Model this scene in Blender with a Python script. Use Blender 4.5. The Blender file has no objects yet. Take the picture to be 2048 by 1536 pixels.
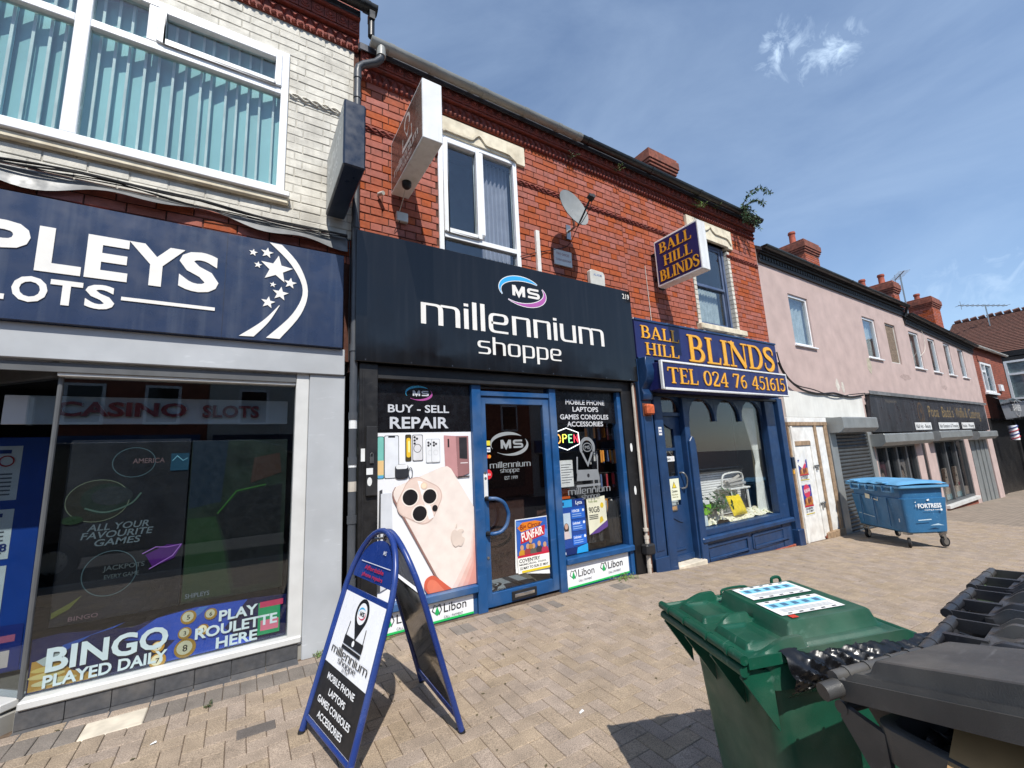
import bpy, bmesh, math, random
from mathutils import Vector, Matrix
random.seed(7)
PI = math.pi
S = bpy.context.scene
COL = S.collection

# ------------------------------------------------------------------ camera
cam_d = bpy.data.cameras.new('camera'); cam = bpy.data.objects.new('camera', cam_d); COL.objects.link(cam)
S.camera = cam
YAW, PITCH, ROLL, FPX = math.radians(32.45), math.radians(9.595), math.radians(-2.832), 853.9
CAM = Vector((0, -4.3265, 1.6))
fw = Vector((math.sin(YAW)*math.cos(PITCH), math.cos(YAW)*math.cos(PITCH), math.sin(PITCH)))
rt = Vector((math.cos(YAW), -math.sin(YAW), 0)); up = rt.cross(fw)
r2 = rt*math.cos(ROLL) + up*math.sin(ROLL); u2 = up*math.cos(ROLL) - rt*math.sin(ROLL)
cam.matrix_world = Matrix(((r2.x, u2.x, -fw.x, CAM.x), (r2.y, u2.y, -fw.y, CAM.y), (r2.z, u2.z, -fw.z, CAM.z), (0, 0, 0, 1)))
cam_d.sensor_fit = 'HORIZONTAL'; cam_d.sensor_width = 36; cam_d.lens = 36*FPX/2048
cam_d.clip_start = 0.05; cam_d.clip_end = 2000

# ------------------------------------------------------------------ sky, sun, exposure
SUN = Vector((-0.20, -0.73, 1.0)).normalized()          # direction towards the sun
w = bpy.data.worlds.new('World'); S.world = w; w.use_nodes = True
nt = w.node_tree; nt.nodes.clear(); NN = nt.nodes.new; LK = nt.links.new
sky = NN('ShaderNodeTexSky'); sky.sky_type = 'NISHITA'; sky.sun_disc = False
sky.sun_elevation = math.asin(SUN.z); sky.sun_rotation = math.atan2(SUN.x, SUN.y) % (2*PI)
sky.air_density = 1.0; sky.dust_density = .25; sky.ozone_density = 3.6
tc = NN('ShaderNodeTexCoord'); mp = NN('ShaderNodeMapping'); mp.inputs['Scale'].default_value = (1.0, 1.0, 3.2); mp.inputs['Rotation'].default_value = (0.25, -0.3, 0.5)
n1 = NN('ShaderNodeTexNoise'); n1.inputs['Scale'].default_value = 1.7; n1.inputs['Detail'].default_value = 9; n1.inputs['Roughness'].default_value = .58; n1.inputs['Distortion'].default_value = .6
cr = NN('ShaderNodeValToRGB'); cr.color_ramp.elements[0].position = .22; cr.color_ramp.elements[1].position = .80
cr.color_ramp.elements[0].color = (0, 0, 0, 1); cr.color_ramp.elements[1].color = (.34, .34, .34, 1)
LK(tc.outputs['Generated'], mp.inputs['Vector']); LK(mp.outputs[0], n1.inputs['Vector']); LK(n1.outputs['Fac'], cr.inputs[0])
# small torn wisps: a finer noise that only shows where a broad one is high
def wisp(d, rad, amt):
    vm = NN('ShaderNodeVectorMath'); vm.operation = 'DISTANCE'; vm.inputs[1].default_value = d
    LK(tc.outputs['Generated'], vm.inputs[0])
    m = NN('ShaderNodeMapRange'); m.inputs[1].default_value = rad; m.inputs[2].default_value = rad*.15; m.inputs[3].default_value = 0; m.inputs[4].default_value = amt
    LK(vm.outputs['Value'], m.inputs[0]); return m.outputs[0]
def pdir(px, py): return tuple((fw + r2*((px-1024)/FPX) - u2*((py-768)/FPX)).normalized())
n2 = NN('ShaderNodeTexNoise'); n2.inputs['Scale'].default_value = 22; n2.inputs['Detail'].default_value = 8; n2.inputs['Roughness'].default_value = .62; n2.inputs['Distortion'].default_value = 1.1
LK(tc.outputs['Generated'], n2.inputs['Vector'])
acc = None
for (px, py, rad, amt) in ((1562, 98, .058, 1.25), (1605, 118, .05, 1.2), (1668, 98, .056, 1.25), (1900, 575, .14, .38), (1985, 560, .14, .42)):
    o = wisp(pdir(px, py), rad, amt)
    if acc is None: acc = o
    else:
        mx = NN('ShaderNodeMath'); mx.operation = 'MAXIMUM'; LK(acc, mx.inputs[0]); LK(o, mx.inputs[1]); acc = mx.outputs[0]
mr = NN('ShaderNodeMapRange'); mr.inputs[1].default_value = .38; mr.inputs[2].default_value = .68; LK(n2.outputs['Fac'], mr.inputs[0])
ml = NN('ShaderNodeMath'); ml.operation = 'MULTIPLY'; LK(acc, ml.inputs[0]); LK(mr.outputs[0], ml.inputs[1])
ml2 = NN('ShaderNodeMath'); ml2.operation = 'MULTIPLY'; ml2.use_clamp = True; ml2.inputs[1].default_value = .9; LK(ml.outputs[0], ml2.inputs[0])
mxa = NN('ShaderNodeMath'); mxa.operation = 'MAXIMUM'; LK(ml2.outputs[0], mxa.inputs[0]); LK(cr.outputs[0], mxa.inputs[1])
mix = NN('ShaderNodeMixRGB'); mix.inputs[2].default_value = (4.5, 5.7, 7.2, 1)
LK(mxa.outputs[0], mix.inputs[0]); LK(sky.outputs[0], mix.inputs[1])
bg = NN('ShaderNodeBackground'); bg.inputs['Strength'].default_value = 0.15
out = NN('ShaderNodeOutputWorld'); LK(mix.outputs[0], bg.inputs[0]); LK(bg.outputs[0], out.inputs[0])
sd = bpy.data.lights.new('sun', 'SUN'); sd.energy = 4.8; sd.angle = math.radians(.53); sd.color = (1, .95, .87)
so = bpy.data.objects.new('sun', sd); COL.objects.link(so); so.rotation_euler = SUN.to_track_quat('Z', 'Y').to_euler(); so.location = (0, -20, 30)
S.view_settings.view_transform = 'Standard'; S.view_settings.look = 'None'; S.view_settings.gamma = 1; S.view_settings.exposure = 0.16
S.view_settings.use_curve_mapping = False
try:
    S.cycles.use_denoising = True; S.cycles.max_bounces = 8; S.cycles.transparent_max_bounces = 12; S.cycles.caustics_reflective = False; S.cycles.caustics_refractive = False
except Exception: pass

# ------------------------------------------------------------------ materials
MAT = {}
def lin(c):
    return tuple((v/255/12.92 if v/255 <= .04045 else ((v/255+.055)/1.055)**2.4) for v in c)
def mat(name, rgb, rough=.6, metal=0., var=.12, scale=6., bump=0., bscale=60., rand=0., dirt=0., dcol=(.05, .045, .04), speck=0., sscale=350., spec=.5, coat=0., streak=0., alpha=None, hue=0., scuff=0., gum=0.):
    """procedural Principled material; rgb given as the surface's own sRGB colour"""
    m = bpy.data.materials.new(name); m.use_nodes = True; MAT[name] = m
    t = m.node_tree; N = t.nodes.new; L = t.links.new; b = t.nodes['Principled BSDF']
    c = lin(rgb); b.inputs['Roughness'].default_value = rough; b.inputs['Metallic'].default_value = metal
    b.inputs['Specular IOR Level'].default_value = spec; b.inputs['Coat Weight'].default_value = coat
    g = N('ShaderNodeNewGeometry'); pos = g.outputs['Position']
    def noise(sc, det=4, vec=pos):
        n = N('ShaderNodeTexNoise'); n.inputs['Scale'].default_value = sc; n.inputs['Detail'].default_value = det; L(vec, n.inputs['Vector']); return n.outputs['Fac']
    def rng(x, a, b_, lo=0., hi=1.):
        r = N('ShaderNodeMapRange'); r.inputs[1].default_value = lo; r.inputs[2].default_value = hi; r.inputs[3].default_value = a; r.inputs[4].default_value = b_; L(x, r.inputs[0]); return r.outputs[0]
    def mulv(col, f):
        v = N('ShaderNodeVectorMath'); v.operation = 'SCALE'; L(col, v.inputs[0]); L(f, v.inputs['Scale']); return v.outputs[0]
    base = N('ShaderNodeRGB'); base.outputs[0].default_value = (*c, 1); col = base.outputs[0]
    if rand:
        oi = N('ShaderNodeObjectInfo'); a = N('ShaderNodeMath'); a.operation = 'ADD'; L(oi.outputs['Random'], a.inputs[0]); L(g.outputs['Random Per Island'], a.inputs[1])
        fr = N('ShaderNodeMath'); fr.operation = 'FRACT'; L(a.outputs[0], fr.inputs[0])
        col = mulv(col, rng(fr.outputs[0], 1-rand, 1+rand))
        if hue:
            hs = N('ShaderNodeHueSaturation'); L(col, hs.inputs['Color']); m7 = N('ShaderNodeMath'); m7.operation = 'MULTIPLY'; m7.inputs[1].default_value = 7.3; L(fr.outputs[0], m7.inputs[0])
            f2 = N('ShaderNodeMath'); f2.operation = 'FRACT'; L(m7.outputs[0], f2.inputs[0]); L(rng(f2.outputs[0], .5-hue, .5+hue), hs.inputs['Hue']); L(rng(f2.outputs[0], .85, 1.12), hs.inputs['Saturation']); col = hs.outputs[0]
    if var: col = mulv(col, rng(noise(scale), 1-var*1.6, 1+var*1.6, .25, .75))
    if speck: col = mulv(col, rng(noise(sscale, 2), 1-speck, 1+speck, .3, .7))
    def blend(col, fac, dc):
        x = N('ShaderNodeMixRGB'); L(fac, x.inputs[0]); L(col, x.inputs[1]); x.inputs[2].default_value = (*dc, 1); return x.outputs[0]
    if dirt: col = blend(col, rng(noise(scale*.35, 8), 0, dirt, .48, .72), dcol)
    if streak:
        mp_ = N('ShaderNodeMapping'); mp_.inputs['Scale'].default_value = (14, 14, .7); L(pos, mp_.inputs['Vector'])
        col = blend(col, rng(noise(1.0, 5, mp_.outputs[0]), 0, streak, .5, .75), dcol)
    if gum:
        vo = N('ShaderNodeTexVoronoi'); vo.inputs['Scale'].default_value = 4.2; vo.inputs['Randomness'].default_value = 1; L(pos, vo.inputs['Vector']); col = blend(col, rng(vo.outputs['Distance'], gum, 0, .055, .085), dcol)
    if scuff:
        ms_ = N('ShaderNodeMapping'); ms_.inputs['Scale'].default_value = (9, 60, 34); ms_.inputs['Rotation'].default_value = (.5, .7, .4); L(pos, ms_.inputs['Vector'])
        sm = N('ShaderNodeMath'); sm.operation = 'MULTIPLY'; L(rng(noise(1.0, 6, ms_.outputs[0]), 0, 1, .60, .70), sm.inputs[0]); L(rng(noise(3.0, 3), 0, scuff, .45, .7), sm.inputs[1])
        col = blend(col, sm.outputs[0], tuple(min(1, v*1.6+.12) for v in c))
    L(col, b.inputs['Base Color'])
    if var and rough < .9: L(rng(noise(scale*2.3, 5), max(.02, rough-.1), min(1, rough+.1), .3, .7), b.inputs['Roughness'])
    if bump:
        bp = N('ShaderNodeBump'); bp.inputs['Strength'].default_value = bump; bp.inputs['Distance'].default_value = .004; L(noise(bscale, 5), bp.inputs['Height']); L(bp.outputs[0], b.inputs['Normal'])
    return m
def glass(name, tint=(.86, .9, .9), refl=1.0, wob=.0):
    m = bpy.data.materials.new(name); m.use_nodes = True; MAT[name] = m
    t = m.node_tree; t.nodes.clear(); N = t.nodes.new; L = t.links.new
    tr = N('ShaderNodeBsdfTransparent'); tr.inputs[0].default_value = (*tint, 1)
    gl = N('ShaderNodeBsdfGlossy'); gl.inputs['Roughness'].default_value = .0; gl.inputs[0].default_value = (.95, .97, 1, 1)
    lw = N('ShaderNodeLayerWeight'); lw.inputs['Blend'].default_value = .5
    pw = N('ShaderNodeMath'); pw.operation = 'POWER'; pw.inputs[1].default_value = 5; L(lw.outputs['Facing'], pw.inputs[0])
    mu = N('ShaderNodeMath'); mu.operation = 'MULTIPLY_ADD'; mu.inputs[1].default_value = .95; mu.inputs[2].default_value = .05*refl; mu.use_clamp = True
    if wob:
        nz = N('ShaderNodeTexNoise'); nz.inputs['Scale'].default_value = 1.6; bp = N('ShaderNodeBump'); bp.inputs['Strength'].default_value = wob; bp.inputs['Distance'].default_value = .02
        g = N('ShaderNodeNewGeometry'); L(g.outputs['Position'], nz.inputs['Vector']); L(nz.outputs['Fac'], bp.inputs['Height']); L(bp.outputs[0], gl.inputs['Normal'])
    mx = N('ShaderNodeMixShader'); o = N('ShaderNodeOutputMaterial')
    L(pw.outputs[0], mu.inputs[0]); L(mu.outputs[0], mx.inputs[0]); L(tr.outputs[0], mx.inputs[1]); L(gl.outputs[0], mx.inputs[2]); L(mx.outputs[0], o.inputs[0])
    return m
def glow(name, rgb, e):
    m = bpy.data.materials.new(name); m.use_nodes = True; MAT[name] = m; b = m.node_tree.nodes['Principled BSDF']
    b.inputs['Base Color'].default_value = (*lin(rgb), 1); b.inputs['Emission Color'].default_value = (*lin(rgb), 1); b.inputs['Emission Strength'].default_value = e; return m
def flat(rgb, rough=.45, name=None):
    """plain printed ink"""
    k = name or 'ink_%d_%d_%d' % tuple(rgb)
    if k in MAT: return MAT[k]
    return mat(k, rgb, rough, var=.05, scale=9)
mat('brick_red', (164, 86, 62), .85, var=.14, scale=16, bump=.5, bscale=140, rand=.075, hue=.005, dirt=.26, speck=.15, sscale=240, dcol=(.07, .045, .035))
mat('brick_cream', (214, 210, 198), .75, var=.12, scale=9, bump=.7, bscale=90, rand=.05, dirt=.55, dcol=(.30, .28, .24), streak=.3, speck=.05, sscale=160)
mat('brick_sooty', (132, 76, 60), .9, var=.25, scale=9, bump=.5, dirt=.6, dcol=(.06, .045, .04), rand=.1)
mat('mortar', (84, 52, 42), .95, var=.2, scale=30, bump=.5)
mat('mortar_cream', (192, 188, 177), .9, var=.14, scale=12, bump=.4, dirt=.4, dcol=(.2, .18, .14))
mat('terracotta', (128, 58, 46), .75, var=.2, scale=20, rand=.12, dirt=.4, bump=.3)
mat('terracotta_black', (36, 36, 38), .6, var=.2, scale=20, rand=.1)
mat('stone_cream', (222, 213, 190), .8, var=.14, scale=8, bump=.4, dirt=.45, dcol=(.32, .24, .14), streak=.25)
mat('upvc', (238, 240, 242), .28, var=.03, scale=4, dirt=.12, dcol=(.4, .38, .34))
mat('upvc_old', (205, 205, 198), .5, var=.08, dirt=.3, dcol=(.25, .23, .2))
mat('navy_panel', (38, 52, 80), .30, var=.10, scale=3, streak=.45, dcol=(.09, .11, .15))
mat('navy_box', (30, 42, 62), .35, var=.06)
mat('white_letter', (232, 230, 225), .45, var=.04, dirt=.12, dcol=(.5, .47, .4))
mat('alu_grey', (176, 180, 184), .42, var=.07, scale=3, dirt=.25, dcol=(.28, .27, .25), spec=.4, scuff=.25)
mat('alu_white', (206, 207, 205), .4, var=.05, dirt=.25, dcol=(.3, .28, .25))
mat('alu_dark', (88, 90, 92), .45, var=.08)
mat('riser_tile', (78, 79, 82), .45, var=.15, scale=30, rand=.10, dirt=.3, dcol=(.2, .18, .16), speck=.12)
mat('grout', (140, 138, 132), .9)
mat('black_gloss', (15, 16, 19), .10, var=.15, scale=1.5, streak=.25, dcol=(.03, .03, .033))
mat('black_paint', (22, 22, 24), .45, var=.2, scale=6, dirt=.3, dcol=(.06, .055, .05), bump=.1, scuff=.3)
mat('black_plastic', (30, 31, 34), .5, var=.12, dirt=.2, dcol=(.1, .09, .08))
mat('gutter_black', (24, 26, 27), .4, var=.12, dirt=.25, dcol=(.1, .1, .09))
mat('gutter_grey', (150, 152, 148), .45, var=.12, scale=3, dirt=.5, dcol=(.2, .2, .18), streak=.2)
mat('pipe_grey', (70, 74, 80), .42, var=.12, dirt=.3, dcol=(.12, .11, .1))
mat('pipe_dirty', (190, 182, 170), .6, var=.15, dirt=.5, dcol=(.2, .14, .1))
mat('pipe_rust', (110, 62, 46), .75, var=.25, dirt=.4)
mat('blue_paint', (24, 76, 128), .42, var=.12, scale=5, dirt=.35, dcol=(.25, .3, .36), bump=.12, bscale=30, scuff=.45)
mat('navy_paint', (27, 58, 98), .40, var=.14, scale=5, dirt=.3, dcol=(.02, .035, .07), bump=.15, bscale=40, scuff=.3)
mat('sign_navy', (28, 34, 92), .38, var=.08, scale=3, streak=.15, dcol=(.08, .09, .16))
mat('gold', (236, 172, 44), .45, var=.08, scale=14, dirt=.2, dcol=(.65, .5, .2))
mat('gold_edge', (150, 92, 22), .5)
mat('sign_white', (228, 230, 230), .4, var=.05, dirt=.35, dcol=(.42, .4, .34), streak=.3)
mat('pink_render', (186, 165, 159), .92, var=.09, scale=2.5, bump=.35, bscale=120, dirt=.22, dcol=(.40, .31, .28), streak=.14, speck=.06, sscale=200)
mat('white_board', (222, 222, 216), .7, var=.06, scale=3, dirt=.3, dcol=(.4, .39, .36), streak=.16)
mat('white_flaky', (228, 228, 224), .65, var=.08, scale=9, dirt=.35, dcol=(.35, .27, .2), bump=.3)
mat('raw_wood', (156, 132, 106), .75, var=.25, scale=14, streak=.5, dcol=(.14, .09, .06))
mat('shutter_grey', (142, 146, 146), .45, metal=.3, var=.10, scale=3, streak=.3, dcol=(.2, .2, .19))
mat('shutter_dark', (66, 70, 72), .5, metal=.2, var=.15, scale=5, rand=.08, dirt=.3)
mat('paver', (151, 135, 118), .9, var=.12, scale=7, rand=.05, hue=.006, speck=.42, sscale=170, bump=.5, bscale=260, dirt=.26, dcol=(.19, .155, .125), gum=.35)
mat('paver_grey', (122, 114, 106), .9, var=.12, scale=7, rand=.12, speck=.3, sscale=170, bump=.5, bscale=260, dirt=.3)
mat('paver_dark', (98, 92, 88), .9, var=.12, scale=7, rand=.1, speck=.3, sscale=170, bump=.4, bscale=260)
mat('slab_pale', (206, 196, 178), .9, var=.14, scale=10, bump=.3, dirt=.3, dcol=(.3, .27, .22))
mat('joint_sand', (96, 80, 66), .95, var=.3, scale=40)
mat('asphalt', (66, 66, 68), .9, var=.2, scale=30, bump=.5, speck=.3)
mat('kerb_stone', (150, 146, 138), .9, var=.15, bump=.3)
mat('slate', (74, 76, 84), .7, var=.2, scale=8, rand=.15)
mat('roof_tile', (100, 68, 58), .8, var=.25, scale=14, rand=.2, dirt=.3)
mat('chimney_pot', (152, 74, 54), .8, var=.15, dirt=.3, rand=.1)
mat('lead', (112, 114, 115), .5, metal=.2, var=.2, scale=6, dirt=.3, dcol=(.4, .4, .4))
mat('cable', (20, 20, 22), .5)
mat('white_cable', (205, 200, 190), .6)
mat('bin_green', (16, 74, 56), .42, var=.16, scale=6, dirt=.42, dcol=(.20, .22, .18), bump=.2, bscale=300, spec=.4, scuff=.55)
mat('bin_grey', (66, 66, 66), .42, var=.10, scale=7, dirt=.4, dcol=(.24, .22, .19), bump=.22, bscale=300, spec=.4, scuff=.6)
mat('bin_dark', (38, 39, 44), .36, var=.12, scale=7, dirt=.35, dcol=(.16, .15, .13), bump=.2, bscale=300, spec=.4, scuff=.5)
mat('bin_olive', (92, 116, 84), .5, var=.12, dirt=.3, dcol=(.3, .3, .22))
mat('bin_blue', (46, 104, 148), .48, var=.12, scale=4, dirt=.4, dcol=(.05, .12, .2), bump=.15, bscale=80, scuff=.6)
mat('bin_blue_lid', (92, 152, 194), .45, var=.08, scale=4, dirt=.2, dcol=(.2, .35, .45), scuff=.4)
mat('rubber', (26, 26, 28), .75, var=.1)
mat('steel', (160, 160, 158), .35, metal=.9, var=.1)
mat('chrome', (205, 205, 205), .15, metal=1., var=.03)
mat('bag_black', (16, 17, 20), .30, var=.1, scale=12, bump=.35, bscale=22)
mat('cardboard', (168, 134, 92), .9, var=.15)
mat('frame_blue', (28, 54, 122), .3, var=.06, dirt=.15, dcol=(.2, .25, .35), scuff=.4)
mat('leaf', (98, 124, 58), .6, var=.2, scale=30, rand=.3, hue=.03)
mat('leaf_dark', (52, 78, 44), .6, var=.2, scale=30, rand=.3, hue=.03)
mat('twig', (92, 84, 58), .8)
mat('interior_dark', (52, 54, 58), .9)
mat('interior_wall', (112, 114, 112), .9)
mat('interior_floor', (120, 112, 100), .7)
mat('dish_grey', (134, 137, 136), .5, var=.1, scale=7, dirt=.35, dcol=(.25, .25, .23))
mat('wash_wall', (208, 205, 196), .9, var=.06)
def brick_pattern(name, rgb):
    m = mat(name, rgb, .9, var=.14, scale=9, dirt=.3, dcol=(.07, .045, .035), bump=.3)
    t = m.node_tree; b = t.nodes['Principled BSDF']; src = b.inputs['Base Color'].links[0].from_socket; br = t.nodes.new('ShaderNodeTexBrick'); g = t.nodes.new('ShaderNodeNewGeometry'); sx = t.nodes.new('ShaderNodeSeparateXYZ'); ad = t.nodes.new('ShaderNodeMath'); cx = t.nodes.new('ShaderNodeCombineXYZ')
    t.links.new(g.outputs['Position'], sx.inputs[0]); t.links.new(sx.outputs[0], ad.inputs[0]); t.links.new(sx.outputs[1], ad.inputs[1]); t.links.new(ad.outputs[0], cx.inputs[0]); t.links.new(sx.outputs[2], cx.inputs[1])
    br.inputs['Scale'].default_value = 1; br.inputs['Brick Width'].default_value = .255; br.inputs['Row Height'].default_value = .0905; br.inputs['Mortar Size'].default_value = .010
    br.inputs['Color1'].default_value = (1, 1, 1, 1); br.inputs['Color2'].default_value = (.74, .74, .76, 1); br.inputs['Mortar'].default_value = (.42, .46, .5, 1)
    mx = t.nodes.new('ShaderNodeMixRGB'); mx.blend_type = 'MULTIPLY'; mx.inputs[0].default_value = 1; t.links.new(cx.outputs[0], br.inputs['Vector']); t.links.new(src, mx.inputs[1]); t.links.new(br.outputs['Color'], mx.inputs[2]); t.links.new(mx.outputs[0], b.inputs['Base Color'])
brick_pattern('brick_far', (150, 80, 60))
mat('opp_brick', (146, 84, 64), .9, var=.2, scale=5)
mat('osb', (120, 104, 88), .85, var=.35, scale=30, bump=.3)
glass('glass_clear', (.95, .96, .96), .8)
glass('glass_dark', (.80, .84, .86), 1.0)
glass('glass_upper', (.86, .90, .91), 1.6, wob=.06)

# ------------------------------------------------------------------ builders
ORG = {}                                    # object -> world origin its mesh is written about
def tag(o, label=None, cat=None, group=None, kind=None):
    if label: o['label'] = label
    if cat: o['category'] = cat
    if group: o['group'] = group
    if kind: o['kind'] = kind
    return o
def thing(name, label, cat, base=(0, 0, 0), rotz=0., group=None, local=False, rot=None):
    o = bpy.data.objects.new(name, None); COL.objects.link(o); o.empty_display_size = .1
    o.location = base; o.rotation_euler = rot or (0, 0, rotz); ORG[o] = Vector((0, 0, 0)) if local else Vector(base)
    return tag(o, label, cat, group)
def link(o, parent=None):
    COL.objects.link(o)
    if parent is not None: o.parent = parent
    return o
def part(name, parent, label=None):
    o = bpy.data.objects.new(name, None); link(o, parent); o.empty_display_size = .1
    return tag(o, label)
class B:
    """collects faces; build() links them as one mesh object"""
    def __init__(s): s.v = []; s.f = []
    def face(s, pts):
        n = len(s.v); s.v += [tuple(p) for p in pts]; s.f.append(tuple(range(n, n+len(pts)))); return s
    def box(s, x0, x1, y0, y1, z0, z1, M=None):
        n = len(s.v); P = [(x, y, z) for z in (z0, z1) for y in (y0, y1) for x in (x0, x1)]
        if M is not None: P = [tuple(M @ Vector(p)) for p in P]
        s.v += P
        for q in ((0, 2, 3, 1), (4, 5, 7, 6), (0, 1, 5, 4), (2, 6, 7, 3), (0, 4, 6, 2), (1, 3, 7, 5)): s.f.append(tuple(n+i for i in q))
        return s
    def prism(s, poly, O, U, V, N, d):
        """polygon (a,b) in the plane O+aU+bV, extruded d along -N (front face on the plane)"""
        O = Vector(O); U = Vector(U); V = Vector(V); N = Vector(N); n = len(s.v); k = len(poly)
        for dd in (0, -d): s.v += [tuple(O+U*a+V*b+N*dd) for a, b in poly]
        s.f.append(tuple(range(n, n+k)))
        if d:
            s.f.append(tuple(range(n+2*k-1, n+k-1, -1)))
            for i in range(k): s.f.append((n+(i+1) % k, n+i, n+k+i, n+k+(i+1) % k))
        return s
    def tube(s, pts, r, n=8, cap=True, closed=False):
        P = [Vector(p) for p in pts]; k0 = len(s.v); m = len(P); R = r if isinstance(r, (list, tuple)) else [r]*m; prev = None
        for i in range(m):
            a = P[(i-1) % m] if (closed or i > 0) else P[0]; b = P[(i+1) % m] if (closed or i < m-1) else P[-1]
            t = (b-a).normalized()
            if prev is None: e = t.orthogonal().normalized()
            else: e = (prev-t*prev.dot(t)); e = e.normalized() if e.length > 1e-6 else t.orthogonal().normalized()
            prev = e; g = t.cross(e)
            s.v += [tuple(P[i]+(e*math.cos(2*PI*j/n)+g*math.sin(2*PI*j/n))*R[i]) for j in range(n)]
        for i in range(m if closed else m-1):
            i2 = (i+1) % m
            for j in range(n): s.f.append((k0+i*n+j, k0+i*n+(j+1) % n, k0+i2*n+(j+1) % n, k0+i2*n+j))
        if cap and not closed:
            s.f.append(tuple(k0+j for j in range(n-1, -1, -1))); s.f.append(tuple(k0+(m-1)*n+j for j in range(n)))
        return s
    def lathe(s, prof, O, A=(0, 0, 1), n=16, X=None):
        A = Vector(A).normalized(); e = Vector(X) if X else A.orthogonal().normalized(); g = A.cross(e); O = Vector(O); k0 = len(s.v)
        for r, h in prof: s.v += [tuple(O+A*h+(e*math.cos(2*PI*j/n)+g*math.sin(2*PI*j/n))*r) for j in range(n)]
        for i in range(len(prof)-1):
            for j in range(n): s.f.append((k0+i*n+j, k0+i*n+(j+1) % n, k0+(i+1)*n+(j+1) % n, k0+(i+1)*n+j))
        s.f.append(tuple(k0+j for j in range(n-1, -1, -1))); s.f.append(tuple(k0+(len(prof)-1)*n+j for j in range(n)))
        return s
    def grid(s, fn, nu, nv):
        k0 = len(s.v)
        for j in range(nv+1):
            for i in range(nu+1): s.v.append(tuple(fn(i/nu, j/nv)))
        for j in range(nv):
            for i in range(nu): a = k0+j*(nu+1)+i; s.f.append((a, a+1, a+nu+2, a+nu+1))
        return s
    def wall(s, x0, x1, z0, z1, y0, y1, holes):
        """slab with rectangular openings (hx0,hx1,hz0,hz1): boxes butted end to end, so nothing is coplanar-doubled"""
        xs = sorted({x0, x1, *[min(max(h[i], x0), x1) for h in holes for i in (0, 1)]})
        for a, b in zip(xs, xs[1:]):
            if b-a < 1e-6: continue
            zs = sorted([(max(h[2], z0), min(h[3], z1)) for h in holes if h[0] <= a+1e-6 and h[1] >= b-1e-6]); z = z0
            for (p, q) in zs:
                if p > z: s.box(a, b, y0, y1, z, p)
                z = max(z, q)
            if z < z1: s.box(a, b, y0, y1, z, z1)
        return s
    def mesh(s, name, bevel=0., smooth=False, seg=1, off=None):
        me = bpy.data.meshes.new(name); V = s.v
        if off is not None: V = [(v[0]-off.x, v[1]-off.y, v[2]-off.z) for v in V]
        me.from_pydata(V, [], s.f); bm = bmesh.new(); bm.from_mesh(me)
        bmesh.ops.recalc_face_normals(bm, faces=bm.faces)
        if bevel:
            bmesh.ops.remove_doubles(bm, verts=bm.verts, dist=1e-5)
            es = [e for e in bm.edges if len(e.link_faces) == 2 and e.calc_face_angle(0) > .5]
            bmesh.ops.bevel(bm, geom=es, offset=bevel, segments=seg, profile=.6, affect='EDGES', clamp_overlap=True)
        bm.to_mesh(me); bm.free()
        if smooth:
            for p in me.polygons: p.use_smooth = True
            try: me.set_sharp_from_angle(angle=math.radians(40))
            except Exception: pass
        return me
    def build(s, name, m, parent=None, bevel=0., smooth=False, seg=1, label=None, cat=None, group=None, kind=None):
        if parent is None:
            xs, ys, zs = zip(*s.v); off = Vector(((min(xs)+max(xs))/2, (min(ys)+max(ys))/2, min(zs)))
        else:
            r = parent
            while r not in ORG: r = r.parent
            off = ORG[r]
        me = s.mesh(name, bevel, smooth, seg, off); me.materials.append(MAT[m] if isinstance(m, str) else m)
        o = bpy.data.objects.new(name, me); link(o, parent)
        if parent is None: o.location = off; ORG[o] = off
        return tag(o, label, cat, group, kind)
def box(name, m, parent, x0, x1, y0, y1, z0, z1, bevel=.003, **k):
    return B().box(x0, x1, y0, y1, z0, z1).build(name, m, parent, bevel=bevel, **k)
def tube(name, m, parent, pts, r, n=8, **k):
    return B().tube(pts, r, n).build(name, m, parent, smooth=True, **k)
def rrect(cx, cy, wd, h, r, rot=0., n=5):
    P = []; r = min(r, wd/2-1e-4, h/2-1e-4)
    for (sx, sy, a0) in ((1, 1, 0), (-1, 1, PI/2), (-1, -1, PI), (1, -1, 1.5*PI)):
        for i in range(n+1):
            a = a0+PI/2*i/n; P.append((sx*(wd/2-r)+r*math.cos(a), sy*(h/2-r)+r*math.sin(a)))
    c, s = math.cos(rot), math.sin(rot); return [(cx+x*c-y*s, cy+x*s+y*c) for x, y in P]
def ell(cx, cy, rx, ry, a0=0., a1=2*PI, n=24):
    full = abs(a1-a0-2*PI) < 1e-6
    return [(cx+rx*math.cos(a0+(a1-a0)*i/n), cy+ry*math.sin(a0+(a1-a0)*i/n)) for i in range(n if full else n+1)]
def rect(x0, y0, x1, y1): return [(x0, y0), (x1, y0), (x1, y1), (x0, y1)]
def star(cx, cy, r, rot=0., k=.42):
    return [(cx+(r if i % 2 == 0 else r*k)*math.cos(rot+PI/2+i*PI/5), cy+(r if i % 2 == 0 else r*k)*math.sin(rot+PI/2+i*PI/5)) for i in range(10)]
def catmull(P, n=6, closed=False):
    R = []; m = len(P)
    for i in range(m if closed else m-1):
        p0 = P[(i-1) % m] if (closed or i > 0) else P[0]; p1 = P[i]; p2 = P[(i+1) % m]; p3 = P[(i+2) % m] if (closed or i+2 < m) else P[-1]
        for j in range(n):
            t = j/n
            R.append(tuple(.5*((2*b)+(-a+c)*t+(2*a-5*b+4*c-d)*t*t+(-a+3*b-3*c+d)*t**3) for a, b, c, d in zip(p0, p1, p2, p3)))
    if not closed: R.append(tuple(P[-1]))
    return R
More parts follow.
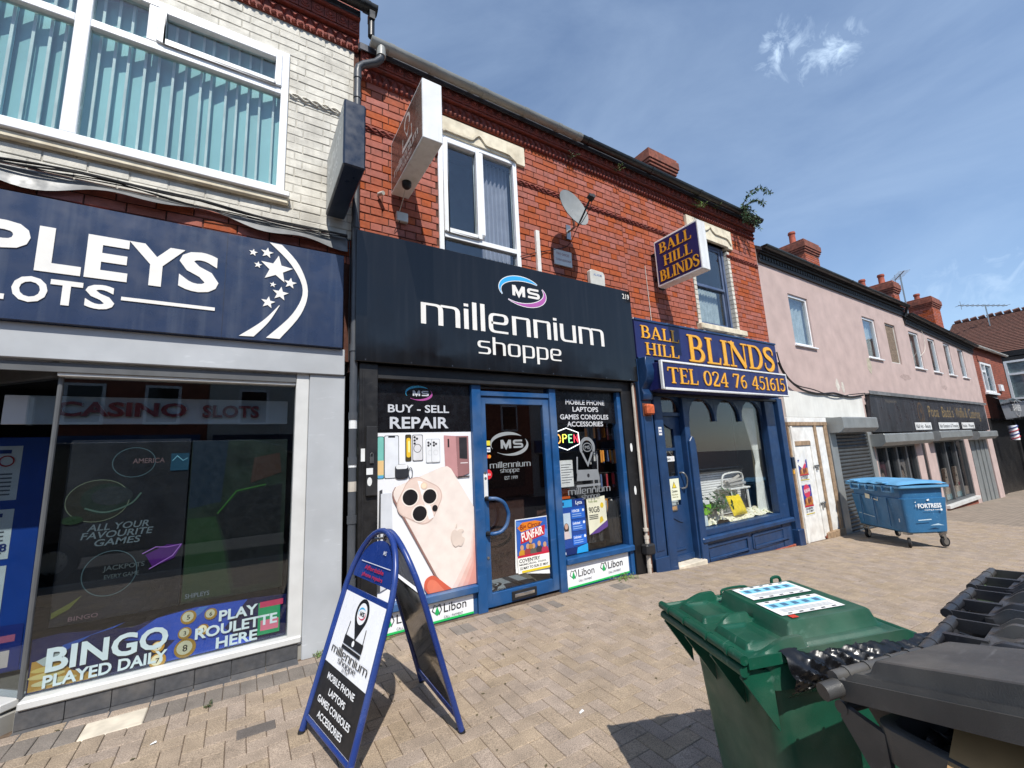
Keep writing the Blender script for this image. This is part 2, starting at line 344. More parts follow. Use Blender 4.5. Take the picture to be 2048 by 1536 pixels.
def corners(P, r, n=4):
    """round the inner corners of an open polyline"""
    R = [P[0]]
    for i in range(1, len(P)-1):
        a, b, c = Vector(P[i-1]), Vector(P[i]), Vector(P[i+1]); d1 = (a-b); d2 = (c-b); q = min(r, d1.length*.49, d2.length*.49); d1.normalize(); d2.normalize()
        for j in range(n+1):
            t = j/n; A = b+d1*q; C = b+d2*q; R.append(tuple((1-t)**2*A+2*t*(1-t)*b+t*t*C))
    return R+[P[-1]]
def stroke(P, wd, thin=None):
    """ribbon along a 2D path; wd = width, or list; thin = width where the path runs level"""
    m = len(P); Lp = []; Rp = []
    for i in range(m):
        a = Vector(P[max(0, i-1)]); b = Vector(P[min(m-1, i+1)]); t = (b-a)
        if t.length < 1e-9: t = Vector((1, 0))
        t.normalize(); nn = Vector((-t.y, t.x)); q = wd[i] if isinstance(wd, (list, tuple)) else wd
        if thin is not None: q = thin+(q-thin)*abs(t.y)**1.3
        k = 1.
        if 0 < i < m-1:
            t1 = (Vector(P[i])-Vector(P[i-1])).normalized(); k = 1/max(.5, abs(nn.dot(Vector((-t1.y, t1.x)))))
        p = Vector(P[i]); Lp.append(tuple(p+nn*q*.5*k)); Rp.append(tuple(p-nn*q*.5*k))
    return [[Lp[i], Lp[i+1], Rp[i+1], Rp[i]] for i in range(m-1)]
TXT = {}
def text_polys(s, bold=0., spacing=1.0):
    """outline mesh of a line of built-in sans lettering, cap height 1: (verts2d, faces, width)"""
    k = (s, bold, spacing)
    if k in TXT: return TXT[k]
    cu = bpy.data.curves.new('t', 'FONT'); cu.body = s; cu.size = 1/.729; cu.offset = bold; cu.space_character = spacing; cu.fill_mode = 'FRONT' if hasattr(cu, 'fill_mode') else cu.fill_mode
    cu.resolution_u = 3; ob = bpy.data.objects.new('t', cu); me = bpy.data.meshes.new_from_object(ob)
    V = [(v.co.x, v.co.y) for v in me.vertices]; F = [tuple(p.vertices) for p in me.polygons]
    bpy.data.objects.remove(ob); bpy.data.meshes.remove(me); bpy.data.curves.remove(cu)
    x0 = min(v[0] for v in V); x1 = max(v[0] for v in V)
    TXT[k] = ([(x-x0, y) for x, y in V], F, x1-x0); return TXT[k]
class Board:
    """printed or cut-out shapes laid on a flat panel: one mesh per ink, each layer a hair prouder"""
    def __init__(s, parent, O, U=(1, 0, 0), V=(0, 0, 1), N=(0, -1, 0), step=.0006, base=.001):
        s.p = parent; s.O = Vector(O); s.U = Vector(U).normalized(); s.V = Vector(V).normalized(); s.N = Vector(N).normalized(); s.L = []; s.step = step; s.base = base; s.n = 0; s.force = False; s.sub = 0.
    def _b(s, m, name, d):
        if s.L and not s.force and s.L[-1][0] == m and s.L[-1][1] == name and s.L[-1][3] == d: return s.L[-1][2], s.L[-1][4]+s.sub
        if not s.force: s.n += 1
        e = s.base + s.step*(s.n-1); b = B(); s.L.append((m, name, b, d, e)); s.force = False; return b, e+s.sub
    def cut(s, fresh=False):
        """the next shape starts an object of its own, at the same height"""
        s.force = not fresh; s.sub = 0.
        if fresh: s.L.append((None, None, B(), 0, 0))
    def poly(s, P, m, name='printed_shape', d=0.):
        b, e = s._b(m, name, d); b.prism(P, s.O+s.N*(e+d), s.U, s.V, s.N, d); return s
    def strokes(s, P, wd, m, name='printed_line', thin=None, d=0.):
        b, e = s._b(m, name, d)
        for q in stroke(P, wd, thin): b.prism(q, s.O+s.N*(e+d), s.U, s.V, s.N, d)
        return s
    def text(s, t, x, z, h, m, width=None, bold=.0, align='l', name='lettering', d=0., rot=0., spacing=1., shear=0.):
        V, F, W = text_polys(t, bold, spacing); kx = h if width is None else width/W
        if align == 'c': x -= W*kx/2*math.cos(rot); z -= W*kx/2*math.sin(rot)
        if align == 'r': x -= W*kx
        b, e = s._b(m, name, d); c, sn = math.cos(rot), math.sin(rot); n = len(b.v); Q = []
        for a, q in V:
            a, q = a*kx+q*h*shear, q*h; Q.append((x+a*c-q*sn, z+a*sn+q*c))
        O = s.O+s.N*(e+d); b.v += [tuple(O+s.U*a+s.V*q) for a, q in Q]; b.f += [tuple(n+i for i in f) for f in F]
        if d:                                        # side walls of raised letters
            cnt = {}
            for f in F:
                for i in range(len(f)): cnt[(f[i], f[(i+1) % len(f)])] = 1
            m0 = len(b.v); b.v += [tuple(O-s.N*d+s.U*a+s.V*q) for a, q in Q]
            for (i, j) in cnt:
                if (j, i) not in cnt: b.f.append((n+j, n+i, m0+i, m0+j))
        return s
    def done(s):
        r = []
        for m, name, b, d, e in s.L:
            if not b.v: continue
            o = b.build(name, m if isinstance(m, str) else flat(m), s.p); r.append(o)
        return r
def zg(x, y=0.):
    X = (-60, -1.2, .6, 2.2, 4.45, 5.3, 9, 24.6, 120); Z = (.25, .03, .02, 0, -.02, -.09, -.29, -.83, -4.2)
    z = Z[-1]
    for i in range(len(X)-1):
        if x <= X[i+1]: t = (x-X[i])/(X[i+1]-X[i]); z = Z[i]+(Z[i+1]-Z[i])*t; break
    return z+.02*max(-5.6, min(y, 0.))
def copy_to(o, parent, loc, rot=(0, 0, 0), scale=(1, 1, 1)):
    c = o.copy(); COL.objects.link(c); c.parent = parent; c.location = loc; c.rotation_euler = rot; c.scale = scale; return c
def shape_pool(name, m, dims, n=4, seed=1, jit=.0022, ch=.004):
    """a few slightly different blocks (front face -y) that alike pieces share"""
    rnd = random.Random(seed); pool = []
    for i in range(n):
        L, D, H = dims; b = B(); k = [rnd.uniform(-jit, jit) for _ in range(8)]
        f = [(-L/2+ch+k[0], -D/2, -H/2+ch+k[1]), (L/2-ch+k[2], -D/2, -H/2+ch+k[3]), (L/2-ch+k[4], -D/2, H/2-ch+k[5]), (-L/2+ch+k[6], -D/2, H/2-ch+k[7])]
        g = [(-L/2, -D/2+ch, -H/2), (L/2, -D/2+ch, -H/2), (L/2, -D/2+ch, H/2), (-L/2, -D/2+ch, H/2)]
        h = [(p[0], D/2, p[2]) for p in g]; b.v = f+g+h; b.f = [(0, 1, 2, 3)]
        for q in range(4): r = (q+1) % 4; b.f += [(q, 4+q, 4+r, r), (4+q, 8+q, 8+r, 4+r)]
        me = b.mesh(name); me.materials.append(MAT[m]); pool.append((me, b))
    return pool
def in_rects(x, z, R): return any(a <= x <= b and c <= z <= d for a, b, c, d in R)
def brickwork(parent, m, x0, x1, z0, z1, holes, depth=.05, yf=0., seed=3, limit=300, near=None, bond='flemish', name='brick', holes_keep=.03, skip=None):
    """courses of single bricks: the largest in view are objects, the rest one joined part"""
    rnd = random.Random(seed); H = .0805; pitch = .0905; L = .245; Hd = .1165; J = .0095
    pools = {}
    spots = []; r = 0; z = z0+pitch/2
    while z < z1-.03:
        x = x0+(-.06 if r % 2 else -.13); i = r % 2
        while x < x1:
            ln = L if (bond == 'stretch' or (i % 2 == 0)) else Hd; a, b = max(x, x0), min(x+ln, x1)
            segs = [(a, b)]
            for (p, q, c, d) in holes:
                if z+H/2 > c+.004 and z-H/2 < d-.004:
                    ns = []
                    for (s0, s1) in segs:
                        if s1 <= p or s0 >= q: ns.append((s0, s1))
                        else:
                            if s0 < p: ns.append((s0, p-.004))
                            if s1 > q: ns.append((q+.004, s1))
                    segs = ns
            for (s0, s1) in segs:
                if s1-s0 > .03 and not (skip and skip((s0+s1)/2, z)): spots.append(((s0+s1)/2, z, s1-s0))
            x += ln+J; i += 1
        z += pitch; r += 1
    near = near or (CAM.x, CAM.z)
    spots.sort(key=lambda p: -p[2]/((p[0]-CAM.x)**2+(CAM.y)**2+(p[1]-CAM.z)**2))
    key = lambda ln: 0 if abs(ln-L) < .004 else 1 if abs(ln-Hd) < .004 else round(ln, 2)
    rest = B(); og = ORG[parent]
    for k, (x, z, ln) in enumerate(spots):
        q = key(ln)
        if q not in pools: pools[q] = shape_pool(name, m, (L if q == 0 else Hd if q == 1 else q, depth, H), 4 if q in (0, 1) else 1, seed+int(q*100))
        me, pb = rnd.choice(pools[q]); dy = rnd.uniform(-.003, .003); y = yf+depth/2+dy; ty = rnd.uniform(-.006, .006); tz = rnd.uniform(-.008, .008)
        if k < limit:
            o = bpy.data.objects.new(name, me); link(o, parent); o.location = Vector((x, y, z))-og; o.rotation_euler = (0, ty, tz)
        else:
            n = len(rest.v); rest.v += [(x+v[0], y+v[1]-v[0]*0, z+v[2]-v[0]*ty) for v in pb.v]; rest.f += [tuple(n+i for i in f) for f in pb.f]
    if rest.v: rest.build(name+'_rest', m, parent, kind='stuff')

# ------------------------------------------------------------------ ground
def sheet(x0, x1, y0, y1, dz, nx, ny, name, m):
    return B().grid(lambda u, v: (x0+(x1-x0)*u, y0+(y1-y0)*v, zg(x0+(x1-x0)*u, y0+(y1-y0)*v)+dz), nx, ny).build(name, m, None, kind='structure')
sheet(-300, 500, -400, -5.6, -.16, 160, 4, 'ground', 'asphalt')
pav = sheet(-30, 90, -5.45, 6, -.006, 240, 8, 'pavement', 'joint_sand'); ORG[pav] = Vector(pav.location)
kb = B()
for i in range(70):
    x = -24+i*.92; kb.box(x, x+.91, -5.6, -5.45, zg(x, -5.6)-.3, zg(x+.45, -5.6)+.004)
kb.build('kerb', 'kerb_stone', None, bevel=.012, kind='structure')
# block paving: 200 x 100 clay-coloured blocks, herringbone square to the street
def paver_mesh(L, W, m):
    b = B(); c = .0035; j = .0017; L -= 2*j; W -= 2*j
    t = [(-L/2+c, -W/2+c, 0), (L/2-c, -W/2+c, 0), (L/2-c, W/2-c, 0), (-L/2+c, W/2-c, 0)]; g = [(-L/2, -W/2, -c), (L/2, -W/2, -c), (L/2, W/2, -c), (-L/2, W/2, -c)]; h = [(x, y, -.02) for x, y, _ in g]
    b.v = t+g+h; b.f = [(0, 1, 2, 3)]
    for q in range(4): r = (q+1) % 4; b.f += [(q, 4+q, 4+r, r), (4+q, 8+q, 8+r, 4+r)]
    me = b.mesh('paver'); me.materials.append(MAT[m]); return me, b
PC = .106
PH, bH = paver_mesh(2*PC, PC, 'paver'); PV, bV = paver_mesh(PC, 2*PC, 'paver')
spots = []
YB = -.395                                            # the border course lies between this line and the shops
for cy in range(-49, 1):
    for cx in range(-32, 142):
        k = (cx-cy) % 4; x = cx*PC; y = YB+cy*PC
        if k == 0: spots.append((x+PC, y+PC/2, 0))
        elif k == 3: spots.append((x+PC/2, y+PC, 1))
WSLAB = (-.774, -.456, -.44, -.395)
def skip_p(x, y): return y > YB-PC*.4
spots = [p for p in spots if not skip_p(p[0], p[1])]
def vis(p):
    d = Vector((p[0], p[1], 0))-CAM; f = d.dot(fw)
    if f < .3: return 1e9
    sx = 1024+FPX*d.dot(r2)/f; sy = 768-FPX*d.dot(u2)/f
    return d.length if (-40 < sx < 2090 and sy < 1570 and not (sx > 1440 and sy > 1330)) else 1e8+d.length
spots.sort(key=vis)
rest = B(); rnd = random.Random(5); og = ORG[pav]
for k, (x, y, v) in enumerate(spots):
    dz = rnd.uniform(-.0012, .0012); sx = (zg(x+.05, y)-zg(x-.05, y))/.1; ax = rnd.uniform(-.006, .006); ay = -math.atan(sx)+rnd.uniform(-.006, .006)
    me, pb = (PV, bV) if v else (PH, bH)
    if k < 300:
        o = bpy.data.objects.new('paver', me); link(o, pav); o.location = Vector((x, y, zg(x, y)+dz))-og; o.rotation_euler = (math.atan(.02)+ax, ay, rnd.uniform(-.008, .008))
    else:
        n = len(rest.v); rest.v += [(x+q[0], y+q[1], zg(x+q[0], y+q[1])+q[2]+dz+q[0]*ay*0+q[1]*ax) for q in pb.v]; rest.f += [tuple(n+i for i in f) for f in pb.f]
bQ = paver_mesh(PC, PC, 'paver')[1]
for cx in range(-32, 142):                          # cut blocks that close the pattern along the border course
    if (cx+1) % 4 == 3: n = len(rest.v); x = cx*PC+PC/2; y = YB-PC/2; rest.v += [(x+q[0], y+q[1], zg(x+q[0], y+q[1])+q[2]) for q in bQ.v]; rest.f += [tuple(n+i for i in f) for f in bQ.f]
rest.build('paver_rest', 'paver', pav, kind='stuff')
# far pavement, where single blocks can no longer be told apart
def far_mat():
    m = mat('paver_far', (138, 126, 113), .9, var=.14, scale=5, speck=.3, sscale=90, dirt=.3, dcol=(.19, .155, .125))
    t = m.node_tree; b = t.nodes['Principled BSDF']; src = b.inputs['Base Color'].links[0].from_socket
    br = t.nodes.new('ShaderNodeTexBrick'); g = t.nodes.new('ShaderNodeNewGeometry'); br.inputs['Scale'].default_value = 1; br.inputs['Brick Width'].default_value = .2; br.inputs['Row Height'].default_value = .1; br.inputs['Mortar Size'].default_value = .008
    br.inputs['Color1'].default_value = (1, 1, 1, 1); br.inputs['Color2'].default_value = (.95, .95, .94, 1); br.inputs['Mortar'].default_value = (.7, .68, .66, 1)
    mx = t.nodes.new('ShaderNodeMixRGB'); mx.blend_type = 'MULTIPLY'; mx.inputs[0].default_value = 1; t.links.new(g.outputs['Position'], br.inputs['Vector']); t.links.new(src, mx.inputs[1]); t.links.new(br.outputs['Color'], mx.inputs[2]); t.links.new(mx.outputs[0], b.inputs['Base Color'])
far_mat()
B().grid(lambda u, v: (15+70*u, -5.45+5.9*v, zg(15+70*u, -5.45+5.9*v)-.001), 140, 6).build('far_pavement', 'paver_far', None, kind='structure')
# border course along the shop fronts
GV, bGV = paver_mesh(PC, 2*PC, 'paver_grey'); GW, bGW = paver_mesh(PC, 2*PC, 'paver')
rest = B(); rnd = random.Random(9); x = -3.0; yy = YB+PC
while x < 15:
    xx = x+PC/2
    if not (WSLAB[0] < xx < WSLAB[1]):
        if x < 5.2:
            o = bpy.data.objects.new('border_paver', GV if x < .8 or rnd.random() < .25 else GW); link(o, pav); o.location = Vector((xx, yy, zg(xx, yy)+rnd.uniform(-.001, .002)))-og; o.rotation_euler = (.02, -math.atan((zg(xx+.05)-zg(xx-.05))/.1), rnd.uniform(-.012, .012))
        else: n = len(rest.v); rest.v += [(xx+q[0], yy+q[1], zg(xx+q[0], yy)+q[2]) for q in bV.v]; rest.f += [tuple(n+j for j in f) for f in bV.f]
    for (y2) in (YB+PC*2.5,):
        if int(round((x+3)/PC)) % 2 == 0: n = len(rest.v); rest.v += [(x+PC+q[0], y2+q[1], zg(x+PC+q[0], y2)+q[2]+.001) for q in bH.v]; rest.f += [tuple(n+j for j in f) for f in bH.f]
    x += PC
rest.build('border_course', 'paver', pav, kind='stuff')
B().box(WSLAB[0]+.003, WSLAB[1]-.003, WSLAB[2]+.03, -.18, -.05, zg(-.6, -.4)+.003).build('pale_slab', 'slab_pale', pav, bevel=.006)
for (x, y) in ((.16, -.92),):
    o = bpy.data.objects.new('dark_paver', paver_mesh(2*PC, PC, 'paver_dark')[0]); link(o, pav); o.location = Vector((x, y, zg(x, y)+.004))-og; o.rotation_euler = (.02, .02, .0)

# ------------------------------------------------------------------ shared building pieces
def frieze(parent, x0, x1, zb, m, limit=300, yb=0., sub=None):
    """moulded eaves course: beads, pointed dentils, a string and roundel tiles"""
    P = sub or parent
    B().box(x0, x1, yb-.012, yb+.1, zb, zb+.42).build('frieze_bed', m, parent)
    b = B(); n = int((x1-x0)/.062)
    for i in range(n):
        cx = x0+(i+.5)*(x1-x0)/n; b.lathe([(.004, 0), (.02, .006), (.027, .02), (.02, .038), (.003, .05)], (cx, yb-.022, zb+.002), n=6)
    b.build('bead_course', m, parent, smooth=True, kind='stuff')
    d = B(); d.face([(-.047, 0, .105), (0, -.045, .02), (.047, 0, .105)]); d.face([(-.047, 0, .105), (0, 0, 0), (0, -.045, .02)]); d.face([(0, 0, 0), (.047, 0, .105), (0, -.045, .02)])
    me = d.mesh('dentil'); me.materials.append(MAT[m]); n = int((x1-x0)/.098); og = ORG[parent]
    for i in range(min(n, limit)):
        o = bpy.data.objects.new('dentil', me); link(o, parent); o.location = Vector((x0+(i+.5)*(x1-x0)/n, yb-.0125, zb+.055))-og
    B().box(x0, x1, yb-.065, yb-.0125, zb+.165, zb+.19).build('string_course', m, parent, bevel=.006)
    t = B(); t.box(-.059, .059, 0, .02, 0, .128); t.lathe([(.042, 0), (.042, .010), (.032, .012), (.030, .006), (.022, .006), (.02, .016), (.006, .022)], (0, -.0002, .064), (0, -1, 0), 14)
    me = t.mesh('frieze_tile'); me.materials.append(MAT[m]); n = int((x1-x0)/.122)
    for i in range(n):
        o = bpy.data.objects.new('frieze_tile', me); link(o, parent); o.location = Vector((x0+(i+.5)*(x1-x0)/n, yb-.07, zb+.196))-og
    B().box(x0, x1, yb-.05, yb-.0125, zb+.19, zb+.42).build('frieze_backing', m, parent)
    B().box(x0, x1, yb-.115, yb-.0125, zb+.33, zb+.37).build('corona', m, parent, bevel=.008)
def gutter(parent, x0, x1, y, z, r, m, joints=(), z1=None, name='gutter'):
    z1 = z if z1 is None else z1; b = B(); n = 9
    for rr in (r, r-.006):
        k = len(b.v)
        for (x, zz) in ((x0, z), (x1, z1)):
            b.v += [(x, y+rr*math.cos(PI*j/(n-1)), zz-rr*math.sin(PI*j/(n-1))) for j in range(n)]
        for j in range(n-1): b.f.append((k+j, k+j+1, k+n+j+1, k+n+j))
    for xx, zz in ((x0, z), (x1, z1)): b.prism([(r*math.cos(PI*j/(n-1)), -r*math.sin(PI*j/(n-1))) for j in range(n)], (xx, y, zz), (0, 1, 0), (0, 0, 1), (1, 0, 0), .006)
    g = b.build(name, m, parent, smooth=True)
    for q in joints:
        zz = z+(z1-z)*(q-x0)/(x1-x0); c = B(); rr = r+.007; c.grid(lambda u, v: (q-.03+.06*u, y+rr*math.cos(PI*v), zz-rr*math.sin(PI*v)), 1, 10); [c.prism([(a*math.cos(PI*j/10), -a*math.sin(PI*j/10)) for a, js in ((rr, range(11)), (r, range(10, -1, -1))) for j in js], (q+e, y, zz), (0, 1, 0), (0, 0, 1), (1, 0, 0), .001) for e in (-.03, .03)]; c.build('gutter_joint', m, g, smooth=True)
    return g
def pitched_roof(parent, x0, x1, z0, m='slate', rise=3.0, depth=4.0, y0=-.12, z1=None):
    z1 = z0 if z1 is None else z1
    b = B(); b.v = [(x0, y0, z0), (x1, y0, z1), (x1, depth, z1+rise), (x0, depth, z0+rise), (x1, 2*depth, z1), (x0, 2*depth, z0)]; b.f = [(0, 1, 2, 3), (3, 2, 4, 5)]
    k = len(b.v); b.v += [(v[0], v[1], v[2]-.08) for v in b.v[:6]]; b.f += [(k+3, k+2, k+1, k), (k+5, k+4, k+2, k+3), (0, k, k+1, 1), (1, k+1, k+2, 2), (0, 3, k+3, k)]
    return b.build('roof', m, parent)
def scroll_course(parent, x0, x1, z, m, yb=0.):
    b = B(); b.box(x0, x1, yb-.006, yb+.02, z-.035, z+.035); n = int((x1-x0)*40)
    for ph, r in ((0, .010), (PI, .008)):
        b.tube([(x0+(x1-x0)*i/n, yb-.014+.006*math.cos(i*.9+ph), z+.018*math.sin((x1-x0)*i/n*2*PI/.19+ph)) for i in range(n+1)], r, 5)
    k = int((x1-x0)/.095)
    for i in range(k): b.lathe([(.003, 0), (.015, .006), (.003, .018)], (x0+(i+.5)*(x1-x0)/k, yb-.006, z+(.022 if i % 2 else -.022)), (0, -1, 0), 6)
    b.build('scroll_course', m, parent, smooth=True)
def frame_rect(b, x0, x1, z0, z1, wd, y0, y1, sides='lrtb'):
    if 'l' in sides: b.box(x0, x0+wd, y0, y1, z0, z1)
    if 'r' in sides: b.box(x1-wd, x1, y0, y1, z0, z1)
    a = x0+wd if 'l' in sides else x0; c = x1-wd if 'r' in sides else x1
    if 't' in sides: b.box(a, c, y0, y1, z1-wd, z1)
    if 'b' in sides: b.box(a, c, y0, y1, z0, z0+wd)
    return b
def pane(parent, x0, x1, z0, z1, y, m='glass_upper', name='pane'):
    return B().box(x0, x1, y, y+.006, z0, z1).build(name, m, parent)
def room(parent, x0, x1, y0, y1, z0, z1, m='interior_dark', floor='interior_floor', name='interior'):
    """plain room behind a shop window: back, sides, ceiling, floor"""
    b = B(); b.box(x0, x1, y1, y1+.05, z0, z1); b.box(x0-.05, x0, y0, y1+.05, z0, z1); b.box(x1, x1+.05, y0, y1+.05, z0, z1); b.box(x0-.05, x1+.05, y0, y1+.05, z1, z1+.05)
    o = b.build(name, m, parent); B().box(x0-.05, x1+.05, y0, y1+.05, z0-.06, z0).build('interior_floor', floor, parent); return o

# ================================================================== SLOT-MACHINE SHOP (left, cream painted brick above)
cs = thing('corner_shop_building', 'cream painted brick shop with wide upstairs window, left of the black phone shop', 'building', (-1.4, 0, 0))
WX0, WX1, WZ0, WZ1 = -4.6, .23, 4.22, 5.80
B().wall(-5.2, .862, 3.9, 6.2, .009, .3, [(WX0, WX1, WZ0, WZ1)]).build('wall', 'mortar_cream', cs)
B().wall(-5.2, .862, 2.6, 3.9, .012, .3, []).build('lower_wall', 'mortar', cs)
brickwork(cs, 'brick_cream', -2.1, .862, 3.905, 6.19, [(WX0, WX1, WZ0, WZ1)], seed=11, limit=300, yf=.004, bond='stretch')
brickwork(cs, 'brick_red', -2.1, .862, 3.62, 3.90, [], seed=12, limit=60, yf=.004, name='red_brick', bond='stretch')
B().box(-5.2, -.6, .3, 8, 2.6, 6.4).box(-.6, .8, .3, .35, 2.6, 6.4).build('house_core', 'mortar', cs)
frieze(cs, -2.2, .905, 6.19, 'terracotta')
gutter(cs, -5.2, 1.06, -.2, 6.64, .068, 'gutter_black', (-.6, .62, .95))
B().box(.97, 1.03, -.25, -.15, 6.46, 6.56).tube([(1.0, -.2, 6.6), (1.0, -.2, 6.26)], .036, 10).build('overflow_pipe', 'gutter_black', cs, smooth=True)
pitched_roof(cs, -5.2, .9, 6.62)
ch = B().box(.02, .99, .34, 1.1, 6.3, 9.4).build('chimney', 'mortar', cs)
rn = random.Random(2); cb = shape_pool('chimney_brick', 'brick_red', (.245, .05, .0805), 3, 4)
for r in range(16):
    x = .02+(0 if r % 2 else -.12)
    while x < .97:
        a, b_ = max(x, .02), min(x+.245, .985)
        if b_-a > .05:
            o = bpy.data.objects.new('chimney_brick', rn.choice(cb)[0]); link(o, ch); o.location = Vector(((a+b_)/2, .355, 6.62+r*.0905))-ORG[cs]; o.scale = ((b_-a)/.245, 1, 1)
        x += .255
scroll_course(cs, .24, .86, 5.335, 'brick_cream')
# upstairs window
uw = B(); frame_rect(uw, WX0, WX1, WZ0, WZ1, .065, -.018, .07)
win = uw.build('window', 'upvc', cs, bevel=.006)
fb = B().box(-1.33, -1.235, -.015, .068, WZ0+.065, WZ1-.065).box(-1.235, WX1-.065, -.012, .066, 5.30, 5.375).box(WX0+.065, -1.33, -.012, .066, 5.30, 5.375).box(-.885, -.815, -.0145, .067, 5.375, WZ1-.065).box(-2.85, -2.76, -.015, .068, WZ0+.065, 5.30)
fb.build('window_bar', 'upvc', win, bevel=.006)
frame_rect(B(), -.815, WX1-.065, 5.375, WZ1-.065, .055, -.034, .05).build('casement', 'upvc', win, bevel=.008)
pane(win, -1.235, WX1-.065, WZ0+.065, 5.30, .03); pane(win, -.76, WX1-.12, 5.43, WZ1-.12, .02); pane(win, -1.235, -.885, 5.375, WZ1-.065, .03)
pane(win, WX0+.065, -1.33, WZ0+.065, 5.30, .03); pane(win, WX0+.065, -1.33, 5.375, WZ1-.065, .03)
mat('blind_teal', (170, 216, 214), .6, var=.08, scale=2, rand=.12); mat('sunlit_edge_white', (222, 232, 222), .6, rand=.05)
sl = B().box(-.062, .062, -.0008, .0008, 0, 1.5).mesh('blind_slat'); sl.materials.append(MAT['blind_teal'])
sw = B().box(-.009, .009, -.004, .004, 0, 1.5).mesh('sunlit_slat_edge'); sw.materials.append(MAT['sunlit_edge_white']); rn = random.Random(8)  # added white strips imitate slat edges catching the sun
for i in range(26):
    x = .14-i*.099
    o = bpy.data.objects.new('blind_slat', sl); link(o, win); o.location = Vector((x, .15, 4.27))-ORG[cs]; o.rotation_euler = (0, 0, rn.uniform(-.50, -.25))
    o = bpy.data.objects.new('sunlit_slat_edge', sw); link(o, win); o.location = Vector((x-.045+rn.uniform(-.012, .012), .10, 4.27+rn.uniform(0, .03)))-ORG[cs]
box('room_back', 'interior_wall', cs, WX0, .4, .9, .95, 4.0, 6.0, 0); box('room_floor', 'interior_floor', cs, WX0, .4, .3, .9, 4.0, 4.1, 0); box('room_side', 'interior_wall', cs, .36, .4, .3, .9, 4.1, 6.0, 0)
box('window_sill', 'upvc', cs, WX0-.05, .275, -.075, .02, 4.165, 4.22, .008)
box('sill_moulding', 'stone_cream', cs, WX0, .27, -.045, .004, 4.10, 4.162, .012)
# torn lead flashing and cables below the sill
rn = random.Random(4)
fl = B(); n = 60
def flash(u, v):
    x = -2.6+u*3.42; k = .05+.045*math.sin(x*3.1)+.03*math.sin(x*8.3+1); return (x, -.012-.06*v-(.03*v*math.sin(x*6)), 3.90-.01*u-v*max(.03, k+.05))
fl.grid(flash, n, 3).build('lead_flashing', 'lead', cs, smooth=True)
cab = thing('cable_bundle', 'black cables clipped along the wall under the wide teal-blinded window', 'cables', (-1, -.06, 3.9))
for k in range(5):
    ph = rn.uniform(0, 6); A = rn.uniform(.006, .018); z0 = 3.925-.012*k
    tube('cable', 'cable', cab, [(-2.6+.11*i, -.05-.012*(k % 3)+.005*math.sin(i*.7+ph), z0-.022*math.sin(i*.28+ph*.2)-A*math.sin(i*.8+ph)) for i in range(32)], .008 if k < 3 else .005, 6)
tube('cable', 'cable', cab, [(.78, -.06, 3.90), (.83, -.07, 3.83), (.845, -.05, 3.6), (.84, -.05, 3.2), (.845, -.05, 2.6)], .006, 6)
# long fascia sign
fs = thing('fascia_sign', 'long navy blue fascia with large white letters, stars and curved swoosh', 'sign', (-1.5, -.06, 2.7))
box('sign_panel', 'navy_panel', fs, -5.2, .772, -.12, .0, 2.70, 3.645, .004)
bd = Board(fs, (0, -.12, 0))
WL = 'white_letter'
def heavy(t, x0, x1, z0, h, name='letter'):
    bd.cut(not bd.L); bd.text(t, x0, z0, h, WL, width=x1-x0, bold=.045, name=name, d=.006)
for t, a, b_ in (('P', -1.61, -1.355), ('L', -1.318, -1.079), ('E', -1.06, -.818), ('Y', -.825, -.475), ('S', -.507, -.235), ('I', -1.79, -1.70), ('H', -2.15, -1.87), ('S', -2.5, -2.24)): heavy(t, a, b_, 3.088, .335)
for t, a, b_ in (('O', -1.412, -1.235), ('T', -1.225, -1.055), ('S', -1.04, -.874), ('L', -1.60, -1.44), ('S', -1.80, -1.63)): heavy(t, a, b_, 2.845, .182)
bd.poly(rect(-.839, 2.924, -.248, 2.952), WL, 'underline', .006)
bd.poly(rect(-.192, 2.705, -.189, 3.64), (20, 28, 46), 'panel_joint').poly(rect(-2.42, 2.705, -2.417, 3.64), (20, 28, 46), 'panel_joint')
for (x, z, r) in ((.004, 3.507, .035), (.111, 3.527, .052), (.045, 3.398, .033), (.191, 3.385, .135), (.168, 3.233, .028), (.306, 3.27, .055), (.23, 3.156, .068), (.136, 3.059, .058)): bd.poly(star(x, z, r, -.1), WL, 'star', .004)
def swoosh(outer, inner):
    A = catmull(outer, 5); C = catmull(inner, 5)
    for i in range(len(A)-1): bd.poly([A[i], A[i+1], C[i+1], C[i]], WL, 'swoosh', .004)
swoosh([(.226, 3.631), (.376, 3.46), (.455, 3.22), (.401, 2.98), (.239, 2.732)], [(.126, 3.632), (.31, 3.45), (.412, 3.22), (.335, 2.98), (.134, 2.732)])
swoosh([(.229, 3.043), (.15, 2.88), (.041, 2.733)], [(.225, 3.045), (.10, 2.88), (-.068, 2.728)])
bd.done()
# shop front
box('lintel_band', 'alu_grey', cs, -5.2, .805, -.07, .05, 2.445, 2.70, .006)
box('pilaster', 'alu_grey', cs, .505, .815, -.045, .2, -.12, 2.445, .006)
sf = part('shop_window', cs, 'dark casino window with white frame above grey tiles')
fb = B().box(.395, .503, -.03, .09, .13, 2.445).box(-1.16, .395, -.02, .09, 2.335, 2.445)
fb.build('frame', 'alu_white', sf, bevel=.005)
box('head_track', 'alu_dark', sf, -2.5, .395, -.035, -.02, 2.36, 2.43, .003)
B().box(-1.14, .50, -.05, .1, .145, .20).build('sill', 'alu_white', sf, bevel=.01)
B().tube([(-1.15, .04, .2), (-1.15, .04, 2.335)], .016, 8).build('corner_post', 'alu_dark', sf)
pane(sf, -1.135, .395, .20, 2.335, .04, 'glass_dark')
c45 = math.cos(PI/4)
M45 = Matrix.Translation((-1.15, .04, 0)) @ Matrix.Rotation(PI*.75, 4, 'Z')          # local +x runs back to the left
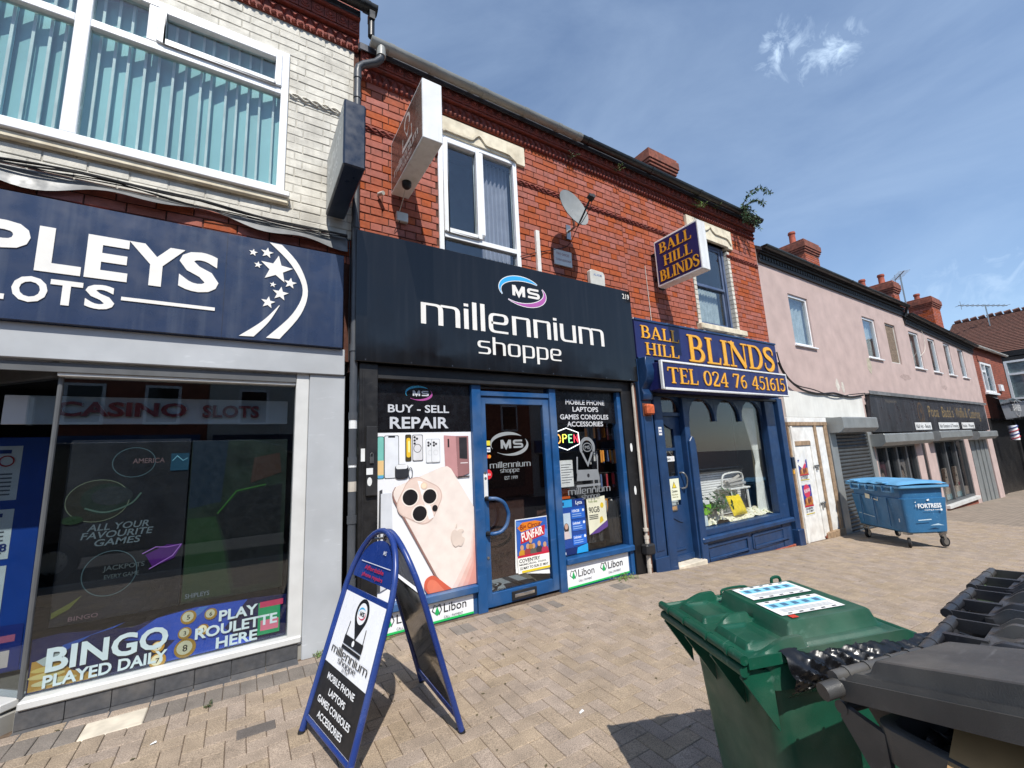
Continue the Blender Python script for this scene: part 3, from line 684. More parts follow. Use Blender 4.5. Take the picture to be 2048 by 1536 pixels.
B().box(.02, 1.5, -.003, .003, .2, 2.335, M45).build('return_pane', 'glass_dark', sf)
B().box(.02, 1.5, -.08, .09, .145, .199, M45).build('return_sill', 'alu_white', sf, bevel=.008); B().box(.02, 1.5, -.05, .05, 2.336, 2.445, M45).build('return_head', 'alu_dark', sf)
# tiled stall riser: an upright row and a splayed row
b = B().box(-1.15, .52, -.02, .09, -.15, .144); b.box(.0, 1.5, -.03, .1, -.15, .128, M45); b.build('riser_bed', 'grout', sf)
tx = [-1.145+.232*i for i in range(8)]
for i, x in enumerate(tx[:-1]):
    x1 = min(x+.228, .515)
    if x1-x < .03: continue
    B().box(x, x1, -.034, -.018, .030, .141).build('riser_tile', 'riser_tile', sf, bevel=.002)
    B().face([(x, -.036, .028), (x1, -.036, .028), (x1, -.17, zg(x1)-.004), (x, -.17, zg(x)-.004)]).face([(x, -.036, .028), (x, -.02, .028), (x1, -.02, .028), (x1, -.036, .028)]).build('plinth_tile', 'riser_tile', sf)
for i in range(6):
    B().box(.01+i*.232, .238+i*.232, .10, .116, .05, .126, M45).build('riser_tile', 'riser_tile', sf, bevel=.002); B().box(.01+i*.232, .238+i*.232, .116, .15, -.1, .045, M45).build('plinth_tile', 'riser_tile', sf)
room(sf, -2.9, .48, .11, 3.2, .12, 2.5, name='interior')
# what hangs inside that window
sp = thing('casino_panel', 'pale hanging panel with dark red CASINO SLOTS letters behind the glass', 'sign', (-.5, .28, 2.0))
box('panel', 'alu_grey', sp, -1.49, .355, .255, .275, 2.008, 2.225, .003)
mat('dark_red', (104, 22, 34), .3, var=.08); bd = Board(sp, (0, .255, 0))
for off, mm, dd in ((.006, 'chrome', .016), (0, 'dark_red', .024)):
    bd.text('CASINO', -1.215+off, 2.072, .112, mm, width=.80, bold=.04, d=dd); bd.cut(); bd.text('SLOTS', -.305+off, 2.068, .105, mm, width=.425, bold=.04, d=dd)
bd.done()
db = thing('display_board', 'dark window display reading ALL YOUR FAVOURITE GAMES', 'display', (-.4, .21, .56))
mat('board_dark', (24, 24, 29), .5, var=.3, scale=3); box('panel', 'board_dark', db, -1.10, -.366, .205, .22, .56, 1.88, .002)
bd = Board(db, (0, .205, 0)); GR = (112, 122, 126)
bd.text('ALL YOUR', -.955, 1.198, .05, GR, width=.36, bold=.02, shear=.2).text('FAVOURITE', -.985, 1.142, .05, GR, width=.41, bold=.02, shear=.2).text('GAMES', -.91, 1.085, .05, GR, width=.265, bold=.02, shear=.2)
def ring(cx, cz, rx, rz, m, wd=.006): bd.strokes(ell(cx, cz, rx, rz, 0, 2*PI-.001, 40), wd, m)
ring(-.72, 1.70, .13, .115, (80, 100, 104)); bd.text('AMERICA', -.73, 1.69, .04, (120, 96, 96), width=.2, bold=.02)
bd.poly(ell(-.91, 1.42, .18, .155), (42, 40, 32)); bd.poly(ell(-.86, 1.43, .15, .115), (32, 44, 36)); ring(-.91, 1.42, .18, .155, (110, 116, 96)); bd.poly(ell(-.83, 1.45, .12, .07), (44, 48, 50)); bd.strokes(catmull([(-.98, 1.37), (-.86, 1.33), (-.72, 1.38), (-.66, 1.46)], 6), .012, (84, 104, 92))
ring(-.80, .88, .155, .16, (84, 104, 108)); bd.text('JACKPOTS', -.84, .90, .035, (92, 98, 98), width=.24, bold=.02).text('EVERY GAME', -.83, .84, .03, (92, 98, 98), width=.2, bold=.02)
bd.poly([(-.60, .98), (-.47, 1.04), (-.37, 1.03), (-.42, .93), (-.55, .88)], (84, 26, 112)); bd.strokes([(-.62, .99), (-.54, 1.03), (-.47, 1.02), (-.38, 1.03), (-.43, .95), (-.5, .91), (-.57, .87)], .006, (190, 130, 214))
bd.poly(rect(-.49, 1.62, -.37, 1.76), (30, 72, 92)); bd.strokes([(-.48, 1.70), (-.45, 1.74), (-.41, 1.70), (-.38, 1.72)], .005, (140, 196, 210)); bd.poly([(-1.09, .62), (-1.0, .67), (-.94, .75), (-1.0, .71), (-1.09, .66)], (96, 100, 40)); bd.poly(ell(-1.04, 1.29, .06, .03), (34, 56, 32))
bd.text('BINGO', -1.0, .585, .03, (120, 90, 96), width=.16, bold=.02)
bd.done()
gb = thing('game_poster', 'dark green tinted football game poster beside the favourite games board', 'poster', (.0, .21, .56))
mat('poster_green', (26, 38, 28), .5, var=.4, scale=5); box('panel', 'poster_green', gb, -.356, .36, .207, .22, .56, 1.86, .002); bd = Board(gb, (0, .207, 0))
bd.poly([(-.35, 1.30), (-.13, 1.34), (-.10, 1.86), (-.35, 1.86)], (24, 38, 50)).poly([(-.35, .58), (-.02, .58), (-.1, 1.0), (-.16, 1.22), (-.35, 1.22)], (34, 58, 32)).poly([(-.15, 1.24), (.0, 1.40), (.33, 1.46), (.33, .62), (.0, .62), (-.08, 1.0)], (20, 22, 24)).strokes([(-.15, 1.24), (-.02, 1.42), (.2, 1.46)], .012, (52, 98, 40)).poly([(.08, 1.48), (.32, 1.56), (.3, 1.74), (.1, 1.7)], (62, 44, 36)).text('SHIPLEYS', -.33, .60, .035, (120, 130, 140), width=.16, bold=.02)
bd.done()
st = thing('bingo_strip', 'blue window strip reading BINGO PLAYED DAILY and PLAY ROULETTE HERE', 'poster', (-.37, .06, .2))
mat('strip_navy', (20, 28, 84), .35, var=.25, scale=3); B().prism([(-1.13, .205), (.39, .205), (.385, .53), (.12, .55), (-.25, .56), (-.42, .545), (-.62, .50), (-1.0, .55), (-1.135, .54)], (0, .055, 0), (1, 0, 0), (0, 0, 1), (0, -1, 0), .004).build('panel', 'strip_navy', st)
bd = Board(st, (0, .055, 0), step=.0004)
bd.poly([(-.66, .42), (-.48, .53), (-.25, .555), (.10, .545), (-.05, .36), (.1, .215), (-.5, .21), (-.36, .35)], (44, 92, 206)).poly([(-.98, .42), (-.84, .5), (-.72, .52), (-.66, .545), (-.98, .47)], (44, 92, 182)).poly([(-.30, .50), (-.22, .55), (-.16, .55), (-.28, .45)], (84, 140, 220))
bd.poly([(-1.125, .215), (-.78, .215), (-.80, .25), (-.92, .30), (-1.0, .40), (-1.12, .40)], (214, 160, 70)); bd.poly(ell(-1.05, .34, .07, .016), (246, 214, 120)).poly(ell(-1.04, .30, .09, .018), (250, 222, 140)).poly(ell(-1.0, .255, .11, .02), (246, 230, 170)).poly([(-1.1, .40), (-1.0, .44), (-.97, .40), (-1.06, .36)], (206, 214, 206))
for (x, z, r, t) in ((-.295, .277, .068, '8'), (-.287, .495, .05, '5'), (-.303, .385, .043, '3'), (-.145, .489, .042, '6'), (-.19, .385, .04, '4'), (-.455, .235, .05, '7'), (-.46, .33, .04, '1')):
    bd.poly(ell(x, z, r, r), (196, 146, 48)); bd.poly(ell(x-.004, z+.004, r*.72, r*.72), (244, 232, 190)); bd.text(t, x, z-r*.33, r*.7, (24, 22, 20), align='c', bold=.02)
bd.poly(rect(.18, .25, .34, .50), (40, 150, 96)).poly(rect(.2, .28, .33, .36), (220, 120, 140)).poly(rect(.19, .46, .36, .505), (196, 60, 96)).poly(rect(.0, .22, .14, .26), (60, 90, 200))
WT = (222, 236, 236)
for (t, x0, x1, z, h) in (('BINGO', -1.05, -.402, .325, .148), ('PLAYED DAILY', -1.055, -.40, .228, .076), ('PLAY', -.09, .175, .424, .078), ('ROULETTE', -.238, .32, .326, .078), ('HERE', -.10, .18, .228, .078)): bd.text(t, x0, z, h, WT, width=x1-x0, bold=.04)
bd.done()
bw = thing('notice_wall', 'bright blue wall panel carrying white framed notices inside the casino entrance', 'panel', (-1.9, .9, .2))
mat('blue_wall', (20, 70, 160), .5, var=.06); box('panel', 'blue_wall', bw, -2.8, -1.37, .80, .83, .16, 1.95, .003); bd = Board(bw, (0, .80, 0))
for z0, z1 in ((1.45, 1.88), (1.0, 1.38), (.45, .95)):
    bd.poly(rect(-2.1, z0, -1.52, z1), (226, 232, 232)); bd.poly(rect(-1.74, z1-.06, -1.58, z1-.03), (30, 60, 130)); 
    for i in range(6): bd.poly(rect(-1.85, z0+.04+i*.032, -1.56, z0+.052+i*.032), (96, 100, 108))
bd.strokes(ell(-1.60, 1.76, .04, .04, 0, 2*PI-.01), .009, (190, 40, 40)).strokes(ell(-1.72, 1.76, .04, .04, 0, 2*PI-.01), .009, (190, 40, 40)); bd.text('18', -1.60, 1.06, .06, (30, 50, 120), bold=.02)
bd.poly([(-2.8, .17), (-1.38, .17), (-1.38, .50), (-2.8, .56)], (30, 50, 130)).poly(rect(-1.62, .2, -1.44, .32), (232, 214, 206)).poly(rect(-1.70, .38, -1.42, .43), (196, 110, 140)); bd.text('77', -1.60, .21, .08, (190, 40, 40), bold=.03); bd.done()
dl = B().lathe([(.05, 0), (.055, -.012)], (-.1, .5, 2.49)); dl.build('downlight', glow('lamp_white', (255, 250, 235), 6.), sf)
# dark projecting sign over the pipe
ps = thing('projecting_sign', 'dark navy projecting box sign on the cream wall beside the downpipe', 'sign', (.69, -.5, 4.08))
box('case', 'navy_box', ps, .605, .785, -.92, -.03, 4.08, 4.71, .012); box('wall_plate', 'navy_box', ps, .64, .75, -.03, .004, 4.2, 4.6, .003)
bd = Board(ps, (.605, 0, 0), (0, -1, 0), (0, 0, 1), (-1, 0, 0)); bd.poly(rect(.06, 4.105, .895, 4.685), (176, 178, 174), 'face_panel')
bd.text('SHIPLEYS', .13, 4.42, .12, (214, 216, 212), width=.68, bold=.03).text('SLOTS', .25, 4.24, .1, (214, 216, 212), width=.4, bold=.03); bd.done()

# ================================================================== PHONE SHOP (red brick, black fascia)
ms = thing('terrace_house', 'red brick house above the black phone shop, with cream lintel and white window', 'building', (2.9, 0, 0))
MW = (1.845, 2.985, 3.7, 5.545)
MH = [MW, (1.86, 3.10, 5.50, 5.80)]
B().wall(.862, 4.98, 2.5, 6.25, .012, .3, [MW]).build('wall', 'mortar', ms)
brickwork(ms, 'brick_red', .935, 4.98, 3.88, 5.86, MH, seed=21, limit=300, yf=.002, skip=None)
B().box(.9, 4.98, .9, 8, 0, 6.25).build('house_core', 'mortar', ms)
box('rear_room', 'interior_wall', ms, 1.2, 4.6, .84, .88, 3.7, 5.9, 0)
frieze(ms, .93, 4.98, 5.86, 'terracotta')
g = gutter(ms, 1.0, 4.05, -.2, 6.22, .066, 'gutter_grey', (1.22, 1.72, 2.25, 2.42, 3.05, 3.62, 3.98))
gutter(ms, 4.06, 4.98, -.2, 6.22, .066, 'gutter_black', (4.2,), name='black_gutter')
pitched_roof(ms, .9, 4.98, 6.22)
scroll_course(ms, .94, 1.845, 5.27, 'terracotta', -.002); scroll_course(ms, 2.985, 4.98, 5.27, 'terracotta', -.002)
dp = B().tube([(1.11, -.2, 6.17), (1.11, -.2, 6.06)], .05, 12).build('downpipe', 'gutter_grey', ms, smooth=True)
tube('pipe_offset', 'pipe_grey', dp, [(1.11, -.2, 6.075), (1.105, -.2, 6.03), (1.06, -.17, 5.985), (.95, -.11, 5.96), (.895, -.085, 5.92), (.885, -.085, 5.86), (.885, -.085, 5.8)], .041, 12)
tube('pipe_run', 'pipe_grey', dp, [(.885, -.085, 5.82), (.885, -.085, -.06)], .036, 12)
for z in (5.80, 5.55, 4.02, 2.72, 2.05, 1.63, 1.1, .55): tube('pipe_collar', 'pipe_grey', dp, [(.885, -.085, z-.035), (.885, -.085, z+.035)], .043, 12)
for z, c in ((1.98, 'sign_white'), (1.62, 'sign_white'), (1.40, 'pipe_dirty')): B().tube([(.885, -.085, z-.05), (.885, -.085, z+.04)], .0372, 12, False).build('pipe_sticker', c, dp)
# lintel with ogee label moulding
lt = B().prism([(1.875, 5.58), (1.905, 5.55), (2.95, 5.55), (2.99, 5.51), (3.12, 5.51), (3.12, 5.80), (1.875, 5.80)], (0, -.035, 0), (1, 0, 0), (0, 0, 1), (0, -1, 0), .1).build('lintel', 'stone_cream', ms, bevel=.006)
og_p = [(1.90, 5.575)]+[(1.92+.03*i, 5.60) for i in range(9)]+catmull([(2.20, 5.60), (2.30, 5.605), (2.345, 5.655), (2.405, 5.70), (2.465, 5.655), (2.51, 5.605), (2.6, 5.60)], 4)+[(2.68, 5.60), (2.8, 5.60), (2.86, 5.595), (2.91, 5.56), (2.955, 5.535)]
b = B()
for q in stroke(og_p, .026): b.prism(q, (0, -.058, 0), (1, 0, 0), (0, 0, 1), (0, -1, 0), .024)
b.build('label_mould', 'stone_cream', lt)
# two-light window
mw = frame_rect(B(), 1.845, 2.985, 3.75, 5.55, .062, -.015, .07).build('window', 'upvc', ms, bevel=.006)
B().box(2.405, 2.468, -.012, .067, 4.335, 5.488).box(1.907, 2.923, -.013, .068, 4.19, 4.255).build('window_bar', 'upvc', mw, bevel=.005)
frame_rect(B(), 1.905, 2.406, 4.255, 5.49, .055, -.04, .05).build('casement', 'upvc', mw, bevel=.008)
pane(mw, 1.96, 2.351, 4.31, 5.435, .01); pane(mw, 2.468, 2.923, 4.255, 5.488, .03); pane(mw, 1.907, 2.923, 3.81, 4.19, .03)
mat('curtain_grey', (176, 172, 184), .9, var=.1)
B().grid(lambda u, v: (2.50+.42*u, .17+.02*math.sin(u*42), 3.8+1.7*v), 40, 1).build('curtain', 'curtain_grey', mw, smooth=True)
# black fascia
mf = thing('shop_fascia', 'glossy black fascia with white lower-case shop name, oval logo and number 219', 'sign', (2.85, -.075, 2.58))
box('sign_panel', 'black_gloss', mf, .885, 4.83, -.15, .0, 2.58, 3.95, .004)
for z in (2.6,):
    for i in range(9): B().lathe([(.006, 0), (.005, .003)], (.98+i*.46, -.15, z), (0, -1, 0), 8).build('screw', 'chrome', mf)
GL = {'n': (.95, [[(.11, 0), (.11, 1)], [(.11, .945), (.62, .945), (.84, .945), (.84, 0)]]), 'm': (1.62, [[(.11, 0), (.11, 1)], [(.11, .945), (.80, .945), (.80, 0)], [(.80, .945), (1.51, .945), (1.51, 0)]]), 'i': (.22, [[(.11, 0), (.11, 1)], [(.11, 1.12), (.11, 1.26)]]), 'l': (.22, [[(.11, 0), (.11, 1.38)]]),
      'e': (.98, [[(.13, .5), (.86, .5), (.86, .945), (.11, .945), (.11, .05), (.93, .05)]]), 'u': (.95, [[(.11, 1), (.11, .055), (.84, .055)], [(.84, 1), (.84, 0)]]), 's': (.9, [[(.86, .945), (.1, .945), (.1, .52), (.82, .49), (.82, .055), (.06, .055)]]),
      'h': (.95, [[(.11, 0), (.11, 1.36)], [(.11, .945), (.84, .945), (.84, 0)]]), 'o': (.97, [[(.48, .945), (.11, .945), (.11, .055), (.86, .055), (.86, .945), (.47, .945)]]), 'p': (.97, [[(.11, -.42), (.11, 1)], [(.11, .945), (.86, .945), (.86, .055), (.11, .055)]])}
def square_text(bd, t, x0, x1, z0, h, m, d=0., thick=.2, thin=.11, name='letter'):
    gap = .15; tot = sum(GL[c][0] for c in t)+gap*(len(t)-1); k = (x1-x0)/tot; x = x0
    for ci, c in enumerate(t):
        wd, ps = GL[c]; bd.cut(ci == 0)
        for i, p in enumerate(ps):
            q = corners(p, .24, 5) if len(p) > 2 else p; bd.sub = .00025*i
            bd.strokes([(x+a*k, z0+b*h) for a, b in q], thick*k, m, name, thin*h, d)
        x += (wd+gap)*k
    bd.cut(True)
    return bd
def oval_logo(bd, cx, cz, rx, rz, blue, purple, ink, outline=None, d=0., txt=True):
    def sw(a0, a1, col, g):
        n = 26; P = [(cx+rx*math.cos(a0+(a1-a0)*i/n), cz+rz*math.sin(a0+(a1-a0)*i/n)) for i in range(n+1)]
        for ww, c in (((.10, outline),) if outline else ())+((0., col),):
            bd.strokes(P, [max(.004, rz*(.34*math.sin(PI*min(1, max(0, (i/n)**g)))+ww)) for i in range(n+1)], c, 'logo_swoosh', None, d)
    sw(math.radians(48), math.radians(205), blue, .8); sw(math.radians(228), math.radians(388), purple, 1.25)
    if txt:
        for i, (ox, Pth) in enumerate(((-.60, [(.09, 0), (.09, 1)]), (-.60, [(.12, .95), (.45, .12), (.78, .95)]), (-.60, [(.81, 1), (.81, 0)]), (.44, [(.88, .88), (.12, .88), (.12, .52), (.86, .48), (.86, .12), (.06, .12)]))):
            q = corners(Pth, .16, 4) if i == 3 else Pth; bd.sub = .0002*i
            bd.strokes([(cx+rx*.62*(ox-.42+a*.98)+rx*.16, cz-rz*.40+rz*.8*b_) for a, b_ in q], rx*.125 if i != 3 else rx*.125, ink, 'logo_letters', rz*.17 if i == 3 else None, d)
        bd.cut(True)
bd = Board(mf, (0, -.15, 0), step=.0008)
oval_logo(bd, 2.885, 3.615, .335, .17, (52, 170, 232), (176, 92, 168), WL, (236, 238, 238))
square_text(bd, 'millennium', 1.545, 4.21, 3.038, .238, WL); square_text(bd, 'shoppe', 2.215, 3.43, 2.768, .155, WL)
bd.text('219', 4.655, 3.815, .08, WL, width=.14, bold=.012); bd.done()
# shop front
sh = ms
box('shutter_box', 'black_paint', sh, 1.115, 4.56, -.06, .12, 2.43, 2.575, .006); box('shutter_rail', 'black_plastic', sh, 1.12, 4.55, -.075, -.06, 2.435, 2.47, .002)
cl = box('side_column', 'black_paint', sh, .935, 1.115, -.10, .1, -.06, 2.578, .006)
box('column_moulding', 'black_paint', cl, .965, .985, -.108, -.1, -.05, 2.5, .002); box('control_box', 'black_plastic', cl, 1.0, 1.10, -.135, -.1, 1.3, 1.95, .005)
B().box(.955, .992, -.109, -.102, 1.62, 1.74).box(1.0, 1.06, -.1385, -.1352, 1.495, 1.555).build('sticker', 'sign_white', cl); B().box(1.03, 1.065, -.15, -.136, 1.60, 1.66).tube([(1.036, -.143, 1.66), (1.036, -.143, 1.685), (1.048, -.143, 1.70), (1.06, -.143, 1.685), (1.06, -.143, 1.66)], .004, 6).build('padlock', 'steel', cl)
B().prism(ell(1.03, 1.43, .022, .04), (0, -.1385, 0), (1, 0, 0), (0, 0, 1), (0, -1, 0), .002).build('sticker', 'sign_white', cl)
c2 = box('side_column', 'black_paint', sh, 4.56, 4.88, -.05, .1, -.12, 2.578, .006)
for z in (1.64, 1.05): B().prism(ell(4.66, z, .022, .06), (0, -.053, 0), (1, 0, 0), (0, 0, 1), (0, -1, 0), .002).build('white_mark', 'sign_white', c2)
fb = B().box(2.185, 2.30, -.03, .1, -.03, 2.43).box(3.285, 3.385, -.03, .1, -.03, 2.43).box(2.30, 3.285, -.02, .09, 2.305, 2.365)
fb.box(4.49, 4.56, -.02, .1, -.05, 2.43).box(1.115, 1.135, -.015, .1, -.03, 2.43)
fb.build('blue_frame', 'blue_paint', sh, bevel=.005)
B().box(1.12, 2.185, -.055, .1, .205, .285).build('window_ledge', 'blue_paint', sh, bevel=.012); B().box(3.385, 4.55, -.06, .1, .27, .345).build('window_ledge', 'blue_paint', sh, bevel=.012)
B().box(1.12, 2.185, .0, .1, -.06, .205).box(3.385, 4.49, .0, .1, -.08, .27).build('stall_riser', 'blue_paint', sh, bevel=.004)
pane(sh, 2.30, 3.285, 2.365, 2.43, .03, 'glass_dark'); pane(sh, 3.385, 4.49, .345, 2.43, .05, 'glass_clear'); pane(sh, 1.135, 2.185, .285, 2.43, .05, 'glass_dark')
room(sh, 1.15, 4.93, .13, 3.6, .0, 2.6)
# door
dr = part('shop_door', ms, 'bright blue glazed shop door with curved pull handle')
b = B().box(2.302, 2.368, .0, .055, .012, 2.30).box(3.19, 3.283, .0, .055, .012, 2.30).box(2.368, 3.19, .0, .055, .012, .150).box(2.368, 3.19, .0, .055, 2.215, 2.30)
b.build('door_leaf', 'blue_paint', dr, bevel=.005); pane(dr, 2.368, 3.19, .15, 2.215, .025, 'glass_dark')
hd = B(); A = [(2.335, -.01, 1.15), (2.36, -.06, 1.15), (2.43, -.085, 1.14), (2.51, -.09, 1.09), (2.555, -.09, 1.0), (2.56, -.09, .94), (2.53, -.09, .85), (2.46, -.085, .79), (2.38, -.065, .775), (2.335, -.01, .775)]
hd.tube(catmull(A, 5), .021, 12); hd.build('pull_handle', 'blue_paint', dr, smooth=True)
B().tube([(2.33, .0, 1.15), (2.352, -.05, 1.15)], .026, 10).tube([(2.33, .0, .775), (2.352, -.05, .775)], .026, 10).build('handle_mount', 'black_plastic', dr, smooth=True)
lb = box('letterbox', 'black_plastic', dr, 2.61, 2.945, -.014, .0, .028, .122, .004); box('letter_flap', 'chrome', dr, 2.645, 2.91, -.019, -.0145, .055, .092, .003)
for z in (1.43, 1.37, .52): B().lathe([(.016, 0), (.014, .008)], (2.335, .0, z), (0, -1, 0), 12).build('lock_cylinder', 'steel', dr)
bd = Board(dr, (0, .025, 0)); SV = (148, 152, 154)
oval_logo(bd, 2.69, 1.745, .255, .125, SV, SV, SV); square_text(bd, 'millennium', 2.41, 2.975, 1.475, .05, SV); square_text(bd, 'shoppe', 2.545, 2.81, 1.418, .036, SV); bd.text('EST 1999', 2.60, 1.335, .042, SV, width=.18)
bd.poly(rect(2.372, 1.735, 2.425, 1.79), (222, 206, 60)).poly(rect(2.372, 1.66, 2.425, 1.715), (226, 230, 236)).poly(ell(2.388, 1.61, .02, .02), (214, 60, 44)).poly(ell(2.41, 1.61, .02, .02), (226, 140, 40)).poly(ell(2.385, 1.41, .05, .055), (206, 36, 44)); bd.text('VISA', 2.376, 1.675, .025, (30, 50, 120), width=.044, bold=.02).text('PULL', 2.352, 1.40, .022, (240, 240, 240), width=.066, bold=.03); bd.done()
B().box(2.308, 2.36, -.004, .0, 1.15, 1.42).build('paper_strip', 'sign_white', dr)
mt = thing('door_mat', 'grey printed shop mat lying inside the blue glazed door', 'mat', (2.8, .8, 0)); box('mat', 'alu_grey', mt, 2.25, 3.25, .16, 1.1, .002, .014, .003)
bd = Board(mt, (0, 0, .014), (1, 0, 0), (0, 1, 0), (0, 0, 1)); oval_logo(bd, 2.65, .72, .22, .13, (40, 40, 44), (40, 40, 44), (40, 40, 44)); bd.poly(rect(2.6, .19, 3.2, .32), (50, 50, 54)).poly(rect(3.0, .32, 3.1, 1.05), (60, 60, 64)).text('millennium', 2.4, .46, .06, (60, 60, 64), width=.5, bold=.02); bd.done()
# funfair poster taped to the door glass
fp = thing('funfair_poster', 'colourful curled FUNFAIR poster taped to the blue door', 'poster', (2.92, .012, .2))
def curl(u, v): return (2.685+.475*u+.02*v*(1-u)+.005*v, .018-.03*max(0, .16-v-u*.08)*2-.008*math.sin(u*3), .30-.085*u*(1-v)*1.0+.575*v-.0*u+.02*(u-.5)*0)
B().grid(curl, 12, 14).build('sheet', 'sign_white', fp)
bd = Board(fp, (0, .0085, 0), (1, 0, .0), (0, 0, 1), step=.0005)
bd.poly(rect(2.715, .475, 3.155, .865), (44, 92, 176)); bd.poly([(2.715, .80), (3.155, .62), (3.155, .72), (2.715, .86)], (86, 132, 206)); rn = random.Random(3)
bd.poly([(2.73, .78), (2.80, .835), (2.98, .84), (3.09, .815), (3.02, .77), (2.78, .73)], (214, 120, 30))
bd.text('Big Circus', 2.77, .755, .06, (120, 40, 20), width=.29, bold=.03, rot=.06); bd.poly([(2.765, .60), (3.11, .665), (3.12, .775), (2.775, .72)], (190, 30, 40)); bd.text('FUNFAIR', 2.79, .628, .095, (244, 236, 230), width=.31, bold=.04, rot=.17)
for (x, z, r, c) in ((2.78, .515, .045, (196, 140, 40)), (2.86, .52, .05, (150, 60, 60)), (2.94, .515, .05, (90, 92, 84)), (3.02, .53, .045, (60, 54, 60)), (3.10, .51, .05, (176, 50, 80)), (2.9, .58, .03, (170, 120, 60))):
    bd.poly(ell(x, z-.02, r, r*1.0), c); bd.poly(ell(x, z+.045, .024, .03), (196, 150, 118))
bd.poly(rect(2.715, .452, 3.155, .478), (190, 34, 60)); bd.poly(rect(2.712, .285, 3.155, .452), (238, 238, 232)); bd.text('COVENTRY', 2.73, .40, .04, (24, 24, 26), width=.29, bold=.03); bd.text('MEMORIAL PARK', 2.73, .368, .02, (40, 40, 44), width=.38, bold=.01).text('22 MAY TO SUN 31 MAY', 2.735, .325, .028, (24, 24, 26), width=.40, bold=.03); bd.poly(rect(2.76, .288, 3.155, .312), (222, 196, 40)); bd.done()
# the big repair poster that fills the left window
rp = thing('window_poster', 'window-high repair poster: huge pale phone held by a thumb under black BUY - SELL REPAIR panel', 'poster', (1.66, .02, .285))
mat('poster_white', (236, 238, 242), .3, var=.02); mat('poster_black', (18, 18, 21), .25, var=.05)
box('sheet', 'poster_white', rp, 1.137, 2.183, .024, .03, .287, 1.897, 0); box('header', 'poster_black', rp, 1.137, 2.183, .022, .03, 1.8975, 2.428, 0)
bd = Board(rp, (0, .022, 0), step=.0004); SI = (196, 200, 206)
oval_logo(bd, 1.58, 2.312, .145, .072, (60, 160, 200), (170, 80, 150), SI); bd.text('BUY - SELL', 1.247, 2.107, .083, SI, width=.675, bold=.025).text('REPAIR', 1.266, 1.94, .122, SI, width=.645, bold=.03); bd.done()
bd = Board(rp, (0, .0235, 0), step=.0004)
def item(x0, z0, x1, z1, c, edge=(70, 72, 78), r=.015): bd.poly(rrect((x0+x1)/2, (z0+z1)/2, x1-x0, z1-z0, r), edge); bd.poly(rrect((x0+x1)/2, (z0+z1)/2, x1-x0-.012, z1-z0-.012, r), c)
item(1.14, 1.44, 1.21, 1.86, (120, 190, 180), (40, 90, 84)); bd.poly(rect(1.145, 1.48, 1.205, 1.62), (230, 196, 140)).poly(rect(1.15, 1.45, 1.20, 1.47), (90, 160, 220)); item(1.21, 1.44, 1.36, 1.868, (222, 226, 232)); bd.poly(rect(1.25, 1.845, 1.32, 1.862), (40, 40, 44))
item(1.425, 1.60, 1.49, 1.875, (70, 60, 30), (50, 48, 44)); bd.poly(rrect(1.46, 1.74, .045, .2, .02), (232, 190, 50)).poly(rrect(1.465, 1.75, .02, .12, .01), (248, 232, 150)); item(1.50, 1.60, 1.615, 1.872, (214, 214, 216), (60, 60, 64)); bd.strokes(ell(1.555, 1.73, .04, .042, 0, 6.27), .006, (70, 70, 76))
for x, z in ((1.525, 1.845), (1.525, 1.812), (1.525, 1.78), (1.55, 1.83)): bd.poly(ell(x, z, .012, .012), (30, 30, 34))
for x0 in (1.645, 1.705): item(x0, 1.575, x0+.10, 1.825, (226, 228, 230), (180, 184, 188)); bd.poly(ell(x0+.03, 1.785, .013, .013), (40, 40, 44)).poly(ell(x0+.03, 1.755, .013, .013), (40, 40, 44)).poly(ell(x0+.055, 1.77, .012, .012), (40, 40, 44)); bd.strokes(ell(x0+.05, 1.68, .025, .026, 0, 6.27), .004, (206, 206, 208))
bd.poly([(1.85, 1.86), (1.99, 1.85), (2.005, 1.40), (1.86, 1.52)], (190, 140, 140)).poly([(1.99, 1.85), (2.145, 1.85), (2.145, 1.44), (2.005, 1.40)], (150, 108, 108)).poly(rect(1.893, 1.73, 1.912, 1.82), (40, 34, 36)).poly([(2.03, 1.835), (2.125, 1.835), (2.125, 1.595), (2.03, 1.605)], (44, 42, 46)).poly(rect(2.04, 1.55, 2.13, 1.56), (226, 214, 214)).poly(rect(2.005, 1.40, 2.145, 1.415), (60, 46, 46))
item(1.315, 1.43, 1.455, 1.575, (44, 46, 52), (24, 24, 28), .04); bd.poly(rrect(1.385, 1.55, .12, .045, .02), (226, 228, 230)); bd.strokes(ell(1.475, 1.48, .02, .055, 0, 6.27), .008, (60, 62, 66))
bd.poly([(1.14, .40), (1.16, 1.33), (1.19, 1.34), (1.175, .8), (1.17, .4)], (70, 72, 76)).poly([(1.17, .4), (1.175, 1.3), (1.28, 1.3), (1.30, .45)], (210, 214, 220))
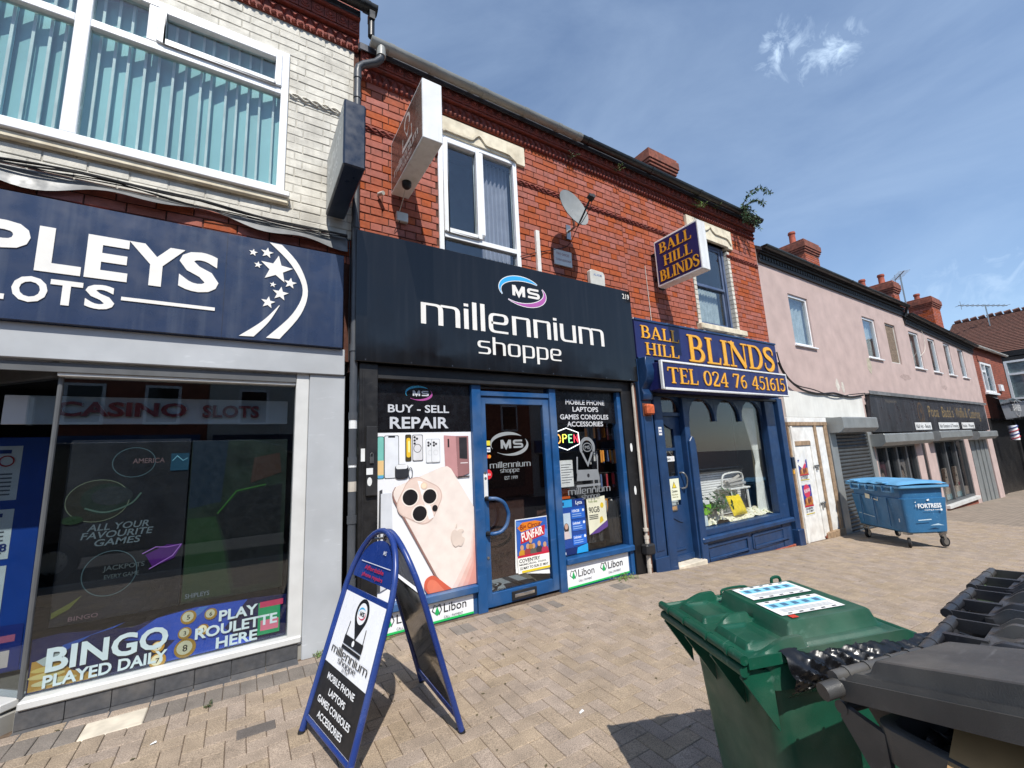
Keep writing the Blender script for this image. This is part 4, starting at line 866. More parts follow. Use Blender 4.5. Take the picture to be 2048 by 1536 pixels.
# phone: a rounded slab seen at an angle, bleeding off the right edge
ph = [(1.30, 1.31), (1.325, 1.355), (1.82, 1.525), (1.88, 1.53), (1.925, 1.50), (2.183, 1.075), (2.183, .29), (1.86, .29), (1.74, .44), (1.31, 1.24), (1.298, 1.28)]
bd.poly([(a-.012, b-.004) for a, b in ph[:6]]+[(2.183, 1.09)]+[(2.183, .288), (1.84, .288), (1.722, .435), (1.296, 1.225), (1.285, 1.28)], (146, 112, 104)); bd.poly(ph, (233, 220, 211))
def shade_strip(k): return [(2.183, .29+.0), (2.183, .98-.09*k), (2.12+.012*k, .62-.05*k), (1.95+.05*k, .36-.01*k), (1.90+.06*k, .29)]
for k, c in ((0, (231, 206, 196)), (1, (227, 188, 176)), (2, (222, 170, 158)), (3, (216, 152, 140))): bd.poly(shade_strip(k), c)
cam_o = math.radians(22); bd.poly(rrect(1.572, 1.20, .43, .415, .13, math.radians(-28), 8), (206, 180, 168)); bd.poly(rrect(1.572, 1.20, .41, .395, .125, math.radians(-28), 8), (226, 204, 192))
bd.poly([(1.545, 1.40), (1.60, 1.385), (1.72, 1.02), (1.665, 1.0)], (240, 238, 236))
for (x, z, r) in ((1.468, 1.24, .079), (1.676, 1.232, .073), (1.566, 1.072, .075)): bd.poly(ell(x, z, r+.013, r+.013), (238, 226, 216)); bd.poly(ell(x, z, r, r), (24, 22, 24))
bd.poly(ell(1.73, 1.108, .03, .033), (30, 26, 28)).poly(ell(1.615, 1.345, .037, .037), (226, 200, 178)).poly(ell(1.615, 1.345, .025, .025), (240, 218, 190))
AP = catmull([(1.974, .852), (1.945, .868), (1.912, .845), (1.902, .79), (1.92, .725), (1.95, .692), (1.985, .70), (2.02, .692), (2.048, .73), (2.058, .765), (2.028, .79), (2.03, .825), (2.052, .842), (2.035, .862), (2.0, .866)], 4, True)
bd.poly(AP, (218, 202, 190), 'printed_emblem').poly([(1.955, .878), (1.962, .915), (1.975, .93), (1.974, .895)], (218, 202, 190), 'printed_emblem')
bd.poly(catmull([(1.64, .29), (1.60, .36), (1.62, .43), (1.69, .455), (1.76, .41), (1.84, .34), (1.90, .29)], 5), (206, 96, 72)).poly(catmull([(1.66, .29), (1.63, .36), (1.66, .415), (1.72, .40), (1.80, .31), (1.82, .29)], 5), (222, 122, 96)); bd.done()
# right window: graphics, notices, stock
hd2 = thing('window_header', 'black window header listing MOBILE PHONE, LAPTOPS, GAMES CONSOLES, ACCESSORIES', 'sign', (3.94, .04, 1.92))
box('header', 'poster_black', hd2, 3.387, 4.488, .038, .046, 1.99, 2.428, 0); bd = Board(hd2, (0, .038, 0))
for t, x0, x1, z, h in (('MOBILE PHONE', 3.597, 4.295, 2.243, .066), ('LAPTOPS', 3.71, 4.17, 2.148, .066), ('GAMES CONSOLES', 3.49, 4.35, 2.045, .066), ('ACCESSORIES', 3.60, 4.24, 1.95, .066)): bd.text(t, x0, z, h, (206, 208, 212), width=x1-x0, bold=.025)
bd.done()
pn = thing('window_decal', 'frosted map-pin and phone decal with shop name on the right window', 'decal', (3.9, .045, 1.1)); bd = Board(pn, (0, .048, 0)); SG = (132, 136, 140)
bd.strokes(ell(3.925, 1.665, .115, .12, -.45, PI+.45, 30), .045, SG).poly([(3.80, 1.62), (3.845, 1.60), (3.915, 1.47), (3.985, 1.60), (4.03, 1.62), (3.99, 1.54), (3.915, 1.41), (3.84, 1.54)], SG).strokes(ell(3.925, 1.67, .075, .055, 0, 6.28), .012, SG).text('MS', 3.925, 1.648, .045, SG, width=.09, bold=.03, align='c')
bd.strokes([(3.735, 1.55), (3.72, 1.36), (4.08, 1.36), (4.09, 1.55)], .025, SG).poly([(3.70, 1.24), (3.72, 1.355), (4.085, 1.355), (4.105, 1.235)], SG).poly(ell(3.905, 1.30, .022, .026), (40, 40, 44)).poly(rect(3.69, 1.16, 4.11, 1.19), SG)
square_text(bd, 'millennium', 3.54, 4.28, 1.075, .06, SG); square_text(bd, 'shoppe', 3.76, 4.08, 1.005, .045, SG); bd.done()
on = thing('open_sign', 'hexagonal neon OPEN sign in the phone shop window', 'neon sign', (3.6, .06, 1.63))
for nm, c in (('neon_white', (240, 244, 246)), ('neon_yellow', (236, 236, 90)), ('neon_green', (150, 230, 160)), ('neon_red', (240, 70, 90)), ('neon_orange', (244, 170, 80))): glow(nm, c, 1.6)
hexp = [(3.392, 1.87), (3.60, 1.93), (3.80, 1.87), (3.815, 1.72), (3.60, 1.645), (3.392, 1.71)]
B().tube([(a, .066, c) for a, c in hexp], .0065, 6, closed=True).build('hexagon', 'neon_white', on)
def neon(P, m): B().tube([(a, .066, c) for a, c in P], .0075, 6).build('neon_letter', m, on)
neon(ell(3.455, 1.79, .04, .055, 0, 6.1, 16), 'neon_orange'); neon([(3.535, 1.74), (3.535, 1.845), (3.58, 1.845), (3.60, 1.82), (3.58, 1.795), (3.535, 1.795)], 'neon_yellow'); neon([(3.69, 1.742), (3.635, 1.742), (3.635, 1.842), (3.69, 1.842)], 'neon_green'); neon([(3.635, 1.795), (3.68, 1.795)], 'neon_green'); neon([(3.725, 1.742), (3.725, 1.842), (3.785, 1.742), (3.785, 1.842)], 'neon_red')
wp = thing('paper_notice', 'white typed notice behind the right phone shop window', 'notice', (3.55, .06, 1.18)); box('sheet', 'sign_white', wp, 3.435, 3.66, .058, .060, 1.18, 1.515, 0); bd = Board(wp, (0, .058, 0))
for i in range(8): bd.poly(rect(3.465, 1.23+i*.032, 3.60+.03*(i % 3), 1.238+i*.032), (90, 92, 100))
bd.done()
ly = thing('sim_poster', 'blue phone tariff poster with a portrait photo in the right window', 'poster', (3.59, .055, .36)); mat('lyca_blue', (26, 78, 170), .4, var=.06); box('sheet', 'lyca_blue', ly, 3.395, 3.81, .056, .059, .36, 1.02, 0); bd = Board(ly, (0, .056, 0), step=.0004)
bd.poly(rect(3.395, .93, 3.60, 1.02), (50, 160, 222)).poly(rect(3.60, .93, 3.81, 1.02), (22, 54, 130)).text('Lyca', 3.66, .955, .045, (236, 240, 244), bold=.03).poly(rect(3.43, .955, 3.47, .995), (22, 54, 110)).poly(rect(3.41, .55, 3.56, .86), (190, 210, 226)).poly(ell(3.485, .68, .04, .06), (60, 46, 44)).poly(ell(3.485, .70, .026, .035), (206, 166, 146)).poly([(3.43, .55), (3.45, .64), (3.52, .64), (3.545, .55)], (222, 206, 206))
for z, t in ((.86, '100GB'), (.71, 'Unlimited'), (.54, 'Unlimited')):
    bd.poly(rrect(3.685, z-.02, .22, .12, .01), (40, 106, 206)); bd.text(t, 3.59, z+.0, .032, (240, 244, 248), width=.12, bold=.02); bd.poly(ell(3.775, z+.015, .018, .018), (226, 232, 240)); 
    for i in range(2): bd.poly(rect(3.59, z-.03-.025*i, 3.74, z-.022-.025*i), (160, 190, 230))
bd.poly(rect(3.395, .36, 3.81, .44), (20, 40, 96)).poly([(3.62, .36), (3.64, .43), (3.81, .46), (3.81, .36)], (40, 160, 222)).poly(rect(3.41, .37, 3.45, .40), (220, 226, 232)); bd.done()
gb9 = thing('tariff_card', 'cream card reading 90GB with a purple corner', 'poster', (4.0, .055, .55)); B().prism([(3.86, .55), (4.185, .70), (4.17, 1.02), (3.845, 1.0)], (0, .054, 0), (1, 0, 0), (0, 0, 1), (0, -1, 0), .002).build('sheet', flat((236, 232, 206)), gb9); bd = Board(gb9, (0, .054, 0))
bd.text('90GB', 3.875, .82, .075, (40, 40, 44), width=.19, bold=.02).poly(ell(4.11, .90, .03, .035), (232, 200, 50)).poly([(3.86, .55), (4.19, .70), (4.19, .62), (4.02, .56)], (92, 60, 140)).poly([(4.05, .67), (4.12, .70), (4.10, .76), (4.06, .75)], (222, 190, 50)).text('Truly data', 3.87, .95, .03, (120, 140, 60), width=.16)
for i in range(3): bd.poly(rect(3.875, .74+i*.022, 4.03, .75+i*.022), (60, 60, 64))
bd.done()
rk = thing('stock_rack', 'rack of phone cases and packets hanging inside the right window', 'rack', (4.1, .6, 0)); rn = random.Random(6)
B().box(3.75, 4.90, .62, .64, .3, 2.3).build('backboard', 'interior_dark', rk); pk = []
for nm, c in (('a', (206, 206, 204)), ('b', (40, 42, 48)), ('c', (170, 60, 70)), ('d', (90, 110, 150)), ('e', (222, 150, 60)), ('f', (150, 152, 158))): me = B().box(-.035, .035, -.012, .012, -.16, 0).mesh('packet', .003); me.materials.append(flat(c)); pk.append(me)
for row, z in enumerate((1.95, 1.62, 1.28, .92)):
    tube('peg_rail', 'steel', rk, [(4.2, .33, z+.02), (4.88, .33, z+.02)], .005, 6)
    for i in range(13):
        o = bpy.data.objects.new('packet', rn.choice(pk)); link(o, rk); o.location = Vector((4.24+i*.046, .34+rn.uniform(-.04, .08), z+rn.uniform(-.01, .01)))-ORG[rk]; o.rotation_euler = (0, rn.uniform(-.06, .06), rn.uniform(.5, 1.3)); s_ = rn.uniform(.9, 1.3); o.scale = (1, 1, s_)
ob = thing('orange_box', 'orange carton behind the right phone shop window', 'box', (3.5, .2, 1.0)); box('carton', flat((206, 96, 40)), ob, 3.40, 3.66, .15, .28, 1.02, 1.15, .003); bd = Board(ob, (0, .15, 0)); bd.text('33', 3.42, 1.06, .05, (30, 30, 30), bold=.03); bd.done()
jk = thing('black_jacket', 'black garment hanging low in the right phone shop window', 'clothing', (4.35, .2, .36))
B().grid(lambda u, v: (4.47+.28*(u-.5)*(1.05-.55*v**3)+.05*(1-v), .22-.06*math.sin(u*PI)+.012*math.sin(u*30)*(1-v), .36+.56*v), 24, 8).build('jacket', 'black_plastic', jk, smooth=True); bd = Board(jk, (0, .14, 0)); bd.text('ellesse', 4.50, .70, .03, (220, 220, 220), width=.1); bd.done()
# riser advertising panels
def libon(nm, label, x0, x1, z0, z1, y, marks, zs):
    t = thing(nm, label, 'sign', ((x0+x1)/2, y, z0)); B().prism([(x0, z0), (x1, zs[0]), (x1, zs[1]), (x0, z1)], (0, y, 0), (1, 0, 0), (0, 0, 1), (0, -1, 0), .006).build('panel', 'poster_white', t); bd = Board(t, (0, y, 0))
    for mx, sc, mz in marks:
        bd.strokes([(mx-.02*sc, mz+.02*sc), (mx-.055*sc, mz+.05*sc), (mx-.03*sc, mz+.10*sc), (mx, mz+.085*sc), (mx+.03*sc, mz+.10*sc), (mx+.05*sc, mz+.05*sc), (mx+.02*sc, mz)], .009*sc, (60, 64, 66)); bd.poly([(mx, mz+.09*sc), (mx+.028*sc, mz+.02*sc), (mx, mz-.005*sc), (mx-.028*sc, mz+.02*sc)], (34, 168, 92))
        bd.text('Libon', mx+.075*sc, mz+.015*sc, .09*sc, (34, 36, 38), bold=.005).text('CALL | PAYMENT', mx+.075*sc, mz-.045*sc, .026*sc, (60, 62, 64), width=.22*sc)
    n = 12
    bd.poly([(x0, z0+.002), (x1, zs[0]+.002), (x1, zs[0]+.022), (x0, z0+.022)], (40, 190, 96)); bd.done()
libon('riser_panel', 'white advertising panel with green stripe under the repair poster', 1.15, 2.135, .005, .200, -.004, ((1.25, .95, .075), (1.73, .95, .075)), (.005, .205))
libon('riser_panel', 'white advertising panel with green stripe below the right window ledge', 3.405, 4.455, -.01, .262, -.004, ((3.50, 1.0, .09), (4.0, 1.0, .10)), (.0, .262))
# things fixed to the brick wall
pj = thing('projecting_sign', 'white-edged projecting box sign with brown face over the black fascia', 'sign', (1.36, -.5, 4.51))
box('case', 'sign_white', pj, 1.265, 1.46, -1.035, -.05, 4.51, 5.14, .006); box('wall_bracket', 'steel', pj, 1.32, 1.40, -.05, .004, 4.6, 5.0, .003)
bd = Board(pj, (1.265, 0, 0), (0, -1, 0), (0, 0, 1), (-1, 0, 0)); mat('sign_brown', (92, 66, 58), .25, var=.1); bd.poly(rect(.07, 4.53, 1.015, 5.12), 'sign_brown', 'face_panel')
PW = (206, 198, 192); bd.strokes(ell(.60, 4.99, .075, .085, -.5, PI+.5, 24), .03, PW).poly([(.52, 4.95), (.60, 4.82), (.68, 4.95), (.6, 4.86)], PW).strokes([(.47, 4.88), (.46, 4.76), (.74, 4.76), (.73, 4.88)], .02, PW).poly(rect(.45, 4.73, .75, 4.77), PW); square_text(bd, 'millennium', .18, .92, 4.63, .07, PW); square_text(bd, 'shoppe', .38, .74, 4.56, .045, PW); bd.done()
cm = thing('dome_camera', 'black dome camera under the white-edged projecting sign', 'camera', (1.36, -.33, 4.44)); B().lathe([(.05, .07), (.05, .04), (.046, .02), (.03, .003), (.004, 0)], (1.345, -.33, 4.44), n=14).build('dome', 'black_plastic', cm, smooth=True)
tube('camera_lead', 'white_cable', cm, [(1.34, -.30, 4.46), (1.35, -.2, 4.40), (1.36, -.02, 4.33)], .005, 6)
jb = thing('junction_box', 'small white junction box on brick beneath the projecting sign', 'box', (1.39, -.03, 4.22)); box('box', 'upvc_old', jb, 1.325, 1.455, -.05, .002, 4.225, 4.335, .006); tube('lead', 'cable', jb, [(1.36, -.045, 4.225), (1.34, -.03, 4.17), (1.31, -.01, 4.1)], .004, 6)
sc = thing('wall_camera', 'tiny white camera on a bracket beside the downpipe, on red brick', 'camera', (1.15, -.06, 4.48)); B().tube([(1.13, .004, 4.49), (1.15, -.05, 4.48)], .008, 6).tube([(1.135, -.03, 4.485), (1.165, -.10, 4.47)], .022, 10).build('body', 'upvc_old', sc, smooth=True)
ds = thing('satellite_dish', 'grey satellite dish with black arm on the red brick wall', 'satellite dish', (3.85, 0, 4.4))
C0 = Vector((3.62, -.38, 4.84)); AX = Vector((.10, -.93, .26)).normalized(); EX = AX.cross(Vector((0, 0, 1))).normalized(); EY = EX.cross(AX)*-1; EY = AX.cross(EX)*-1 if EY.z < 0 else EY
def dishp(u, v):
    r = u; a = 2*PI*v; return C0+EX*(.25*r*math.cos(a))+EY*(.295*r*math.sin(a))+AX*(.055*r*r-.03)
b = B().grid(dishp, 7, 28); b.grid(lambda u, v: Vector(dishp(u, v))-AX*.008, 7, 28).build('reflector', 'dish_grey', ds, smooth=True)
feed = C0+AX*.30+EX*.0-EY*.10; foot = C0-EY*.29-AX*.02
tube('feed_arm', 'black_plastic', ds, [foot, foot.lerp(feed, .5)+EY*.0, feed-AX*.02], .012, 8)
B().tube([feed-AX*.03-EX*.02, feed+AX*.045+EX*.0], .032, 10).tube([feed+EX*.03-AX*.02, feed+EX*.045+AX*.04], .026, 10).build('lnb', 'black_plastic', ds, smooth=True)
tube('cable', 'cable', ds, catmull([tuple(feed), tuple(feed-EY*.1-AX*.05), tuple(foot+AX*.08), tuple(foot), (3.80, -.03, 4.52), (3.55, -.02, 4.40), (3.2, -.02, 4.27), (2.97, -.02, 4.17)], 6), .005, 6)
B().tube([C0-AX*.035, Vector((3.83, -.15, 4.74)), Vector((3.83, -.02, 4.74))], .018, 8).box(3.79, 3.87, -.02, .004, 4.62, 4.84).build('wall_mount', 'steel', ds, smooth=True)
wpst = thing('white_post', 'short flaky white post against brick beside the satellite dish', 'post', (3.25, -.02, 3.95)); box('post', 'white_flaky', wpst, 3.225, 3.285, -.045, .0, 3.94, 4.60, .004)
pl = thing('wall_plaque', 'grey-white TWO OFFICES TO RENT plaque below the satellite dish', 'plaque', (3.69, -.02, 4.19)); box('plate', 'alu_white', pl, 3.535, 3.85, -.022, .0, 4.185, 4.415, .003); bd = Board(pl, (0, -.022, 0)); bd.text('TWO OFFICES', 3.57, 4.335, .035, (150, 96, 100), width=.23, bold=.015).text('TO RENT ABOVE SHOP', 3.555, 4.25, .032, (150, 110, 112), width=.27, bold=.01); bd.done()
al = thing('alarm_box', 'white alarm box with faded blue print above the 219 fascia', 'alarm box', (4.27, -.04, 3.95)); B().prism([(4.135, 3.93), (4.415, 3.93), (4.42, 4.16), (4.39, 4.205), (4.16, 4.215), (4.13, 4.19)], (0, -.075, 0), (1, 0, 0), (0, 0, 1), (0, -1, 0), .073).build('case', 'upvc_old', al, bevel=.01)
bd = Board(al, (0, -.075, 0)); bd.text('ALARM', 4.19, 4.12, .04, (110, 130, 170), width=.16, bold=.01); bd.done()
# weeds growing from gutter and foot of wall
def weed(name, label, base, n, size, m, spread=1., up=.8, seed=1, cat='weed', stems=True, leaf=.03):
    t = thing(name, label, cat, base); rn = random.Random(seed); L = B(); T = B(); O = Vector(base)
    for i in range(n):
        a = rn.uniform(0, 2*PI); d = Vector((math.cos(a)*spread, math.sin(a)*spread-.2*spread, up*rn.uniform(.3, 1))).normalized()*size*rn.uniform(.4, 1); P = [O+d*k/4+Vector((0, 0, -.12*size*(k/4)**2)) for k in range(5)]
        T.tube(P, .0022, 4)
        for k in range(1, 5):
            for sgn in (-1, 1):
                c = P[k]; q = d.orthogonal().normalized()*sgn; q = (q+Vector((rn.uniform(-.6, .6), rn.uniform(-.6, .6), rn.uniform(-.3, .5)))).normalized()*leaf*rn.uniform(.6, 1.2); s_ = q.cross(Vector((rn.uniform(-1, 1), rn.uniform(-1, 1), 1))).normalized()*leaf*.22
                L.face([c, c+q*.5+s_, c+q, c+q*.5-s_])
    T.build('stem', 'twig', t); L.build('foliage', m, t); return t
weed('gutter_weed', 'tuft of pale weed in the frieze over the 219 fascia', (4.87, -.10, 6.02), 14, .17, 'leaf', seed=2)
weed('gutter_weed', 'small sprig growing from the frieze left of the paler tuft', (3.95, -.09, 5.92), 6, .12, 'leaf_dark', seed=3)
weed('ground_weed', 'spreading green weed at the foot of the right riser panel', (4.25, -.09, zg(4.25)+.0), 16, .2, 'leaf', up=.35, seed=4)
weed('ground_weed', 'small tuft of grass on the paving behind the A-board', (1.2, -.10, zg(1.2)), 9, .08, 'leaf', up=.5, seed=5, leaf=.025)
weed('ground_weed', 'thin weed in the paving joint before the casino tiles', (-.1, -.42, zg(-.1, -.42)), 6, .05, 'leaf_dark', up=.6, seed=6, leaf=.016)
weed('ground_weed', 'tiny weed at the foot of the grey pilaster', (.62, -.09, zg(.62)), 6, .08, 'leaf', up=.9, seed=7, leaf=.02)

# ================================================================== BLIND SHOP (red brick, navy and gold)
bh = thing('terrace_house', 'red brick house with tall sash window above the navy and gold blinds shop', 'building', (7, 0, 0))
BW = (6.70, 7.985, 3.74, 5.44)
B().wall(4.98, 9.02, 2.5, 6.25, .012, .3, [BW]).build('wall', 'mortar', bh)
brickwork(bh, 'brick_red', 4.99, 9.02, 3.5, 5.86, [BW, (6.66, 8.07, 5.41, 5.80), (6.66, 8.09, 3.62, 3.74)], seed=31, limit=300, yf=.002)
B().box(4.98, 9.02, .9, 8, 0, 6.25).build('house_core', 'mortar', bh); box('rear_room', 'interior_dark', bh, 6.2, 8.6, .84, .88, 3.5, 5.7, 0)
frieze(bh, 4.98, 9.0, 5.86, 'terracotta'); gutter(bh, 4.985, 9.0, -.2, 6.22, .068, 'gutter_black', (5.6, 6.9, 8.2)); pitched_roof(bh, 4.98, 9.02, 6.22)
scroll_course(bh, 4.99, 6.79, 5.27, 'terracotta', -.002); scroll_course(bh, 7.905, 9.0, 5.27, 'terracotta', -.002)
lt = B().prism([(6.66, 5.50), (6.78, 5.50), (6.80, 5.44), (7.90, 5.44), (7.93, 5.41), (8.07, 5.41), (8.07, 5.80), (6.66, 5.80)], (0, -.04, 0), (1, 0, 0), (0, 0, 1), (0, -1, 0), .14).build('lintel', 'stone_cream', bh, bevel=.006)
b = B()
for q in stroke([(6.70, 5.53), (6.76, 5.60), (7.1, 5.62)]+catmull([(7.2, 5.62), (7.29, 5.67), (7.35, 5.72), (7.41, 5.67), (7.5, 5.62)], 4)+[(7.85, 5.62), (7.92, 5.60), (8.02, 5.50)], .03): b.prism(q, (0, -.065, 0), (1, 0, 0), (0, 0, 1), (0, -1, 0), .026)
b.build('label_mould', 'stone_cream', lt)
rn = random.Random(5); jp = shape_pool('jamb_brick', 'brick_cream', (.1, .13, .0805), 3, 8)
for side, x in ((1, 7.945), (-1, 6.75)):
    for r in range(18):
        o = bpy.data.objects.new('jamb_brick', rn.choice(jp)[0]); link(o, bh); o.location = Vector((x, .062, 3.785+r*.0905))-ORG[bh]; o.scale = (.8, 1, 1)
mat('sash_blue', (74, 92, 126), .5, var=.1, dirt=.3, dcol=(.3, .33, .38))
sw_ = frame_rect(B(), 6.79, 7.90, 3.745, 5.44, .06, .075, .16).build('window', 'sash_blue', bh, bevel=.005)
frame_rect(B(), 6.88, 7.81, 4.53, 5.38, .05, .088, .115).build('upper_sash', 'sash_blue', sw_, bevel=.004); frame_rect(B(), 6.88, 7.81, 3.805, 4.58, .05, .118, .15).build('lower_sash', 'sash_blue', sw_, bevel=.004)
pane(sw_, 6.93, 7.76, 4.58, 5.33, .1); pane(sw_, 6.93, 7.76, 3.855, 4.53, .13); mat('net_curtain', (196, 200, 198), .9, var=.15, scale=9); B().grid(lambda u, v: (6.9+.85*u, .24+.012*math.sin(u*60), 3.8+.75*v), 50, 1).build('net_curtain', 'net_curtain', sw_, smooth=True)
box('window_sill', 'stone_cream', bh, 6.66, 8.09, -.085, .07, 3.63, 3.735, .012)
# serif sign lettering: stems, hairlines and slab ends drawn as pen strokes
def arc(cx, cy, rx, ry, a0, a1, n=12): return [(cx+rx*math.cos(math.radians(a0+(a1-a0)*i/n)), cy+ry*math.sin(math.radians(a0+(a1-a0)*i/n))) for i in range(n+1)]
T_, H_ = .17, .055
def st_(x, y0=0., y1=1., serif=True, w=T_):
    r = [([(x, y0), (x, y1)], w, None)]
    if serif: r += [([(x-.15, y1-.025), (x+.15, y1-.025)], .05, None), ([(x-.15, y0+.025), (x+.15, y0+.025)], .05, None)]
    return r
SF = {'B': (.72, st_(.17)+[([(.17, .972)]+arc(.36, .745, .20, .227, 90, -90)+[(.17, .518)], T_, H_), ([(.17, .518)]+arc(.38, .272, .25, .246, 90, -90)+[(.17, .026)], T_, H_)]),
      'A': (.86, [([(.13, .02), (.41, .98)], .06, None), ([(.40, 1.0), (.71, .02)], T_, None), ([(.21, .32), (.6, .32)], .05, None), ([(.0, .025), (.26, .025)], .05, None), ([(.55, .025), (.86, .025)], .05, None)]),
      'L': (.66, st_(.17)+[([(.17, .026), (.63, .026)], .052, None), ([(.60, .03), (.64, .26)], .05, None)]), 'H': (.86, st_(.17)+st_(.69)+[([(.17, .5), (.69, .5)], .06, None)]), 'I': (.34, st_(.17)),
      'N': (.88, st_(.14, w=.06)+st_(.76, 0, 1, True, .06)[:2]+[([(.12, .99), (.76, .01)], T_, None)]), 'D': (.82, st_(.17)+[([(.17, .972)]+arc(.38, .5, .34, .472, 90, -90, 18)+[(.17, .028)], T_, H_)]),
      'S': (.62, [(catmull([(.54, .70), (.535, .86), (.44, .96), (.30, .975), (.15, .92), (.10, .78), (.17, .64), (.32, .54), (.46, .45), (.53, .30), (.47, .12), (.31, .025), (.16, .045), (.07, .14), (.06, .32)], 3), 'S', None)]),
      'T': (.76, st_(.38, 0, .97)[:1]+[([(.24, .025), (.52, .025)], .05, None), ([(.03, .965), (.73, .965)], .06, None), ([(.05, .96), (.02, .76)], .05, None), ([(.71, .96), (.74, .76)], .05, None)]),
      'E': (.68, st_(.17)+[([(.17, .97), (.60, .97)], .055, None), ([(.17, .52), (.48, .52)], .05, None), ([(.17, .03), (.62, .03)], .055, None), ([(.58, .96), (.62, .78)], .05, None), ([(.60, .03), (.65, .24)], .05, None), ([(.47, .62), (.47, .42)], .045, None)]),
      '0': (.66, [(arc(.33, .5, .25, .465, 90, 450, 28), .14, H_)]), '2': (.62, [(catmull([(.09, .72), (.13, .90), (.30, .97), (.47, .90), (.51, .74), (.42, .52), (.24, .28), (.09, .06)], 4), .10, .06), ([(.07, .05), (.55, .05)], .10, None), ([(.54, .04), (.58, .24)], .05, None)]),
      '4': (.68, [([(.46, 0), (.46, .99)], .14, None), ([(.46, .97), (.05, .28)], .06, None), ([(.04, .28), (.64, .28)], .06, None), ([(.32, .025), (.6, .025)], .05, None)]), '7': (.6, [([(.05, .955), (.56, .955)], .09, None), ([(.54, .94), (.22, .0)], .12, None), ([(.06, .95), (.04, .76)], .05, None)]),
      '6': (.64, [(catmull([(.50, .93), (.36, .90), (.2, .74), (.12, .5), (.12, .28), (.2, .08), (.33, .03), (.47, .1), (.53, .30), (.46, .50), (.33, .56), (.18, .46), (.13, .36)], 4), .11, .06)]),
      '5': (.6, [([(.16, .96), (.52, .96)], .08, None), ([(.16, .96), (.12, .54)], .05, None), (catmull([(.12, .54), (.28, .60), (.44, .53), (.50, .34), (.44, .12), (.28, .03), (.12, .06), (.06, .17)], 4), .11, .06)]), '1': (.38, [([(.2, 0), (.2, .99)], .14, None), ([(.2, .97), (.06, .84)], .05, None), ([(.06, .025), (.34, .025)], .05, None)]), ' ': (.36, [])}
def serif_text(bd, t, x0, x1, z0, h, m='gold', d=.012, shadow=True, gap=.05):
    tot = sum(SF[c][0] for c in t)+gap*(len(t)-1); k = (x1-x0)/tot
    for dx, dz, mm, dd, nm, ex in (((.018*h/.4, -.012*h/.4, 'gold_edge', d*.5, 'letter_shadow', 1.),) if shadow else ())+((0, 0, m, d, 'letter', 1.),):
        x = x0
        for ci, c in enumerate(t):
            wd, ps = SF[c]; bd.cut(ci == 0)
            for i, (p, w_, th) in enumerate(ps):
                bd.sub = .0003*i
                if w_ == 'S': n = len(p); w_ = [.05+.12*math.sin(PI*j/(n-1))**1.5 for j in range(n)]
                q = [(x+dx+a*k, z0+dz+b_*h) for a, b_ in p]; sc_ = (k+h)/2
                ww = [v*sc_*ex for v in w_] if isinstance(w_, list) else w_*sc_*ex
                bd.strokes(q, ww, mm, nm, None if th is None else th*sc_, dd)
            x += (wd+gap)*k
    bd.cut(True)
bf = thing('shop_fascia', 'navy fascia board with gold serif BALL HILL BLINDS lettering', 'sign', (7, -.05, 2.95))
box('sign_panel', 'sign_navy', bf, 4.92, 9.0, -.10, .0, 2.955, 3.565, .006); B().box(4.92, 9.0, -.115, -.1, 3.545, 3.575).box(4.92, 9.0, -.112, -.1, 2.945, 2.962).build('trim', 'navy_paint', bf)
rn = random.Random(3); b = B()
for i in range(26): x = 4.95+i*.155+rn.uniform(-.04, .04); b.box(x, x+rn.uniform(.03, .12), -.08, .0, 3.566, 3.578+rn.uniform(0, .02))
b.build('bird_mess', 'sign_white', bf)
bd = Board(bf, (0, -.10, 0), step=.0005); serif_text(bd, 'BALL', 5.03, 5.93, 3.275, .195); serif_text(bd, 'HILL', 5.10, 5.89, 3.015, .19); serif_text(bd, 'BLINDS', 6.13, 8.86, 2.995, .455); bd.done()
tb = thing('phone_number_sign', 'projecting navy box sign with white edges and gold TEL 024 76 451615', 'sign', (6.8, -.25, 2.44))
box('case', 'sign_navy', tb, 5.06, 8.58, -.395, -.02, 2.45, 2.85, .006)
frame_rect(B(), 5.045, 8.59, 2.44, 2.865, .028, -.408, -.36).build('edge_trim', 'sign_white', tb, bevel=.005)
bd = Board(tb, (0, -.395, 0), step=.0005); serif_text(bd, 'TEL 024 76 451615', 5.17, 8.50, 2.535, .235); bd.done()
bp = thing('projecting_sign', 'navy projecting sign with gold BALL HILL BLINDS letters and white edge', 'sign', (5.66, -.5, 4.16))
box('case', 'sign_white', bp, 5.57, 5.755, -.91, -.10, 4.165, 4.945, .01); B().tube([(5.66, .0, 4.35), (5.66, -.11, 4.35)], .03, 8).tube([(5.66, .0, 4.78), (5.66, -.11, 4.78)], .03, 8).build('wall_bracket', 'black_plastic', bp); box('back_plate', 'black_paint', bp, 5.60, 5.72, -.1, -.085, 4.14, 4.92, .003)
bd = Board(bp, (5.57, 0, 0), (0, -1, 0), (0, 0, 1), (-1, 0, 0), step=.0005); bd.poly(rect(.13, 4.195, .885, 4.915), 'sign_navy', 'face_panel')
serif_text(bd, 'BALL', .20, .78, 4.70, .17, d=.004); serif_text(bd, 'HILL', .26, .77, 4.47, .17, d=.004); serif_text(bd, 'BLINDS', .165, .865, 4.235, .18, d=.004); bd.done()
bd = Board(bp, (5.755, 0, 0), (0, 1, 0), (0, 0, 1), (1, 0, 0)); bd.poly(rect(-.885, 4.195, -.13, 4.915), 'sign_navy', 'face_panel'); bd.done()
